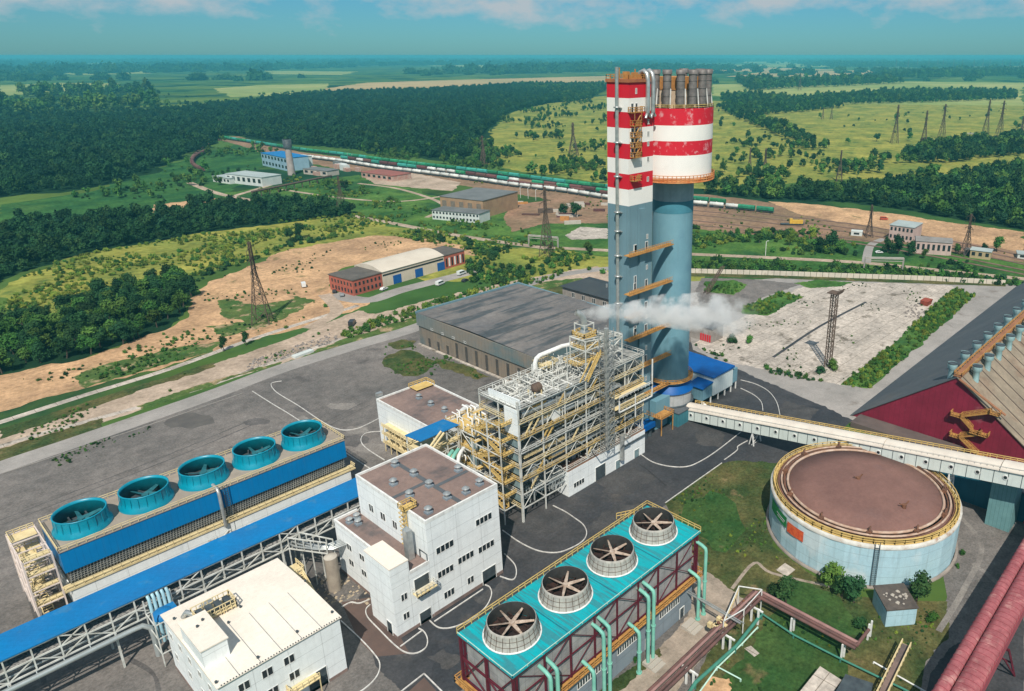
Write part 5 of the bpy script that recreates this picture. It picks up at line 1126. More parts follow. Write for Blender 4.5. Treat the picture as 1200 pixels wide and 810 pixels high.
# ------------------------------------------------------------------ white conveyor gallery
t = thing('conveyor_gallery', 'long white conveyor gallery with rounded roof and round portholes, rising right from the tower foot', 'conveyor', (172,125,0))
gx0, gx1 = 171.4, 175.6
def gz(y): return .2+(126-y)*.158
ye = 8; mb = MB(); ys_ = [125.6, 98.2, 62, 30, ye]
mb.add([(gx0,125.6,gz(125.6)),(gx1,125.6,gz(125.6)),(gx1,ye,gz(ye)),(gx0,ye,gz(ye)),(gx0,125.6,gz(125.6)+3.6),(gx1,125.6,gz(125.6)+3.6),(gx1,ye,gz(ye)+3.6),(gx0,ye,gz(ye)+3.6)], [(0,1,2,3),(0,3,7,4),(1,5,6,2),(0,4,5,1),(3,2,6,7)])
mb.build('wall', M('gallery_panel', (.66,.72,.68), (.60,.66,.63), .3, rough=.6, streak=.25), t)
mb = MB(); y = 125.2; k = 0
while y > ye+1:
    mb.box(gx0-.06,y-.06,gz(y)+.02,gx0-.005,y+.06,gz(y)+3.55); y -= 2.9 if k % 2 else 3.1; k += 1
mb.build('panel_joint', darkm, t)
mb = MB(); prof = [(-.35,3.55),(-.3,3.9),(.3,4.5),(1.2,4.95),(2.1,5.1),(3.0,4.95),(3.9,4.5),(4.5,3.9),(4.55,3.55)]
segs = [(125.9,99),(98.9,62),(61.9,34.2),(34,ye)]
for si, (ya, yb) in enumerate(segs):
    k = .0 if si % 2 == 0 else .12
    vs = [(gx0+a-(k if a < 2 else -k), yv, gz(yv)+z+k) for yv in (ya, yb) for a, z in prof]; n = len(prof)
    mb.add(vs, [(i, i+1, n+i+1, n+i) for i in range(n-1)], True); mb.face(vs[:n]); mb.face(vs[n:][::-1])
mb.build('roof', M('gallery_roof', (.70,.64,.56), (.60,.54,.47), .25, rough=.6, stain=((.42,.30,.2),.2,.66,.5)), t)
y = 123.4; k = 0
while y > ye+2:
    z = gz(y)+2.0
    mb = MB(); mb.tube([(gx0-.16,y,z),(gx0+.02,y,z)], .62, 16); mb.build('porthole', whitep, t)
    mb = MB(); mb.tube([(gx0-.2,y,z),(gx0-.165,y,z)], .42, 16); mb.build('porthole_glass', glass, t)
    y -= 6.05
mb = MB(); mb.rail([(gx0-.1,125,gz(125)+3.9),(gx0-.1,ye,gz(ye)+3.9)], .8, 1.4, .07, mid=False); mb.build('roof_edge_rail', steel_w, t)
mb = MB(); mb.rail([(gx1+.2,125,gz(125)+4.2),(gx1+.2,ye,gz(ye)+4.2)], 1.1, 1.5, .15); mb.build('roof_railing', steel_y, t)
for yv, hgt_ in [(101, 0), (45, 0), (22, 0)]:
    mb = MB(); zt = gz(yv)
    for x in (gx0+.3, gx1-.3): mb.bar((x+(-.2 if x < 173 else .2),yv-.8,0),(x,yv,zt),.3); mb.bar((x,yv+.9,0),(x,yv,zt),.24)
    for i in range(int(zt//2)+1):
        z = i*2.0
        if z+2 <= zt: mb.bar((gx0+.3,yv,z),(gx1-.3,yv,z+2),.16); mb.bar((gx1-.3,yv,z),(gx0+.3,yv,z),.16)
    mb.build('support_trestle', whitep, t)
# ------------------------------------------------------------------ warehouse with maroon gable
t = thing('storage_warehouse', 'huge ridge-roofed warehouse with maroon gable, slate left slope and brown right slope', 'warehouse', (209,87,0))
wx0, wx1 = 209.6, 520; ya, yr, yl = 57.0, 87.2, 26.5; zr_ = 22.6; yR = 27
mb = MB(); mb.prism([(wx0,yR),(wx0+.3,yR),(wx0+.3,yl),(wx0,yl)], 0, .1) if 0 else None
mb.add([(wx0,yr-.2,0),(wx0,yR,0),(wx0,ya,zr_-.1),(wx0+.4,yr-.2,0),(wx0+.4,yR,0),(wx0+.4,ya,zr_-.1)], [(0,2,1),(3,4,5),(0,3,5,2),(1,2,5,4)]); mb.build('gable_wall', maroon, t)
mb = MB(); mb.add([(wx0-.5,yr+.4,.0),(wx1,yr+.4,.0),(wx1,ya,zr_+.1),(wx0-.5,ya,zr_+.1),(wx0-.5,yr+.4,-.3),(wx1,yr+.4,-.3),(wx1,ya,zr_-.2),(wx0-.5,ya,zr_-.2)], [(0,1,2,3),(7,6,5,4),(0,3,7,4)]); mb.build('left_roof', slate, t)
mb = MB(); mb.add([(wx0-.5,ya-.02,zr_+.1),(wx1,ya-.02,zr_+.1),(wx1,yR-.8,.0),(wx0-.5,yR-.8,.0),(wx0-.5,ya-.02,zr_-.2),(wx1,ya-.02,zr_-.2),(wx1,yR-.8,-.3),(wx0-.5,yR-.8,-.3)], [(3,2,1,0),(4,5,6,7),(4,7,3,0)]); mb.build('right_roof', asb, t)
mb = MB()
def sl(y): return zr_+.1-(ya-y)*(zr_+.1)/(ya-yR+.8)
for i in range(26): x = wx0+2+i*6.0; mb.bar((x,ya-.4,sl(ya-.4)+.06),(x,yR,sl(yR)+.06),.35,.16)
mb.build('roof_joint', M('roof_joint_dark', (.10,.075,.06), (.07,.05,.04), .4), t)
mb = MB(); mb.box(wx0-.4,ya-1.1,zr_+.05,wx1,ya+1.1,zr_+.4); mb.build('ridge_walkway', M('ridge_rust', (.34,.16,.08), (.24,.11,.06), .3), t)
mb = MB(); mb.rail([(wx0-.3,ya-1.1,zr_+.4),(wx0+140,ya-1.1,zr_+.4)],1.1,2.2,.16); mb.rail([(wx0-.3,ya+1.1,zr_+.4),(wx0+140,ya+1.1,zr_+.4)],1.1,2.2,.16); mb.rail([(wx0-.3,ya-1.1,zr_+.4),(wx0-.3,ya+1.1,zr_+.4)],1.1,1,.16); mb.build('ridge_railing', orange, t)
vt = None
pbv = M('vent_pale_blue', (.36,.56,.58), (.28,.44,.47), .8, rough=.5, streak=.4)
def ridge_vent(x, y, z, label):
    global vt
    if vt is None:
        v = thing('ridge_vent', label, 'vent', (0,0,0), 'pale blue ridge vents')
        mb = MB(); mb.lathe((0,0,0), [(.95,0),(.85,3.2),(1.35,3.7),(1.4,5.2)], 18); mb.build('duct', pbv, v)
        mb = MB(); mb.disc((0,0,5.1), 1.38, 18); mb.lathe((0,0,0), [(1.42,5.0),(1.42,5.25)], 18); mb.build('mouth', darkm, v); vt = v
    else: v = dup(vt); v['label'] = label
    v.location = (x,y,z); return v
for i in range(9): ridge_vent(wx0+3+i*11, ya+2.7, zr_-2.6, 'pale blue flared vent on the slate side of the warehouse ridge')
for i in range(9): ridge_vent(wx0+6.5+i*11, ya-3.2, sl(ya-3.2)-.6, 'pale blue flared vent on the brown side of the warehouse ridge')
# zig-zag fire stair on the gable
mb = MB(); xs_ = wx0-1.2
pts = [(53.2,18.5,51.0,18.5)]
def plat(y0_, y1_, z): mb.box(wx0-2.2,y0_,z-.15,wx0-.05,y1_,z); mb.rail([(wx0-.1,y0_,z),(wx0-2.2,y0_,z),(wx0-2.2,y1_,z),(wx0-.1,y1_,z)],1.2,.9,.15)
def flight(ya_, za, yb_, zb):
    for x in (wx0-.5, wx0-1.6): mb.bar((x,ya_,za),(x,yb_,zb),.2,.45); mb.rail([(x,ya_,za),(x,yb_,zb)],1.1,1.1,.13)
    for i in range(14): q = i/13; mb.box(wx0-1.6,ya_+(yb_-ya_)*q-.15,za+(zb-za)*q,wx0-.5,ya_+(yb_-ya_)*q+.15,za+(zb-za)*q+.08)
plat(44.0,46.6,15.0); flight(46.6,15.0,54.0,11.4); plat(54.0,56.8,11.2); flight(54.2,11.2,50.5,8.2); plat(46,48.6,7.6); plat(48.6,51,7.6) ; flight(48,7.6,53.6,4.9); plat(53.6,56.2,4.7); flight(53.4,4.7,48,1.0); plat(45.5,48,.9); flight(45,15,52,21.5) if 0 else None
mb.build('fire_stair', orange, t)
mb = MB()
for i in range(16): q = i/16; y0_ = ya-.8-q*(ya-43.5); mb.bar((wx0-.8,y0_,zr_-.3-(zr_-15.6)*q),(wx0-.8,y0_-.85,zr_-.3-(zr_-15.6)*(q+1/16)),.9,.3)
mb.build('verge_walk', MATS['ridge_rust'], t)
# low teal building under the conveyor
t = thing('loading_building', 'low dark teal building with a ribbed pale teal chute housing under the conveyor', 'building', (185,40,0))
tw = M('dark_teal_wall', (.02,.13,.19), (.015,.10,.15), .15, rough=.6, panel=4)
mb = MB(); mb.box(183,2,0,189.5,60,8.0); mb.build('wall', tw, t)
mb = MB(); mb.box(182.7,1.5,8.0,189.8,60.3,8.3); mb.build('roof', slate, t)
mb = MB(); mb.box(202,52,0,209.0,84,1.8); mb.build('lean_to_roof', M('lean_brown', (.13,.10,.09), (.09,.07,.065), .2, rough=.9), t)
mb = MB(); mb.box(176.2,30.6,0,182.98,36.2,13.0); mb.build('chute_housing', M('ribbed_teal', (.15,.30,.31), (.12,.25,.26), .4, panel=.9), t)
mb = MB(); mb.box(182.6,2,0,182.97,29,.7); mb.build('plinth', M('red_plinth', (.35,.05,.05), (.28,.04,.04), .5), t)
mb = MB(); mb.box(177.5,8,0,182.97,17,6); mb.build('side_wing', pale, t)
# ------------------------------------------------------------------ round tank
t = thing('storage_tank', 'big round pale blue tank with brown domed lid and rusty yellow rim pipes', 'tank', (154,59,0))
tb = M('tank_blue', (.42,.60,.67), (.34,.52,.60), .12, rough=.65, streak=.35, pz=2.6, stain=((.62,.70,.72),.06,.50,.8), grain=.06)
c0 = (154,59,0); RT = 22
mb = MB(); mb.lathe(c0, [(RT-.1,0),(RT,10.4)], 24, smooth=False); mb.build('shell', tb, t)
mb = MB(); mb.lathe(c0, [(RT+.05,9.9),(RT+.12,10.8),(RT-.7,10.9)], 48); mb.build('rim_band', M('peeling_white', (.62,.62,.58), (.45,.42,.38), .5, stain=((.30,.16,.08),.35,.58,.8)), t)
mb = MB(); mb.lathe(c0, [(RT+.6,0),(RT+.6,.5),(RT,.5)], 48); mb.build('footing', M('footing_grey', (.30,.26,.23), (.2,.17,.15), .4, rough=.9), t)
lid = M('lid_brown', (.215,.115,.095), (.16,.085,.072), .05, rough=.85, grain=.12, stain=((.17,.10,.09),.07,.56,.6))
mb = MB(); mb.lathe(c0, [(RT-.7,10.9),(RT-3.6,10.9)], 48); mb.lathe(c0, [(17.6,10.95),(17.6,11.5),(12,12.1),(6,12.5),(.01,12.7)], 64); mb.build('lid', lid, t)
rustp = M('rust_pipe', (.20,.09,.05), (.10,.055,.04), .7, rough=.8)
palep = M('pale_ring_pipe', (.52,.40,.32), (.36,.22,.15), .5, rough=.7)
def ringpipe(rad_, z, w, m_, a0=0, a1=2*math.pi, name='ring_pipe'):
    mb = MB(); mb.tube([(c0[0]+rad_*math.cos(a0+(a1-a0)*i/60), c0[1]+rad_*math.sin(a0+(a1-a0)*i/60), z) for i in range(61)], w, 6, False); mb.build(name, m_, t)
ringpipe(18.0, 11.5, .34, palep); ringpipe(18.9, 11.4, .2, rustp); ringpipe(19.5, 11.6, .26, palep); ringpipe(20.3, 11.3, .2, rustp)
mb = MB(); ring = [(c0[0]+21.4*math.cos(2*math.pi*i/60), c0[1]+21.4*math.sin(2*math.pi*i/60), 10.9) for i in range(60)]; mb.rail(ring, 1.2, 2.3, .15, closed=True)
ring2 = [(c0[0]+20.7*math.cos(2*math.pi*i/60), c0[1]+20.7*math.sin(2*math.pi*i/60), 10.9) for i in range(60)]; mb.rail(ring2, .8, 2.3, .12, closed=True); mb.lathe(c0, [(20.6,10.93),(21.6,10.93)], 60); mb.build('rim_walkway', steel_y, t)
for i in range(11):
    a = 2*math.pi*i/11+.2; mb = MB(); x, y = c0[0]+18.9*math.cos(a), c0[1]+18.9*math.sin(a)
    mb.box(x-.6,y-.5,11,x+.6,y+.5,12.2); mb.tube([(x,y,12.2),(x+.3,y,13),(x+.9,y+.2,12.8)], .2, 6); mb.bar((x-1,y,11.3),(x+1,y+.6,12.4),.2); mb.build('valve', rustp, t)
for dx, dy in [(-3,-11),(1,2)]:
    mb = MB(); x, y = c0[0]+dx, c0[1]+dy; mb.cyl((x,y,12.1), .5, 1.0, 10); mb.bar((x,y,12.6),(x+1.2,y-.5,13.6),.25); mb.bar((x,y,12.6),(x-.7,y+.9,13.3),.2); mb.build('lid_hatch', rustp, t)
def onshell(a0, a1, z0a, z0b, z1a, z1b, m_, name, n=6, off=.1):
    mb = MB(); r_ = RT+off
    for i in range(n):
        q0_, q1_ = i/n, (i+1)/n; A0, A1 = a0+(a1-a0)*q0_, a0+(a1-a0)*q1_
        f = lambda A, z: (c0[0]+r_*math.cos(A), c0[1]+r_*math.sin(A), z)
        mb.face([f(A0,z0a+(z0b-z0a)*q0_),f(A1,z0a+(z0b-z0a)*q1_),f(A1,z1a+(z1b-z1a)*q1_),f(A0,z1a+(z1b-z1a)*q0_)])
    return mb.build(name, m_, t)
gs = M('sign_green', (.02,.22,.06), (.015,.18,.05), .5); osn = M('sign_orange', (.72,.13,.04), (.60,.08,.03), 1.2, lo=.45, hi=.55)
onshell(R(134),R(155),6.4,6.2,9.4,9.0,gs,'green_sign'); onshell(R(156),R(169.5),5.7,5.8,8.4,8.5,osn,'orange_sign')
onshell(R(143.5),R(153.5),7.9,7.6,8.15,7.85,whitep,'sign_line',6,.14); onshell(R(144.5),R(152.5),7.3,7.1,7.5,7.3,whitep,'sign_line',6,.14)
a = R(212); 
mb = MB()
for da in (-.022,.022): mb.bar((c0[0]+(RT+.35)*math.cos(a+da),c0[1]+(RT+.35)*math.sin(a+da),0),(c0[0]+(RT+.35)*math.cos(a+da),c0[1]+(RT+.35)*math.sin(a+da),12),.12)
for i in range(20): mb.bar((c0[0]+(RT+.35)*math.cos(a-.022),c0[1]+(RT+.35)*math.sin(a-.022),1+i*.5),(c0[0]+(RT+.35)*math.cos(a+.022),c0[1]+(RT+.35)*math.sin(a+.022),1+i*.5),.08)
mb.build('ladder', darkm, t)
# pump kiosk
t = thing('pump_house', 'small pale blue flat-roofed pump house between bushes in front of the round tank', 'hut', (127,40,0))
A_, B_, C_ = G(1037,735), G(1072,732), G(1022,707); u = (B_-A_); v = (C_-A_); D_ = A_+u+v
pl = [(A_.x,A_.y),(B_.x,B_.y),(D_.x,D_.y),(C_.x,C_.y)]
mb = MB(); mb.prism(pl, 0, 4.2); mb.build('wall', tb, t)
cc = Vector((sum(p[0] for p in pl)/4, sum(p[1] for p in pl)/4)); pl2 = [((p[0]-cc.x)*1.07+cc.x, (p[1]-cc.y)*1.07+cc.y) for p in pl]
mb = MB(); mb.prism(pl2, 4.2, 4.45); mb.build('roof', M('littered_roof', (.12,.10,.085), (.07,.06,.055), .6, stain=((.5,.45,.4),.5,.66,.9)), t)
mb = MB(); r = random.Random(8)
for i in range(16): q = cc+Vector((r.uniform(-2,2), r.uniform(-2.2,2.2))); s_ = r.uniform(.15,.45); mb.add([(q.x-s_,q.y-s_,4.45),(q.x+s_,q.y-s_*.7,4.45),(q.x+s_*.6,q.y+s_,4.45),(q.x-s_*.8,q.y+s_*.8,4.45),(q.x,q.y,4.45+s_)],[(0,1,4),(1,2,4),(2,3,4),(3,0,4)])
mb.build('roof_debris', concrete, t)
# ------------------------------------------------------------------ pink conveyor
pk = M('pink_roof', (.36,.12,.13), (.26,.08,.09), .2, rough=.9, spec=.1, grain=.22, stain=((.50,.27,.25),.25,.57,.6), streak=0)
t = thing('conveyor_gallery', 'dusty pink ribbed double conveyor gallery crossing the lower right corner', 'conveyor', (100,22,0))
px0, px1, z0 = 92, 260, 9.0
mb = MB()
for (yc, w) in ((23.7,1.1),(20.6,1.8)):
    prof = [(w,0),(w*.97,.9),(w*.5,1.25),(0,1.32),(-w*.5,1.25),(-w*.97,.9),(-w,0)]
    vs = [(x, yc+a, z0+z) for x in (px0, px1) for a, z in prof]; n = len(prof); mb.add(vs, [(i, i+1, n+i+1, n+i) for i in range(n-1)], True); mb.face(vs[:n][::-1])
mb.mi = 1
x = px0
while x < 190:
    for (yc, w) in ((23.7,1.13),(20.6,1.83)):
        prof = [(w,0),(w*.97,.93),(w*.5,1.28),(0,1.35),(-w*.5,1.28),(-w*.97,.93),(-w,0)]
        for p, q in zip(prof[:-1], prof[1:]): mb.bar((x,yc+p[0],z0+p[1]),(x,yc+q[0],z0+q[1]),.08,.05)
    x += 1.5
mb.build('roof', [pk, M('pink_rib', (.30,.06,.08), (.24,.05,.06), .4)], t)
mb = MB(); mb.box(px0,18.7,z0-2.6,px1,24.9,z0-.02); mb.build('wall', M('pink_wall', (.36,.08,.10), (.28,.06,.08), .3, panel=1.9), t)
mb = MB()
for x in (100,128,156,184):
    mb.bar((x,18.4,z0-2.6),(x+1.5,16.8,0),.35); mb.bar((x,25,z0-2.6),(x+1.5,26,0),.35); mb.bar((x,18.4,z0-2.8),(x,25,z0-2.8),.4); mb.bar((x+1,17.5,3),(x+1,25.6,3),.25); mb.bar((x-3,18.4,z0-2.6),(x+1.5,16.8,0),.25)
mb.build('support_leg', redst, t)
# ------------------------------------------------------------------ pipe racks, bottom right
bp = M('brown_pipe', (.17,.085,.075), (.10,.06,.055), .5, rough=.7); bp2 = M('pinkish_pipe', (.34,.20,.18), (.25,.14,.13), .5, rough=.6); gp = M('green_pipe', (.06,.24,.18), (.05,.19,.14), .5, rough=.7)
t = thing('pipe_rack', 'elevated brown pipe rack running from the bottom edge to the railed corner platform', 'pipe rack', (100,60,0))
P0, P1 = G(742,835,4.2), G(888,695,4.2)
dv = (P1-P0).normalized(); nv = Vector((-dv.y, dv.x, 0))
mb = MB()
for k in (-1.3,-.5,.9): mb.tube([P0+nv*k, P1+nv*k], .33, 8)
mb.build('pipe', bp, t); mb = MB(); mb.tube([P0+nv*.2+Vector((0,0,.35)), P1+nv*.2+Vector((0,0,.35))], .3, 8); mb.build('pipe', bp2, t)
mb = MB()
for px_, py_ in [(737,845),(808,786),(851,745),(884,712)]:
    q = G(px_, py_+18)
    for k in (-.8,.8): mb.bar((q.x+nv.x*k,q.y+nv.y*k,0),(q.x+nv.x*k,q.y+nv.y*k,3.9),.35)
    mb.bar((q.x-nv.x*1.8,q.y-nv.y*1.8,3.7),(q.x+nv.x*1.8,q.y+nv.y*1.8,3.7),.3)
mb.build('post', whitep, t)
t = thing('pipe_rack', 'elevated brown pipe rack running right from the corner platform past the pump house', 'pipe rack', (120,45,0))
Q = [G(888,695,4.2), G(1005,757,4.2), G(1018,738,4.2)]
dv2 = (Q[1]-Q[0]).normalized(); nv2 = Vector((-dv2.y, dv2.x, 0))
for k, m_ in ((-.9,bp),(0,bp),(.8,bp2)):
    mb = MB(); mb.tube([Q[0]+nv2*k, Q[1]+nv2*k], .34, 8); mb.build('pipe', m_, t)
mb = MB(); mb.tube([Q[1]-dv2*.2, Q[2]], .36, 8); mb.build('pipe', bp, t)
mb = MB()
for px_, py_ in [(928,741),(987,772),(1018,748)]:
    q = G(px_, py_)
    for k in (-.6,.6): mb.bar((q.x+nv2.x*k,q.y+nv2.y*k,0),(q.x+nv2.x*k,q.y+nv2.y*k,3.9),.32)
mb.build('post', whitep, t)
t = thing('valve_platform', 'railed valve platform with white frame where the two brown pipe racks meet', 'platform', (120,62,0))
c_ = G(866,722,5); mb = MB()
fr = [G(*p, 6) for p in [(866,687),(893,691),(872,714),(848,728)]]
for i in range(4): mb.bar(fr[i], fr[(i+1)%4], .16); mb.bar(fr[i], (fr[i].x,fr[i].y,0), .16)
mb.build('frame', whitep, t)
mb = MB(); mb.rail([fr[3]-Vector((0,0,1.6)), fr[0]-Vector((0,0,1.6))],1.1,1,.12); r = random.Random(6)
for i in range(8): q = G(838+r.uniform(-6,16),730+r.uniform(-8,8),4); mb.box(q.x-.4,q.y-.4,3.6,q.x+.4,q.y+.4,4.6)
mb.build('railing', steel_cream, t)
mb = MB()
for i in range(7): q = G(842+i*6, 730-i*5, 4.6); mb.cyl((q.x,q.y,4.0), .35, .8, 8)
mb.build('valve', MATS['rust_pipe'], t)
mb = MB(); A_, B_ = G(802,692,5.5), G(868,731,5.5); mb.tube([A_, B_], .2, 8); mb.tube([A_+Vector((.5,-.5,0)), B_+Vector((.5,-.5,0))], .13, 8)
tag(mb.build('link_pipe', pipe, None, (105,68,5)), 'pale pipe spanning from the lawn end of the cooling tower to the valve platform', 'pipe')
def groundpipe(px, r_, m_, label, zz=.6):
    pts = [G(*p, zz) for p in px]; mb = MB(); mb.tube(pts, r_, 8)
    for p in pts: mb.bar((p.x,p.y,0),(p.x,p.y,zz),.25)
    tag(mb.build('ground_pipe', m_, None, (pts[0].x,pts[0].y,0)), label, 'pipe')
groundpipe([(782,850),(815,800),(862,758),(893,719)], .36, gp, 'thick green pipe low beside the brown rack', 1.6)
groundpipe([(806,830),(840,783),(870,754),(888,735)], .16, MATS['pale_mint_rail'], 'thin mint pipe beside the thick green pipe')
groundpipe([(838,780),(868,796)], .14, MATS['pale_mint_rail'], 'short thin pipe stub running toward the sand heap')
groundpipe([(888,716),(930,744),(985,772),(1060,808),(1085,822)], .2, gp, 'green-grey pipe low under the right-hand brown rack', .9)
groundpipe([(1024,776),(1080,808),(1110,825)], .16, whitep, 'thin white pipe by the rusty footbridge', .4)
t = thing('footbridge', 'rusty yellow railed footbridge near the bottom edge beside the pink conveyor', 'footbridge', (110,33,0))
A_, B_ = G(1031,820,2.2), G(1062,756,2.2); dv3 = (B_-A_).normalized(); nv3 = Vector((-dv3.y, dv3.x, 0))
mb = MB(); mb.bar(A_, B_, 1.4, .15); mb.build('deck', brown_roof, t)
mb = MB()
for k in (-.8,.8): mb.rail([A_+nv3*k, B_+nv3*k], 1.1, 1.5, .16)
mb.bar(B_, (B_.x+dv3.x*2,B_.y+dv3.y*2,0), 1.3,.2); mb.build('railing', steel_cream, t)
t = thing('shed', 'grey flat-roofed shed cut by the bottom edge left of the footbridge', 'shed', (100,40,0))
q = [G(*p, 3) for p in [(962,783),(984,797),(960,830),(935,815)]]; mb = MB(); mb.prism([(p.x,p.y) for p in q], 0, 2.8); mb.build('wall', greyp, t)
q = [G(*p, 3) for p in [(961,781),(986,797),(960,832),(933,816)]]; mb = MB(); mb.prism([(p.x,p.y) for p in q], 2.8, 3.05); mb.build('roof', g_slab, t)
t = thing('shed', 'black-roofed shed at the bottom edge between the grey shed and the footbridge', 'shed', (104,36,0))
q = [G(*p, 3) for p in [(992,790),(1022,800),(1015,830),(975,820)]]; mb = MB(); mb.prism([(p.x,p.y) for p in q], 0, 2.8); mb.build('wall', greyp, t)
mb = MB(); mb.prism([((p.x-q[0].x)*1.08+q[0].x-.2, (p.y-q[0].y)*1.08+q[0].y+.1) for p in q], 2.8, 3.1); mb.build('roof', darkm, t)
# ------------------------------------------------------------------ middle distance buildings
def along(a, b, d): v = (b-a).normalized(); return a+v*d
def rbox(mb, c, u, v, L_, W_, z0, z1):
    "box with corner c, unit directions u (length L_) and v (width W_)"
    pts = [c, c+u*L_, c+u*L_+v*W_, c+v*W_]
    return mb.prism([(p.x, p.y) for p in pts], z0, z1)
def rwin(parent, c, u, out, a, w, z0, z1, m=glass, name='window', d=.12):
    mb = MB(); p = c+u*a; q = c+u*(a+w)
    mb.prism([(p.x,p.y),(q.x,q.y),(q.x+out.x*d,q.y+out.y*d),(p.x+out.x*d,p.y+out.y*d)], z0, z1); return mb.build(name, m, parent)
ux, uy = Vector((1,0,0)), Vector((0,1,0))
# brick and white warehouse
c = G(415,347); fe = G(545,309)
u = (fe-c).normalized(); v = Vector((-u.y,u.x,0)); Lw = (fe-c).length
t = thing('warehouse', 'long white warehouse with pale curved roof and blue gates between two red brick blocks', 'warehouse', (c.x,c.y,0))
mb = MB(); rbox(mb, c, u, v, 17, 19, 0, 7.6); mb.build('brick_wall', brick, t)
mb = MB(); rbox(mb, c-u*.3-v*.3, u, v, 17.4, 19.6, 7.6, 8.0); mb.build('brick_roof', M('tar_roof', (.13,.115,.10), (.09,.08,.07), .2), t)
mb = MB(); rbox(mb, c+u*17.05, u, v, Lw-17-15, 22, 0, 8.0); mb.build('wall', M('cream_wall', (.60,.52,.42), (.52,.45,.36), .2, streak=.2), t)
mb = MB(); n = 9; Lm = Lw-17-15
vs = []
for s_ in (16.9, 17.1+Lm):
    for i in range(n+1):
        q = i/n; p = c+u*s_+v*(-.5+23*q); vs.append((p.x,p.y,8.0+2.4*math.sin(math.pi*q)))
mb.add(vs, [(i, n+1+i, n+2+i, i+1) for i in range(n)], True); mb.face(vs[:n+1]); mb.face(vs[n+1:][::-1]); mb.build('roof', M('pale_roof', (.60,.54,.45), (.52,.46,.38), .1, stain=((.42,.36,.3),.1,.6,.5)), t)
mb = MB(); rbox(mb, c+u*(17.1+Lm), u, v, 15, 17, 0, 7.4); mb.build('brick_wall', brick, t)
mb = MB(); rbox(mb, c+u*(17.1+Lm)-v*.2, u, v, 15.2, 17.4, 7.4, 7.8); mb.build('brick_roof', MATS['tar_roof'], t)
gbl = M('gate_blue', (.01,.10,.33), (.01,.08,.28), .4)
for a in (23.5, 37.5, 52.5): rwin(t, c, u, -v, a, 5, .1, 4.6, gbl, 'gate')
rwin(t, c, u, -v, 17.5, Lm-1, 5.7, 6.5, name='window_band')
for i in range(7): rwin(t, c, u, -v, 1+i*2.3, 1.0, 1.2, 3.0); rwin(t, c, u, -v, 1+i*2.3, 1.0, 4.6, 6.2); rwin(t, c, u, -v, 18.3+Lm+i*2.0, 1.0, 1.2, 5.8, whitep if i % 2 else glass)
for i in range(7): rwin(t, c, v, -u, 1+i*2.5, 1.0, 1.2, 3.0); rwin(t, c, v, -u, 1+i*2.5, 1.0, 4.6, 6.2)
def block(name, label, cat, corner, p2, W_, h, wall, roof, nwin=6, rows=1, roofh=.35, over=.4, back=True, wm=glass, hip=0):
    c = G(*corner); e = G(*p2); u = (e-c).normalized(); v = Vector((-u.y,u.x,0)); L_ = (e-c).length
    if v.dot(Vector((FX,FY,0))) < 0: v = -v
    t = thing(name, label, cat, (c.x,c.y,0)); mb = MB(); rbox(mb, c, u, v, L_, W_, 0, h); mb.build('wall', wall, t)
    mb = MB()
    if hip:
        a = [c-u*over-v*over, c+u*(L_+over)-v*over, c+u*(L_+over)+v*(W_+over), c-u*over+v*(W_+over)]; m0, m1 = (a[0]+a[3])/2, (a[1]+a[2])/2
        P_ = [(p.x,p.y,h) for p in a]+[(m0.x,m0.y,h+hip),(m1.x,m1.y,h+hip)]
        mb.add(P_, [(0,1,5,4),(2,3,4,5),(1,2,5),(3,0,4),(3,2,1,0)])
    else: rbox(mb, c-u*over-v*over, u, v, L_+2*over, W_+2*over, h, h+roofh)
    mb.build('roof', roof, t)
    rh = h/rows
    for k in range(rows):
        st = L_/max(1, nwin)
        for i in range(nwin): rwin(t, c, u, -v, st*(i+.25), st*.5, rh*k+rh*.35, rh*k+rh*.8, wm)
    vside = -u if u.dot(Vector((RX,RY,0))) > 0 else -u
    m_ = max(1, int(W_/5))
    for k in range(rows):
        for i in range(m_): rwin(t, c, v, -u, W_/m_*(i+.3), W_/m_*.4, rh*k+rh*.35, rh*k+rh*.8, wm)
    return t
gp_ = M('pale_plaster', (.48,.44,.38), (.40,.36,.31), .2, streak=.3); pk_ = M('pink_plaster', (.52,.40,.36), (.44,.33,.30), .2, streak=.3); wh_ = M('far_white', (.58,.62,.60), (.50,.54,.52), .2)
gr_ = M('far_grey_roof', (.17,.18,.18), (.12,.13,.13), .08); lr_ = M('light_roof', (.38,.44,.43), (.30,.35,.35), .1); ob_ = M('ochre_brick', (.36,.24,.14), (.28,.18,.11), .2, streak=.3)
block('workshop', 'long low grey-roofed wing with white window bands below the ochre depot', 'building', (507,257), (562,262), 14, 6.5, wh_, gr_, 14, 2)
block('railway_depot', 'tall ochre depot with ribbed dark roof and big gates by the pale road', 'building', (517,250), (567,256), 42, 12.5, ob_, gr_, 5, 1, wm=M('depot_gate', (.14,.12,.10), (.2,.17,.13), .6))
block('far_workshop', 'white arched-window works with pale roof beside the tall striped chimney', 'building', (266,214), (308,219), 20, 8, wh_, lr_, 7, 1)
block('far_annex', 'small white annex with teal roof at the left end of the arched-window works', 'building', (250,213), (270,216), 14, 5, wh_, lr_, 5, 1)
block('blue_factory', 'pale blue factory hall with bright blue roof far left by the railway', 'building', (308,194), (338,201), 22, 13, M('far_pale_blue', (.28,.42,.50), (.22,.35,.43), .1), MATS['blue_roof'], 8, 2)
block('far_white_block', 'small white block right of the tall far chimney', 'building', (336,197), (351,199), 16, 12, wh_, lr_, 2, 2)
block('red_depot', 'red-brown low depot roof beside the white tank wagons', 'building', (424,208), (460,213), 22, 5, M('far_red_wall', (.40,.20,.16), (.45,.36,.3), .3), M('far_red_roof', (.30,.10,.08), (.24,.09,.07), .1), 6, 1)
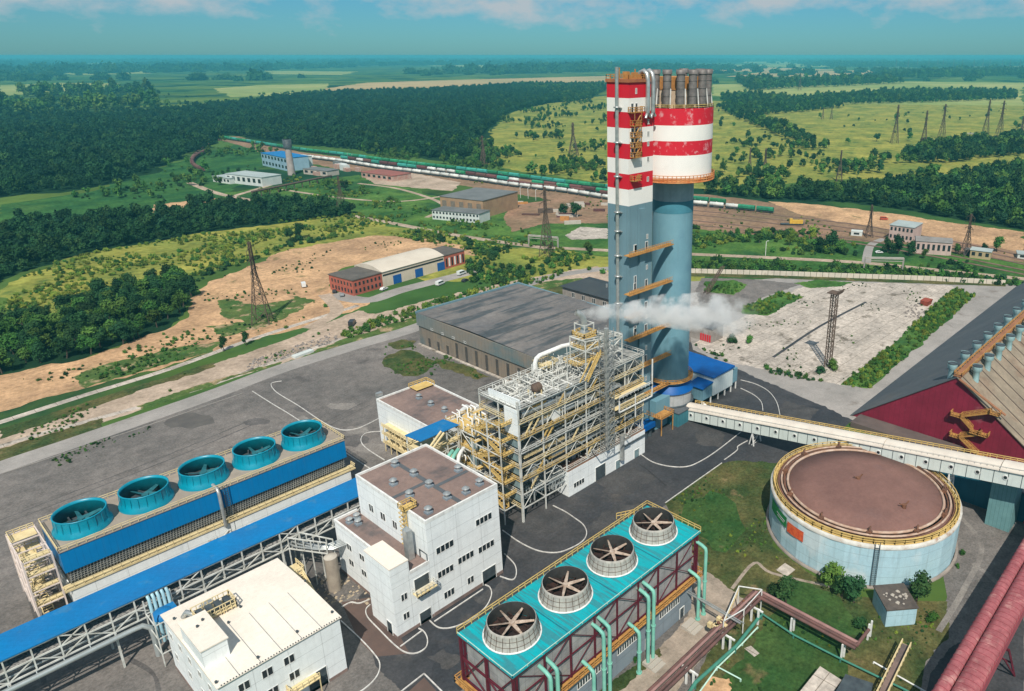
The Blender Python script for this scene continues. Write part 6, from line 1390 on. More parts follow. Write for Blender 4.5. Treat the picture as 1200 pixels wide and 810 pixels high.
block('pale_hut', 'pale huts cluttered behind the far chimney by the railway', 'hut', (356,204), (384,207), 14, 5, gp_, gr_, 4, 1)
block('pink_house', 'two-storey pale pink house with light flat roof behind the round bush', 'house', (1041,281), (1069,285), 17, 9.5, pk_, lr_, 6, 2)
block('pink_house', 'long low pink house with grey roof and dark square windows right of the round bush', 'house', (1072,297), (1114,300), 13, 7.5, pk_, M('house_roof', (.24,.23,.22), (.18,.17,.16), .2), 7, 1, hip=1.6)
block('hut', 'small ochre hut with sloping teal roof right of the pink houses', 'hut', (1136,302), (1160,305), 9, 4.6, M('hut_ochre', (.42,.34,.20), (.36,.28,.16), .4), lr_, 3, 1, hip=1)
block('hut', 'tiny dark hut between the long pink house and the ochre hut', 'hut', (1129,299), (1136,300), 5, 3.2, darkm, gr_, 1, 1)
block('shed_roof', 'low white-roofed shed at the right edge by the orange sand', 'shed', (1192,303), (1215,305), 8, 2.6, wh_, lr_, 2, 1)
block('white_container', 'small white container on the grass left of the pink houses', 'container', (997,276), (1010,277), 5, 2.6, wh_, wh_, 1, 1, over=.1)
# tall far chimney
q = G(342,205); t = thing('chimney', 'tall dark-topped concrete chimney by the blue-roofed factory', 'chimney', (q.x,q.y,0))
mb = MB(); mb.lathe((q.x,q.y,0), [(3.6,0),(3.1,15),(2.7,27)], 16); mb.build('shaft', M('chimney_grey', (.40,.36,.33), (.3,.26,.24), .2), t)
mb = MB(); mb.lathe((q.x,q.y,0), [(4.0,26),(4.0,34),(3.2,34)], 16); mb.build('head', darkm, t)
# long elevated pipeline across the far works
a, b_ = G(295,225,5), G(388,206,5); mb = MB(); mb.tube([a, b_], .9, 8)
for i in range(11): p = a.lerp(b_, i/10); mb.bar((p.x,p.y,0),(p.x,p.y,5),.7)
tag(mb.build('elevated_pipeline', lattice_d, None, (a.x,a.y,0)), 'dark elevated pipeline crossing in front of the far white works', 'pipeline')
# concrete wall
t_ = MB(); P_ = [G(*p) for p in [(808,320),(900,322.5),(1000,326),(1090,329),(1178,334)]]
for a, b_ in zip(P_[:-1], P_[1:]):
    k = int((b_-a).length/3)
    for i in range(k):
        p, q = a.lerp(b_, i/k), a.lerp(b_, (i+.94)/k); t_.bar((p.x,p.y,1.25),(q.x,q.y,1.25),.2,2.5)
tag(t_.build('concrete_wall', M('wall_pale', (.62,.56,.47), (.5,.45,.38), .3, stain=((.3,.25,.2),.2,.62,.5)), None, (P_[0].x,P_[0].y,0)), 'long pale panel wall between the slab field and the dirt road', 'wall')
def gantry(p, q, h, label):
    a, b_ = G(*p), G(*q); mb = MB()
    for e in (a, b_): mb.bar((e.x,e.y,0),(e.x,e.y,h),.7)
    mb.bar((a.x,a.y,h),(b_.x,b_.y,h),1.2,1.0); mb.bar((a.x,a.y,h-1.6),(b_.x,b_.y,h-1.6),.3)
    tag(mb.build('gantry', M('gantry_grey', (.38,.36,.32), (.3,.28,.25), .5) if 'gantry_grey' not in MATS else MATS['gantry_grey'], None, (a.x,a.y,0)), label, 'gantry')
gantry((1012,319),(1057,320),8,'wide pipe gantry over the concrete wall in front of the pink houses')
gantry((620,289),(654,292),7,'pale pipe gantry at the foot of the pylon left of the tower')
gantry((1130,167),(1144,167),12,'small dark portal among the pylons on the right meadow')
# inclined lattice conveyor right of the tower
mb = MB(); a, b_ = G(828,345,0), G(838,343,0)
for k in (0, 1.6): mb.bar((a.x+k,a.y,0),(b_.x+k+3,b_.y-2,13),.3); mb.bar((a.x+k,a.y+2,0),(b_.x+k+3,b_.y-1,13),.3)
for i in range(9): q = i/9; mb.bar((a.x+(b_.x+3-a.x)*q,a.y+(b_.y-2-a.y)*q,13*q),(a.x+1.6+(b_.x+3-a.x)*(q+.1),a.y+2+(b_.y-3-a.y)*(q+.1),13*(q+.1)),.2)
tag(mb.build('lattice_boom', lattice_d, None, (a.x,a.y,0)), 'leaning lattice boom beside the road curve right of the tower', 'boom')
# lattice mast on the slab field
def mast(base, h, w, label, head=True):
    q = G(*base); t = thing('floodlight_mast', label, 'mast', (q.x,q.y,0)); mb = MB(); c = [(q.x-w,q.y-w),(q.x+w,q.y-w),(q.x+w,q.y+w),(q.x-w,q.y+w)]; z = 0
    for x, y in c: mb.bar((x,y,0),(x,y,h),.28)
    while z < h-.5:
        for i in range(4): a, b_ = c[i], c[(i+1)%4]; mb.bar((*a,z),(*b_,min(h,z+2)),.14); mb.bar((*a,z),(*b_,z),.12)
        z += 2
    mb.build('lattice', lattice_d, t); mb = MB(); mb.box(q.x-w*2.2,q.y-w*2.2,h,q.x+w*2.2,q.y+w*2.2,h+.3)
    for i in range(5): mb.box(q.x-w*2+i*w,q.y-w*2.3,h+.3,q.x-w*2+i*w+w*.6,q.y-w*1.8,h+1.1)
    mb.build('lamp_platform', lattice_d, t)
mast((970,430), 29, .95, 'dark square lattice floodlight mast on the concrete slab field')
# pylons
def pylon(base, h, w, label, group=None, dens=1, arms=3, bar=.2, yaw=.5):
    q = G(*base); t = thing('pylon', label, 'pylon', (q.x,q.y,0), group); mb = MB()
    def wz(z): return w*(1-.80*min(1, z/(h*.62))) if z < h*.62 else w*.2*(1-.4*(z-h*.62)/(h*.38))
    cs, sn = math.cos(yaw), math.sin(yaw)
    def cor(i, z): a = wz(z); x, y = [(-a,-a),(a,-a),(a,a),(-a,a)][i]; return (q.x+x*cs-y*sn, q.y+x*sn+y*cs, z)
    lv = [0]; z = 0
    while z < h-1: z += max(1.8, wz(z)*1.7)*dens; lv.append(min(z, h))
    for z0, z1 in zip(lv[:-1], lv[1:]):
        for i in range(4):
            mb.bar(cor(i,z0),cor(i,z1),bar*1.3); mb.bar(cor(i,z0),cor((i+1)%4,z1),bar*.7); mb.bar(cor((i+1)%4,z0),cor(i,z1),bar*.7); mb.bar(cor(i,z1),cor((i+1)%4,z1),bar*.6)
    mb.build('lattice_mast', lattice_d, t)
    for k in range(arms):
        z = h*(.66+.13*k); L_ = w*(1.5 if k != 1 else 1.9); mb = MB()
        for s_ in (-1, 1):
            tip = (q.x+s_*L_*cs, q.y+s_*L_*sn, z)
            for i in range(4): mb.bar(cor(i, z+(1.4 if i < 2 else 0)), tip, bar*.7)
            mb.bar(tip, (tip[0],tip[1],z-1.8), bar*.6)
        mb.build('cross_arm', lattice_d, t)
pylon((308,378), 36, 3.6, 'big rusty lattice pylon on the sand behind the yard', yaw=.9)
pylon((641,300), 40, 3.4, 'dark pylon by the pale gantry just left of the tower', yaw=.3)
pylon((401,247), 26, 3.0, 'thin dark pylon beside the dirt road near the far depot', yaw=.3)
pylon((672,183), 38, 5.5, 'wide-legged pylon on the scrubby meadow left of the tower', yaw=.6, bar=.38)
pylon((567,195), 32, 3.0, 'slender pylon at the forest edge behind the tank wagons', yaw=.4, bar=.45)
pg = 'pylons on the right meadow'
for base, h, lb in [((1048,168),52,'leftmost big pylon on the right meadow'),((1081,176),50,'big pylon with a wide crown second from left on the right meadow'),((1103,163),50,'third pylon from left on the right meadow'),((1154,160),54,'slim pylon left of the two at the right part of the meadow'),((1170,163),54,'slim pylon beside its twin at the right part of the meadow'),((1196,160),30,'short pylon at the right edge of the picture'),((983,213),30,'dark pylon standing in the hedge above the railway sand'),((896,204),26,'right one of two short pylons behind the tower drum'),((878,203),26,'left one of two short pylons behind the tower drum'),((937,106),60,'distant pylon near the hedge right of the drum'),((964,140),24,'small pylon in the middle of the right meadow'),((974,140),24,'small pylon beside its twin in the middle of the right meadow'),((1018,278),22,'low pylon by the railway left of the pink houses'),((1131,300),26,'pylon on the orange sand behind the long pink house')]:
    pylon(base, h*.95, h*.075+.5, lb, pg, dens=1.4, yaw=.5+random.random()*.5, bar=.22 if G(*base).length < 700 else .34)
for i in range(14):
    px_ = 1052+i*11+random.uniform(-3,3); pylon((px_, 79.5+random.uniform(-.6,.6)), 75, 5, 'one of the faint far pylons lined up on the right horizon', 'faint horizon pylons', dens=3, arms=1, bar=1.1)
# ------------------------------------------------------------------ trains
def wagon_tank():
    t = thing('tank_wagon', 'white', 'tank wagon'); mb = MB(); mb.tube([(-5.6,0,2.7),(-5.2,0,2.7),(5.2,0,2.7),(5.6,0,2.7)], [.9,1.45,1.45,.9], 14); mb.cyl((0,0,4.0), .5, .45, 10); mb.build('tank', M('tank_white', (.62,.64,.60), (.50,.52,.49), .3, rnd=.18, streak=.3), t)
    mb = MB(); mb.box(-6,-1.3,1.0,6,1.3,1.3)
    for x in (-4.8,-3.2,3.2,4.8):
        for y in (-.8,.8): mb.tube([(x,y-.1,.62),(x,y+.1,.62)], .5, 10)
    mb.build('chassis', darkm, t); return t
def wagon_hopper(m_):
    t = thing('hopper_wagon', 'green', 'hopper wagon'); mb = MB()
    pr = [(-1.5,2.0),(-1.55,3.6),(-1.0,4.3),(0,4.5),(1.0,4.3),(1.55,3.6),(1.5,2.0),(.8,1.2),(-.8,1.2)]
    vs = [(x,y,z) for x in (-6.4,6.4) for y,z in pr]; n = len(pr); mb.add(vs, [(i,(i+1)%n,n+(i+1)%n,n+i) for i in range(n)]); mb.face(vs[:n][::-1]); mb.face(vs[n:])
    for i in range(9): x = -6+i*1.5; mb.box(x,-1.64,2,x+.16,1.64,3.6)
    mb.build('body', m_, t); mb = MB(); mb.box(-6.8,-1.2,.9,6.8,1.2,1.2)
    for x in (-5,-3.5,3.5,5):
        for y in (-.8,.8): mb.tube([(x,y-.1,.62),(x,y+.1,.62)], .5, 10)
    mb.build('chassis', darkm, t); return t
def place_train(px, step, protos, label, group, seed=1, gaps=0.0):
    P = spline([G(*p) for p in px], 12); r = random.Random(seed); acc = 0; out = []; nxt = step/2
    for a, b_ in zip(P[:-1], P[1:]):
        d = (b_-a).length
        while nxt <= acc+d:
            q = a.lerp(b_, (nxt-acc)/d); out.append((q, math.atan2(b_.y-a.y, b_.x-a.x))); nxt += step
        acc += d
    for q, ang in out:
        if r.random() < gaps: continue
        pr = protos[r.randrange(len(protos))]
        if not pr.get('used'): o = pr; pr['used'] = 1
        else: o = dup(pr)
        lb = label[pr['category']] if isinstance(label, dict) else label
        o.location = (q.x, q.y, .15); o.rotation_euler = (0,0,ang); o['label'] = lb[0]; o['group'] = lb[1]
gr1 = M('wagon_green', (.03,.26,.13), (.02,.15,.08), .3, rnd=.25, stain=((.45,.50,.45),.12,.62,.8)); gr2 = M('wagon_teal', (.03,.22,.18), (.05,.30,.24), .3, rnd=.2); br_ = M('wagon_brown', (.14,.06,.05), (.10,.05,.045), .3, rnd=.3)
wt = wagon_tank(); wg = wagon_hopper(gr1); wg2 = wagon_hopper(gr2); wb = wagon_hopper(br_)
wg2['category'] = 'freight wagon'; wb['category'] = 'goods wagon'
def lb(**k): return k
place_train([(352,185),(400,191),(450,199),(500,205),(560,213),(600,219),(660,226),(710,234),(760,240)], 13.2, [wt], {'tank wagon': ('white tank wagon in the long front train left of the striped tower','white tank wagons in front train')}, '', 1)
place_train([(262,163),(300,169),(350,177),(400,183),(450,190),(500,196),(560,203),(600,208),(660,216),(720,223)], 14.5, [wg, wg, wg2], {'hopper wagon': ('green hopper wagon in the long rear train left of the tower','green wagons in rear train'), 'freight wagon': ('teal covered wagon in the long rear train left of the tower','teal wagons in rear train')}, '', 2)
place_train([(400,187),(450,194),(500,200),(560,208),(600,213.5),(660,221),(715,228)], 14.5, [wt, wg2, wg, wb], {'tank wagon': ('white tank wagon in the mixed middle train between the green and white trains','white wagons in middle train'), 'hopper wagon': ('green hopper wagon in the mixed middle train','green wagons in middle train'), 'freight wagon': ('teal covered wagon in the mixed middle train','teal wagons in middle train'), 'goods wagon': ('brown goods wagon in the mixed middle train','brown wagons in middle train')}, '', 3, .05)
place_train([(811,241),(835,243),(866,246)], 13.2, [wt], {'tank wagon': ('white tank wagon in the short train right of the tower','white tank wagons right of tower')}, '', 4)
place_train([(864,246),(884,248),(903,250)], 14.5, [wg], {'hopper wagon': ('bright green hopper wagon at the right end of the train, by the dark mast','green wagons right of tower')}, '', 5)
place_train([(812,236),(835,238.5),(858,241)], 14.5, [wg], {'hopper wagon': ('green hopper wagon behind the white tanks right of the tower','green wagons behind right tanks')}, '', 6)
place_train([(244,178),(232,184),(226,190),(228,196),(238,202)], 14.5, [wb], {'goods wagon': ('dark brown wagon on the curved siding at the far left','brown wagons on the curved siding')}, '', 7)
place_train([(720,231),(640,222),(600,217)], 14.5, [wb], {'goods wagon': ('dark goods wagon in the row just behind the white tanks','dark wagons behind white tanks')}, '', 8, .2)
# track machine
q = G(930,264); t = thing('track_machine', 'small yellow track machine on the rails right of the trains', 'rail vehicle', (q.x,q.y,0)); ta = -.9
mb = MB(); cs, sn = math.cos(ta), math.sin(ta)
def rb(mb, x0, y0, z0, x1, y1, z1):
    mb.prism([(q.x+x*cs-y*sn, q.y+x*sn+y*cs) for x, y in ((x0,y0),(x1,y0),(x1,y1),(x0,y1))], z0, z1)
rb(mb,-1,-1.4,1.3,6,1.4,3.6); rb(mb,-3,-1.2,1.3,-1,1.2,4.6); mb.build('cab', M('machine_yellow', (.62,.40,.05), (.5,.3,.04), .5), t)
mb = MB(); rb(mb,-9,-1.3,.8,7,1.3,1.3)
mb.build('chassis', darkm, t)
# scrap and small heaps by the depot
r = random.Random(12)
for i in range(16):
    q = G(r.uniform(600,710), r.uniform(238,264)); a = r.uniform(-1.1,-.6); L_ = r.uniform(6,16); mb = MB(); c_, s_ = math.cos(a), math.sin(a)
    mb.prism([(q.x+x*c_-y*s_, q.y+x*s_+y*c_) for x, y in ((0,0),(L_,0),(L_,2.6),(0,2.6))], 0, r.uniform(1,3.4))
    tag(mb.build('scrap_stack', [gp_, lattice_d, br_, MATS['ochre_steel'], concrete][r.randrange(5)], None, (q.x,q.y,0)), 'stacked rails and scrap in the yard between the depot and the tower', 'stack', 'stacks in the scrap yard')
for i in range(10):
    q = G(r.uniform(356,420), r.uniform(196,207)); mb = MB(); L_ = r.uniform(6,14); mb.box(q.x,q.y,0,q.x+L_*.5,q.y+L_,r.uniform(3,6))
    tag(mb.build('yard_hut', [gp_, wh_, MATS['far_red_wall'], gr_][r.randrange(4)], None, (q.x,q.y,0)), 'small clutter hut along the railway behind the far chimney', 'hut', 'huts along the far railway')
# red excavator wreck and junk on slab field
q = G(1085,357); t = thing('red_container', 'rusty red skip lying at the edge of the concrete slab field', 'skip', (q.x,q.y,0)); mb = MB(); mb.add([(q.x-2.4,q.y-1.6,0),(q.x+2.4,q.y-1.6,0),(q.x+2.4,q.y+1.6,0),(q.x-2.4,q.y+1.6,0),(q.x-3,q.y-1.9,2.4),(q.x+3,q.y-1.9,2.4),(q.x+3,q.y+1.9,2.4),(q.x-3,q.y+1.9,2.4)], [(0,3,2,1),(4,5,6,7),(0,1,5,4),(1,2,6,5),(2,3,7,6),(3,0,4,7)]); mb.build('body', M('rusty_red', (.34,.07,.04), (.22,.05,.03), .8), t)
mb = MB()
for i in range(50):
    q = G(r.uniform(1058,1085), r.uniform(358,373)); s_ = r.uniform(.3,.9); z = r.uniform(.3,1.1); mb.add([(q.x-s_,q.y-s_,0),(q.x+s_,q.y-s_*.6,0),(q.x+s_,q.y+s_,0),(q.x-s_,q.y+s_*.7,0),(q.x,q.y,z)],[(0,1,4),(1,2,4),(2,3,4),(3,0,4)])
struct(mb.build('rubble', M('junk', (.32,.28,.25), (.08,.07,.07), .8), None), 'stuff', 'junk heap beside the rusty red skip')
mb = MB()
for i in range(170):
    q = G(r.uniform(300,395), 0+1); tq = r.random(); px_, py_ = 290+tq*105, 430-tq*35+r.uniform(-6,5); q = G(px_, py_); s_ = r.uniform(.2,.8); z = r.uniform(.2,.8); mb.add([(q.x-s_,q.y-s_,0),(q.x+s_,q.y-s_*.6,0),(q.x+s_,q.y+s_,0),(q.x-s_,q.y+s_*.7,0),(q.x,q.y,z)],[(0,1,4),(1,2,4),(2,3,4),(3,0,4)])
struct(mb.build('rubble', MATS['junk'], None), 'stuff', 'dark rubble strewn along the lower concrete strip')
q = G(355,415); mb = MB(); a_, b2 = G(344,420), G(366,412); mb.bar((a_.x,a_.y,.5),(b2.x,b2.y,.5),2.4,.9); tag(mb.build('concrete_slab', wh_, None, (q.x,q.y,0)), 'single pale slab lying beside the pale service road', 'slab')
# cars
def car(px, yaw, m_, label, van=False):
    q = G(*px); t = thing('parked_van' if van else 'parked_car', label, 'van' if van else 'car', (0,0,0)); mb = MB(); L_, W_ = (5.4,2.0) if van else (4.3,1.75)
    if van: prof = [(-2.7,.5),(2.6,.5),(2.6,1.2),(1.9,1.35),(1.2,2.3),(-2.7,2.35)]; gl = [(-2.5,1.4),(1.65,1.4),(1.15,2.1),(-2.5,2.1)]
    else: prof = [(-2.15,.45),(2.15,.45),(2.15,.85),(1.1,1.0),(.5,1.45),(-1.2,1.45),(-1.75,1.0),(-2.15,.95)]; gl = [(-1.55,1.02),(.95,1.02),(.42,1.4),(-1.12,1.4)]
    n = len(prof); vs = [(x,y,z) for y in (-W_/2,W_/2) for x,z in prof]; mb.add(vs, [(i,n+i,n+(i+1)%n,(i+1)%n) for i in range(n)]); mb.face(vs[:n]); mb.face(vs[n:][::-1]); mb.build('body', m_, t)
    mb = MB(); vs = [(x,y,z) for y in (-W_/2-.02,W_/2+.02) for x,z in gl]; mb.face(vs[:4]); mb.face(vs[4:][::-1]); 
    mb.add([(vs[i][0]+.03,vs[i][1]*.92,vs[i][2]+.02) for i in (1,2,6,5)], [(0,3,2,1)]); mb.build('windows', glass, t)
    for x in (-1.4,1.4):
        for y in (-W_/2,W_/2): mb = MB(); mb.tube([(x,y-.12,.34),(x,y+.12,.34)], .34, 12); mb.build('wheel', darkm, t)
    t.location = (q.x,q.y,.08); t.rotation_euler = (0,0,yaw); return t
cw = M('car_white', (.70,.71,.70), (.66,.67,.66), 1, rough=.3); ck = M('car_dark', (.04,.045,.05), (.03,.03,.035), 1, rough=.3); cg = M('car_grey', (.22,.24,.25), (.2,.21,.22), 1, rough=.3)
car((516,334), .3, cw, 'white van on the grey yard in front of the second brick block', True); car((450,340), .3, cw, 'white car at the near corner of the brick block', False)
car((356,336), 1.2, cw, 'white van alone on the sand left of the brick warehouse', True); car((392,343), 1.1, ck, 'dark car parked left of the near brick block'); car((401,347), 1.1, cg, 'grey car parked just right of the dark car by the near brick block')
car((541,322), .2, wh_, 'white box van by the second brick block', True); car((545,330), .3, ck, 'dark wreck at the right end of the grey yard'); car((865,523.5-70), .2, cw, 'small white car under the blue-roofed building by the kerb') if 0 else None
car((413,381), .8, ck, 'dark pickup by the crossing of the pale strips', True); car((1030,237+60), -.8, cw, 'white car on the dirt road in front of the pink houses')
q = G(1040,258); car((1036,258), -.9, M('red_vehicle', (.55,.09,.04), (.4,.06,.03), 1), 'red-orange tractor on the sand left of the pink houses', True)
# lamp posts
lp = None
for i, (px_, py_) in enumerate([(897,300),(610,232),(619,233),(628,235)]):
    q = G(px_, py_); mb = MB(); mb.tube([(q.x,q.y,0),(q.x,q.y,8.5),(q.x+.6,q.y-.6,9)], .16, 6); mb.box(q.x+.4,q.y-1.2,8.9,q.x+1,q.y-.4,9.05)
    tag(mb.build('lamp_post', whitep, None, (q.x,q.y,0)), 'lone pale post by the dirt road behind the concrete wall' if i == 0 else 'pale post in the row of three in front of the tank wagons', 'lamp post', 'pale posts before the tank wagons' if i else None)
# ------------------------------------------------------------------ vegetation
def foliage(name, c, c2, rnd=.42): return M(name, c, c2, .9, rough=.9, spec=.1, rnd=rnd, det=3, lo=.35, hi=.65)
leaf_d = foliage('leaf_dark', (.014,.048,.018), (.026,.072,.022)); leaf_k = foliage('leaf_deep_shaded', (.010,.036,.018), (.018,.055,.022)); leaf_m = foliage('leaf_mid', (.038,.105,.022), (.068,.145,.028)); leaf_l = foliage('leaf_light', (.10,.165,.025), (.15,.20,.03)); bark = M('bark', (.08,.06,.045), (.05,.04,.03), 3)  # leaf_k darkened to put cloud shade over the left woods into its colour
def crown_mesh(name, R_, h, n, leaf, seed, mat, lobes=7, base=.25):
    "leaf faces spread over several overlapping lobes, denser towards their outside"
    g = np.random.default_rng(seed); lc = []
    for i in range(lobes):
        a = g.uniform(0, 2*math.pi); rr = R_*g.uniform(.15,.62); z = h*(base+g.uniform(.12,.72)*(1-base)); lc.append((rr*math.cos(a), rr*math.sin(a), z, R_*g.uniform(.36,.58)))
    lc.append((0,0,h*.62,R_*.62)); V, Fc = [], []
    for i in range(n):
        cx, cy, cz, cr = lc[g.integers(len(lc))]; d = g.normal(size=3); d /= np.linalg.norm(d); rad = cr*g.uniform(.55,1.06)
        p = np.array([cx,cy,cz])+d*rad*np.array([1,1,.9])
        if p[2] < h*.06: continue
        nrm = d*.8+g.normal(size=3)*.55+np.array([0,0,.35]); nrm /= np.linalg.norm(nrm); t1 = np.cross(nrm, [0,0,1.]) if abs(nrm[2]) < .95 else np.array([1.,0,0]); t1 /= np.linalg.norm(t1); t2 = np.cross(nrm, t1); s = leaf*g.uniform(.5,1.2); k = len(V)
        a = g.uniform(0,math.pi); u_, v_ = t1*math.cos(a)+t2*math.sin(a), t2*math.cos(a)-t1*math.sin(a)
        V += [tuple(p-u_*s), tuple(p+v_*s*.6), tuple(p+u_*s), tuple(p-v_*s*.6)]; Fc.append((k,k+1,k+2,k+3))
    # inner lobes give the crown an opaque heart
    for cx, cy, cz, cr in lc:
        k = len(V); q = cr*.62
        for z_, r_ in ((-.8,.5),(0,1),(.8,.5)):
            for j in range(6): a = j*math.pi/3+z_; V.append((cx+q*r_*math.cos(a), cy+q*r_*math.sin(a), max(.05, cz+q*z_)))
        for L0 in (0, 6):
            for j in range(6): Fc.append((k+L0+j, k+L0+(j+1)%6, k+L0+6+(j+1)%6, k+L0+6+j))
        Fc.append(tuple(k+12+j for j in range(6)))
    me = bpy.data.meshes.new(name); me.from_pydata(V, [], Fc); me.materials.append(mat); me.update(); return me
def trunk_mesh(h, r_):
    mb = MB(); mb.tube([(0,0,0),(.05*h,0,h*.3),(.02*h,.04*h,h*.7)], [r_,r_*.75,r_*.35], 6)
    for a in range(4): mb.tube([(.03*h,0,h*.35+a*.06*h),(.22*h*math.cos(a*1.7),.22*h*math.sin(a*1.7),h*.62+a*.04*h)], [r_*.4,r_*.15], 5)
    me = bpy.data.meshes.new('trunk'); me.from_pydata(mb.v, [], mb.f); me.materials.append(bark); me.update(); return me
TM = trunk_mesh(8, .28)
CR = {k: [crown_mesh('crown', 3.6, 8.5, n, lf, 50+i*7+j, m_, 7) for i in range(3)] for j, (k, m_, n, lf) in enumerate([('d', leaf_d, 700, .46), ('m', leaf_m, 700, .46), ('l', leaf_l, 600, .5)])}
CRB = {k: [crown_mesh('crown', 2.4, 3.4, 420, .34, 90+i*7+j, m_, 6, .05) for i in range(3)] for j, (k, m_) in enumerate([('d', leaf_d), ('m', leaf_m), ('l', leaf_l)])}
tree_n = [0]
def tree(x, y, s, kind, label, cat='tree', group=None, bush=False, hs=1.0):
    r_ = random.Random(int(x*13+y*7)); t = thing('bush' if bush else 'tree', label, cat, (0,0,0), group)
    c_ = bpy.data.objects.new('crown', (CRB if bush else CR)[kind][r_.randrange(3)]); COL.objects.link(c_); c_.parent = t
    k_ = bpy.data.objects.new('trunk', TM); COL.objects.link(k_); k_.parent = t
    if bush: k_.scale = (.35,.35,.3)
    t.location = (x,y,0); t.rotation_euler = (0,0,r_.uniform(0,6.28)); t.scale = (s, s*r_.uniform(.9,1.1), s*hs*r_.uniform(.9,1.15)); tree_n[0] += 1; return t
def inpoly(px, pts):
    P = [G(*p) for p in px]; x, y = pts[:,0], pts[:,1]; ins = np.zeros(len(pts), bool); j = len(P)-1
    for i in range(len(P)):
        xi, yi, xj, yj = P[i].x, P[i].y, P[j].x, P[j].y
        c_ = ((yi > y) != (yj > y)) & (x < (xj-xi)*(y-yi)/((yj-yi) if yj != yi else 1e-9)+xi); ins ^= c_; j = i
    return ins
def scatter(px, sp, seed, keep=1.0, clump=0, cs=40.):
    g = np.random.default_rng(seed); P = [G(*p) for p in px]; x0, x1 = min(p.x for p in P), max(p.x for p in P); y0, y1 = min(p.y for p in P), max(p.y for p in P)
    X_, Y_ = np.meshgrid(np.arange(x0, x1, sp), np.arange(y0, y1, sp)); pts = np.stack([X_.ravel(), Y_.ravel()], 1); pts += g.uniform(-.48*sp, .48*sp, pts.shape)
    pts = pts[inpoly(px, pts)]
    if clump:
        a = np.sin(pts[:,0]/cs+1.7*np.sin(pts[:,1]/cs*.8+seed))+np.sin(pts[:,1]/cs*1.3+1.3*np.sin(pts[:,0]/cs*.6+2*seed))+g.normal(size=len(pts))*.55; pts = pts[a > clump]
    if keep < 1: pts = pts[g.random(len(pts)) < keep]
    return pts
def woods(name, label, pts, smin, smax, protos, seed):
    "far-off wood: one object whose points carry tree crowns"
    g = np.random.default_rng(seed); n = len(pts); me = bpy.data.meshes.new(name); me.vertices.add(n)
    me.vertices.foreach_set('co', np.column_stack([pts, np.zeros(n)]).astype(np.float32).ravel())
    at = me.attributes.new('size', 'FLOAT', 'POINT'); at.data.foreach_set('value', (smin*.8+(smax*1.1-smin*.8)*g.random(n)**1.4).astype(np.float32))
    at = me.attributes.new('spin', 'FLOAT', 'POINT'); at.data.foreach_set('value', g.uniform(0, 6.28, n).astype(np.float32))
    at = me.attributes.new('which', 'INT', 'POINT'); at.data.foreach_set('value', g.integers(0, len(protos), n).astype(np.int32)); me.update()
    at = me.attributes.new('tall', 'FLOAT', 'POINT'); at.data.foreach_set('value', g.uniform(.75, 1.45, n).astype(np.float32)); o = bpy.data.objects.new(name, me); COL.objects.link(o)
    ng = bpy.data.node_groups.new(name, 'GeometryNodeTree'); ng.interface.new_socket('Geometry', in_out='INPUT', socket_type='NodeSocketGeometry'); ng.interface.new_socket('Geometry', in_out='OUTPUT', socket_type='NodeSocketGeometry')
    N = ng.nodes.new; L = ng.links.new; gi = N('NodeGroupInput'); go = N('NodeGroupOutput'); ip = N('GeometryNodeInstanceOnPoints'); gti = N('GeometryNodeGeometryToInstance')
    for p in reversed(protos): oi = N('GeometryNodeObjectInfo'); oi.inputs['Object'].default_value = p; L(oi.outputs['Geometry'], gti.inputs[0])
    L(gi.outputs[0], ip.inputs['Points']); L(gti.outputs[0], ip.inputs['Instance']); ip.inputs['Pick Instance'].default_value = True
    def attr(nm, tp): a = N('GeometryNodeInputNamedAttribute'); a.data_type = tp; a.inputs['Name'].default_value = nm; return a.outputs['Attribute']
    L(attr('which', 'INT'), ip.inputs['Instance Index']); cx = N('ShaderNodeCombineXYZ'); L(attr('spin', 'FLOAT'), cx.inputs[2]); L(cx.outputs[0], ip.inputs['Rotation']); sz = attr('size', 'FLOAT'); mz = N('ShaderNodeMath'); mz.operation = 'MULTIPLY'; L(sz, mz.inputs[0]); L(attr('tall', 'FLOAT'), mz.inputs[1]); cs_ = N('ShaderNodeCombineXYZ'); L(sz, cs_.inputs[0]); L(sz, cs_.inputs[1]); L(mz.outputs[0], cs_.inputs[2]); L(cs_.outputs[0], ip.inputs['Scale']); L(ip.outputs[0], go.inputs[0])
    m_ = o.modifiers.new('woods', 'NODES'); m_.node_group = ng; struct(o, 'stuff', label); return o
def proto(me): return bpy.data.objects.new('crown_source', me)
def far_crown(k, mat, n, lf): return [proto(crown_mesh('far_crown', 3.8, 8.5, n, lf, 200+k*9+i, mat, 6)) for i in range(3)]
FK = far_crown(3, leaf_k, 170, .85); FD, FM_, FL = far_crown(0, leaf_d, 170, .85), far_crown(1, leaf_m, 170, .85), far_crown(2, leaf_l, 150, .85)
BD = [proto(crown_mesh('far_bush', 2.6, 2.6, 110, .55, 300+i, leaf_d, 5, .05)) for i in range(2)]; BM = [proto(crown_mesh('far_bush', 2.6, 2.4, 110, .55, 310+i, leaf_m, 5, .05)) for i in range(2)]; BL = [proto(crown_mesh('far_bush', 2.6, 2.2, 110, .55, 320+i, leaf_l, 5, .05)) for i in range(2)]
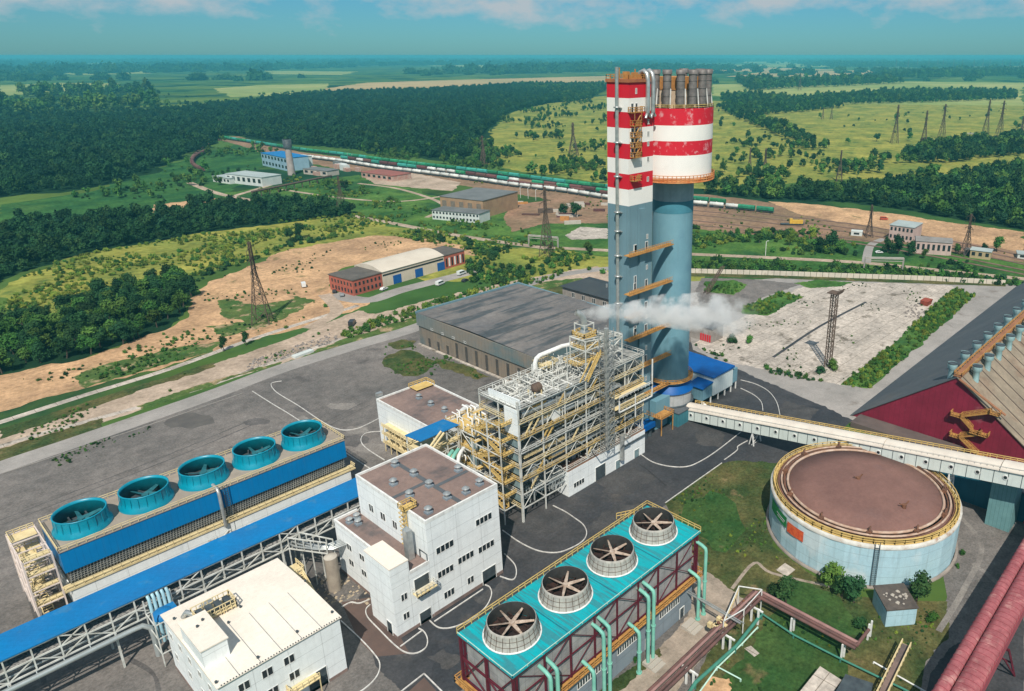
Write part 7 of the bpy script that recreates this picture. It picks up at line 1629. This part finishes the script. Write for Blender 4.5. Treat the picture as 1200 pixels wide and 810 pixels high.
# far forests (stuff)
FLAT = [proto(crown_mesh('far_clump', 3.4, 1.5, 140, .8, 340+i, leaf_d, 8, .05)) for i in range(2)]
F_LEFT = [(-200,138),(0,140),(140,138),(240,127),(330,116),(400,110),(520,106),(600,101),(690,101),(675,118),(640,122),(600,131),(575,150),(560,165),(553,182),(540,190),(480,183),(350,170),(265,158),(248,172),(200,190),(160,207),(100,222),(0,232),(-200,240)]
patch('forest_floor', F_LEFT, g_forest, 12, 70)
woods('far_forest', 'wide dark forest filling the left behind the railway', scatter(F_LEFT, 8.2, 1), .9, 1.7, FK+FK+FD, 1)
F2 = [(-200,116),(0,115),(60,111),(150,107),(240,115),(330,113),(240,124),(120,136),(0,138),(-200,138)]
woods('far_forest', 'hazy broken woodland between the dark forest and the pale fields', scatter(F2, 20, 2, 1, .35, 260), 1.6, 4.2, FD[:1]+FM_+BM+BD, 2)
F3 = [(-300,72),(400,70),(700,69.5),(720,84),(560,89),(380,91),(300,96),(180,94),(0,96),(-300,96)]
woods('far_forest', 'faint blue woods towards the left horizon', scatter(F3, 80, 3, 1, .75, 700), 8, 18, FLAT, 3)
F4 = [(720,69.5),(1000,69),(1300,69),(1300,94),(1000,96),(830,100),(720,84)]
woods('far_forest', 'low scrub on the far left plain', scatter([(0,112),(150,106),(250,114),(380,106),(400,112),(240,128),(0,138)], 26, 79, 1, .5, 150), 1.0, 2.6, BD+BM, 79)
woods('far_forest', 'faint woods and hedges towards the right horizon', scatter(F4, 75, 4, 1, .8, 700), 7, 15, FLAT, 4)
for i, (poly, lab) in enumerate([
  ([(870,102),(960,96),(1040,94),(1060,98),(960,103),(890,106)], 'thin dark hedge band far right of the drum'),
  ([(930,117),(1050,108),(1190,109),(1192,117),(1080,121),(960,123)], 'dark wood belt across the right meadow'),
  ([(842,116),(870,112),(940,117),(990,126),(960,130),(900,135),(870,130)], 'dark wood clump behind the drum on the right'),
  ([(838,126),(860,128),(950,163),(953,170),(930,168),(870,142)], 'diagonal hedge on the right meadow'),
  ([(1030,87),(1150,84),(1200,84),(1200,89),(1100,92),(1040,92)], 'far dark belt at the right edge'),
  ([(860,96),(900,95),(915,104),(880,108)], 'small wood patch near the drum'),
  ([(1000,76),(1100,74),(1200,73.5),(1200,78),(1080,80)], 'wooded ridge under the right horizon'),
  ([(600,101),(715,100),(715,104),(690,118),(660,122),(640,110)], 'forest tongue left of the tower')]):
    woods('tree_belt', lab, scatter(poly, 11 if i in (1,2,3,7) else 22, 20+i), 1.0 if i in (1,2,3,7) else 2.2, 1.9 if i in (1,2,3,7) else 3.6, FD+FM_[:1], 20+i)
FR = [(828,222),(900,222),(960,226),(1000,222),(1060,214),(1130,206),(1200,198),(1300,194),(1300,290),(1200,270),(1120,257),(1060,247),(1000,238),(940,236),(900,234),(830,228)]
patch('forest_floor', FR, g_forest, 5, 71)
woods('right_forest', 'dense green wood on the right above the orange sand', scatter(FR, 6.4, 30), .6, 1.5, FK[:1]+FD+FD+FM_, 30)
FR2 = [(1060,182),(1090,172),(1200,164),(1300,160),(1300,176),(1200,182),(1110,192),(1060,192)]
woods('right_forest', 'dark wood strip on the right meadow edge', scatter(FR2, 7.5, 31), .9, 1.7, FD+FM_[:1], 31)
for i, (poly, sp, cl) in enumerate([
  ([(835,165),(960,172),(1060,190),(1050,200),(940,196),(840,178)], 9, .7), ([(835,190),(1010,196),(1040,205),(900,212),(835,205)], 9, .8), ([(835,128),(1200,130),(1200,170),(840,190)], 26, 1.55)]):
    woods('hedge', 'scattered dark bushes across the yellow right meadow' if i == 2 else 'row of bushes between the right meadow and the railway', scatter(poly, sp, 40+i, 1, cl, 22), .6, 1.4, FD+FM_[:2], 40+i)
woods('scrub', 'scattered trees and bushes on the meadow left of the tower', scatter([(560,165),(600,133),(715,116),(830,120),(830,214),(715,214),(560,190)], 9, 50, 1, 1.15, 26), .5, 1.2, FD+FM_, 50)
woods('scrub', 'green bushes in front of the forest along the trains', scatter([(420,176),(560,166),(600,180),(715,198),(715,216),(600,203),(440,184)], 6, 51, 1, .1, 22), .5, 1.1, FM_+FD[:1], 51)
woods('scrub', 'low scrub on the green meadow left of the far works', scatter([(0,240),(170,204),(260,165),(330,176),(270,230),(180,240),(0,268)], 8, 52, 1, .9, 30), .5, 1.1, FM_+BD, 52)
B1 = [(-150,290),(0,268),(110,258),(180,252),(250,241),(330,238),(395,243),(420,252),(330,262),(240,272),(190,282),(100,297),(40,315),(0,332),(-150,370)]
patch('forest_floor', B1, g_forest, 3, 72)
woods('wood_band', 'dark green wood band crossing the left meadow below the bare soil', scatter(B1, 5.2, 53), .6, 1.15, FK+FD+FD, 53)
woods('weeds', 'knee-high yellow-green weeds and shrubs on the left meadow', scatter([(0,335),(90,300),(190,282),(300,263),(420,250),(560,272),(700,300),(700,312),(560,300),(440,272),(340,288),(240,322),(150,340),(0,388)], 3.3, 54, 1, -.35, 12), .3, .75, BL+BL+BM, 54)
woods('weeds', 'darker shrubs dotted over the left meadow', scatter([(150,340),(240,318),(250,290),(330,275),(430,262),(560,285),(560,300),(440,270),(340,290),(250,322),(225,345)], 4.4, 55, 1, .35, 14), .5, 1.2, BM+BD, 55)
woods('weeds', 'green scrub between the dirt road and the railway', scatter([(300,222),(345,207),(420,215),(470,236),(560,262),(620,270),(640,288),(540,268),(430,250),(340,236)], 4.2, 56, 1, .3, 12), .4, .9, BM+BM+BL, 56)
woods('weeds', 'green scrub behind the long brick warehouse', scatter([(545,285),(700,303),(715,322),(640,322),(560,340),(545,315),(560,300)], 3.4, 57, 1, -.1, 12), .5, 1.15, BM+BD, 57)
woods('weeds', 'green bushy belt right of the tower behind the concrete wall', scatter([(806,305),(900,309),(1000,313),(1100,321),(1200,331),(1200,336),(1100,329),(1000,324),(806,317)], 2.6, 58, 1, -.9, 10), .6, 1.15, BM+BM+BD, 58)
woods('weeds', 'bushes between the railway and the dirt road right of the tower', scatter([(806,268),(880,270),(1000,272),(1010,300),(900,298),(806,294)], 3.6, 59, 1, .15, 12), .6, 1.3, BM+BD+BL[:1], 59)
woods('weeds', 'bushes round the pink houses', scatter([(1015,288),(1120,305),(1200,308),(1200,325),(1100,316),(1020,305)], 4, 60, 1, .9, 12), .6, 1.3, BM+BD, 60)
woods('weeds', 'green verge bushes along the pale strips in front of the dark hall', scatter([(400,398),(490,372),(580,346),(650,327),(660,322),(560,338),(450,372),(400,390)], 2.4, 61, 1, .0, 9), .35, .8, BM+BL[:1], 61)
woods('weeds', 'long green verge beside the slate warehouse roof', scatter([(985,452),(1020,456),(1142,347),(1120,338),(1098,354),(1047,403)], 1.7, 62, 1, -1.2, 8), .3, .55, BM+BL[:1], 62)
woods('weeds', 'weeds on the old asphalt before the dark hall', scatter([(452,407),(500,405),(540,427),(575,446),(520,440),(460,440),(449,425)], 1.8, 63, 1, .2, 5), .15, .35, BM, 63)
woods('weeds', 'weedy patches by the road curve right of the tower', scatter([(826,330),(876,334),(860,346),(826,342)], 1.8, 64, 1, -.5, 5), .2, .4, BM, 64)
woods('weeds', 'weedy oblong between the road curve and the slabs', scatter([(868,362),(915,342),(941,348),(900,370)], 1.6, 65, 1, -1, 6), .3, .5, BM+BL[:1], 65)
woods('weeds', 'small weeds along the broken concrete strips', scatter([(0,506),(160,457),(330,402),(400,383),(400,395),(330,421),(160,478),(0,530)], 1.6, 66, 1, 1.25, 6), .12, .32, BM, 66)
woods('weeds', 'rough grass clumps on the lawn round the tank', scatter([(783,590),(846,546),(905,548),(903,640),(990,705),(1100,715),(1090,760),(1020,810),(860,700),(815,645)], 1.3, 67, 1, .75, 7), .08, .2, BM+BD+BL[:1], 67)
woods('weeds', 'rough grass in the pipe rack corner', scatter([(800,830),(910,715),(1000,765),(1060,800),(1000,860)], 1.3, 68, 1, .6, 6), .08, .22, BM+BD, 68)
woods('weeds', 'grass tufts on the sand edge', scatter([(60,425),(220,385),(262,360),(400,350),(330,388),(250,412),(100,455)], 2.6, 69, 1, .9, 12), .2, .5, BM, 69)
woods('weeds', 'shrubs on the slab field edge', scatter([(812,403),(853,420),(985,452),(980,456),(945,446),(850,428)], 1.3, 74, 1, .2, 6), .2, .5, BD+BM, 74)
# individual trees of the near grove
FN = [(-70,400),(0,384),(60,372),(110,352),(150,338),(200,326),(222,332),(228,345),(218,362),(200,384),(150,402),(100,420),(60,426),(0,440),(-70,460)]
patch('forest_floor', FN, g_forest, 2, 73)
pts = scatter(FN, 6.0, 75); r = random.Random(5)
d = np.hypot(pts[:,0], pts[:,1]); pts = pts[np.argsort(d)]
for p in pts[:215]: tree(p[0], p[1], r.uniform(.75,1.2), 'd' if r.random() < .55 else 'm', 'broad green tree in the dense grove between the sand and the left edge', group='trees of the grove left of the sand')
if len(pts) > 215: woods('grove_rest', 'rear part of the grove at the left edge', pts[215:], .75, 1.2, FD+FM_, 76)
for px_, py_, s_, k, l_ in [(263,412,.55,'d','narrow dark young tree left of the pair on the pale concrete strip'),(289,405,.5,'d','narrow dark young tree right of the pair on the pale concrete strip')]: q = G(px_,py_); tree(q.x,q.y,s_,k,l_,hs=1.5)
for px_, py_, s_, k, l_ in [(974,690,.85,'m','leafy tree against the tank wall at the left of the group'),(986,700,.7,'d','smaller tree right behind the leftmost one at the tank wall'),(1000,706,.85,'d','dark tree immediately left of the pump house'),(1073,712,.95,'d','dark tree immediately right of the pump house'),(921,707,.8,'d','round dark bush-like tree inside the pipe rack corner')]:
    q = G(px_,py_); tree(q.x,q.y,s_,k,l_)
for px_, py_, s_, k, l_ in [(908,700,1.0,'d','low dark bush left of the round one by the brown rack'),(1008,735,.8,'d','low dark bush in front of the pump house'),(1092,728,.6,'m','small bush between the pump house and the pink conveyor'),(1127,650,.4,'m','small bush at the foot of the tank, right side'),(1122,665,.3,'m','tiny bush below the small bush at the tank foot'),(976,433,1.2,'m','bush at the foot of the floodlight mast'),(962,437,1.0,'d','dark bush left of the floodlight mast foot'),(858,402,1.2,'d','dark bush at the corner of the slab field, near steam'),(878,402,.9,'m','green bush next to the dark one at the slab field corner'),(745,775,.3,'m','tiny shrub by the cooling tower wall')]:
    q = G(px_,py_); tree(q.x,q.y,s_,k,l_,'bush',bush=True)
for px_, py_, s_, k, l_ in [(1040,296,1.15,'d','left part of the big round tree clump before the pink houses'),(1052,298,1.3,'d','middle of the big round tree clump before the pink houses'),(1066,300,1.1,'d','right part of the big round tree clump before the pink houses'),(1083,303,.7,'m','small tree before the long pink house'),(1122,298,.8,'m','tree between the long pink house and the dark hut'),(1168,295,1.1,'m','tree right of the ochre hut'),(975,292,1.3,'d','tall dark tree in the belt left of the pink houses'),(962,296,1.2,'d','dark tree in front of the tall one left of the pink houses'),(985,297,1.1,'m','green tree right of the tall dark one'),(925,288,1.0,'l','yellow-green tree in the belt behind the dirt road'),(890,285,.9,'m','green tree at the left end of the belt behind the dirt road'),(340,282,1.0,'d','dark round tree at the tip of the sand, left one'),(352,280,1.2,'d','dark round tree at the tip of the sand, right one'),(208,330,1.1,'d','tall dark tree at the tip of the grove'),(385,222,1.2,'m','tree beside the far pylon, left one'),(405,224,1.3,'d','tree beside the far pylon, right one'),(425,228,1.0,'m','small tree right of the far pylon'),(1027,166,1.6,'d','lone round bush-tree on the right meadow'),(660,252,1.2,'d','dark tree in the scrap yard left of the tower'),(675,255,1.3,'d','dark tree beside another in the scrap yard'),(690,300,1.0,'m','tree near the dirt road just left of the tower'),(1153,295,.6,'d','little dark tree behind the ochre hut'),(890,212,1.4,'d','dark round tree behind the cylinder on the right'),(910,212,1.2,'m','green round tree next to it behind the cylinder'),(843,212,1.2,'d','dark tree right beside the drum walkway')]:
    q = G(px_,py_); tree(q.x,q.y,s_,k,l_)

woods('weeds', 'tufts and small shrubs scattered over the sand', scatter([(0,440),(60,425),(150,402),(222,370),(245,330),(340,292),(440,276),(540,288),(430,306),(398,316),(385,335),(340,388),(250,412),(100,455),(0,480)], 3.2, 80, 1, 1.15, 9), .1, .4, BM+BD, 80)
woods('weeds', 'weeds growing in the joints of the slab field', scatter([(812,403),(870,372),(985,330),(1115,335),(1060,398),(990,452),(853,424)], 2.2, 81, 1, 1.45, 6), .08, .25, BM+BD, 81)
woods('weeds', 'weeds along the inner edge of the pale service road', scatter([(60,540),(100,522),(180,495),(175,505),(110,532),(70,548)], 1.0, 82, 1, .3, 5), .1, .25, BM+BD, 82)
woods('weeds', 'green tufts between the railway tracks', scatter([(480,196),(620,214),(830,240),(1000,262),(1200,300),(1050,284),(830,266),(700,250),(600,226)], 5, 83, 1, .8, 14), .25, .6, BM+BL[:1], 83)
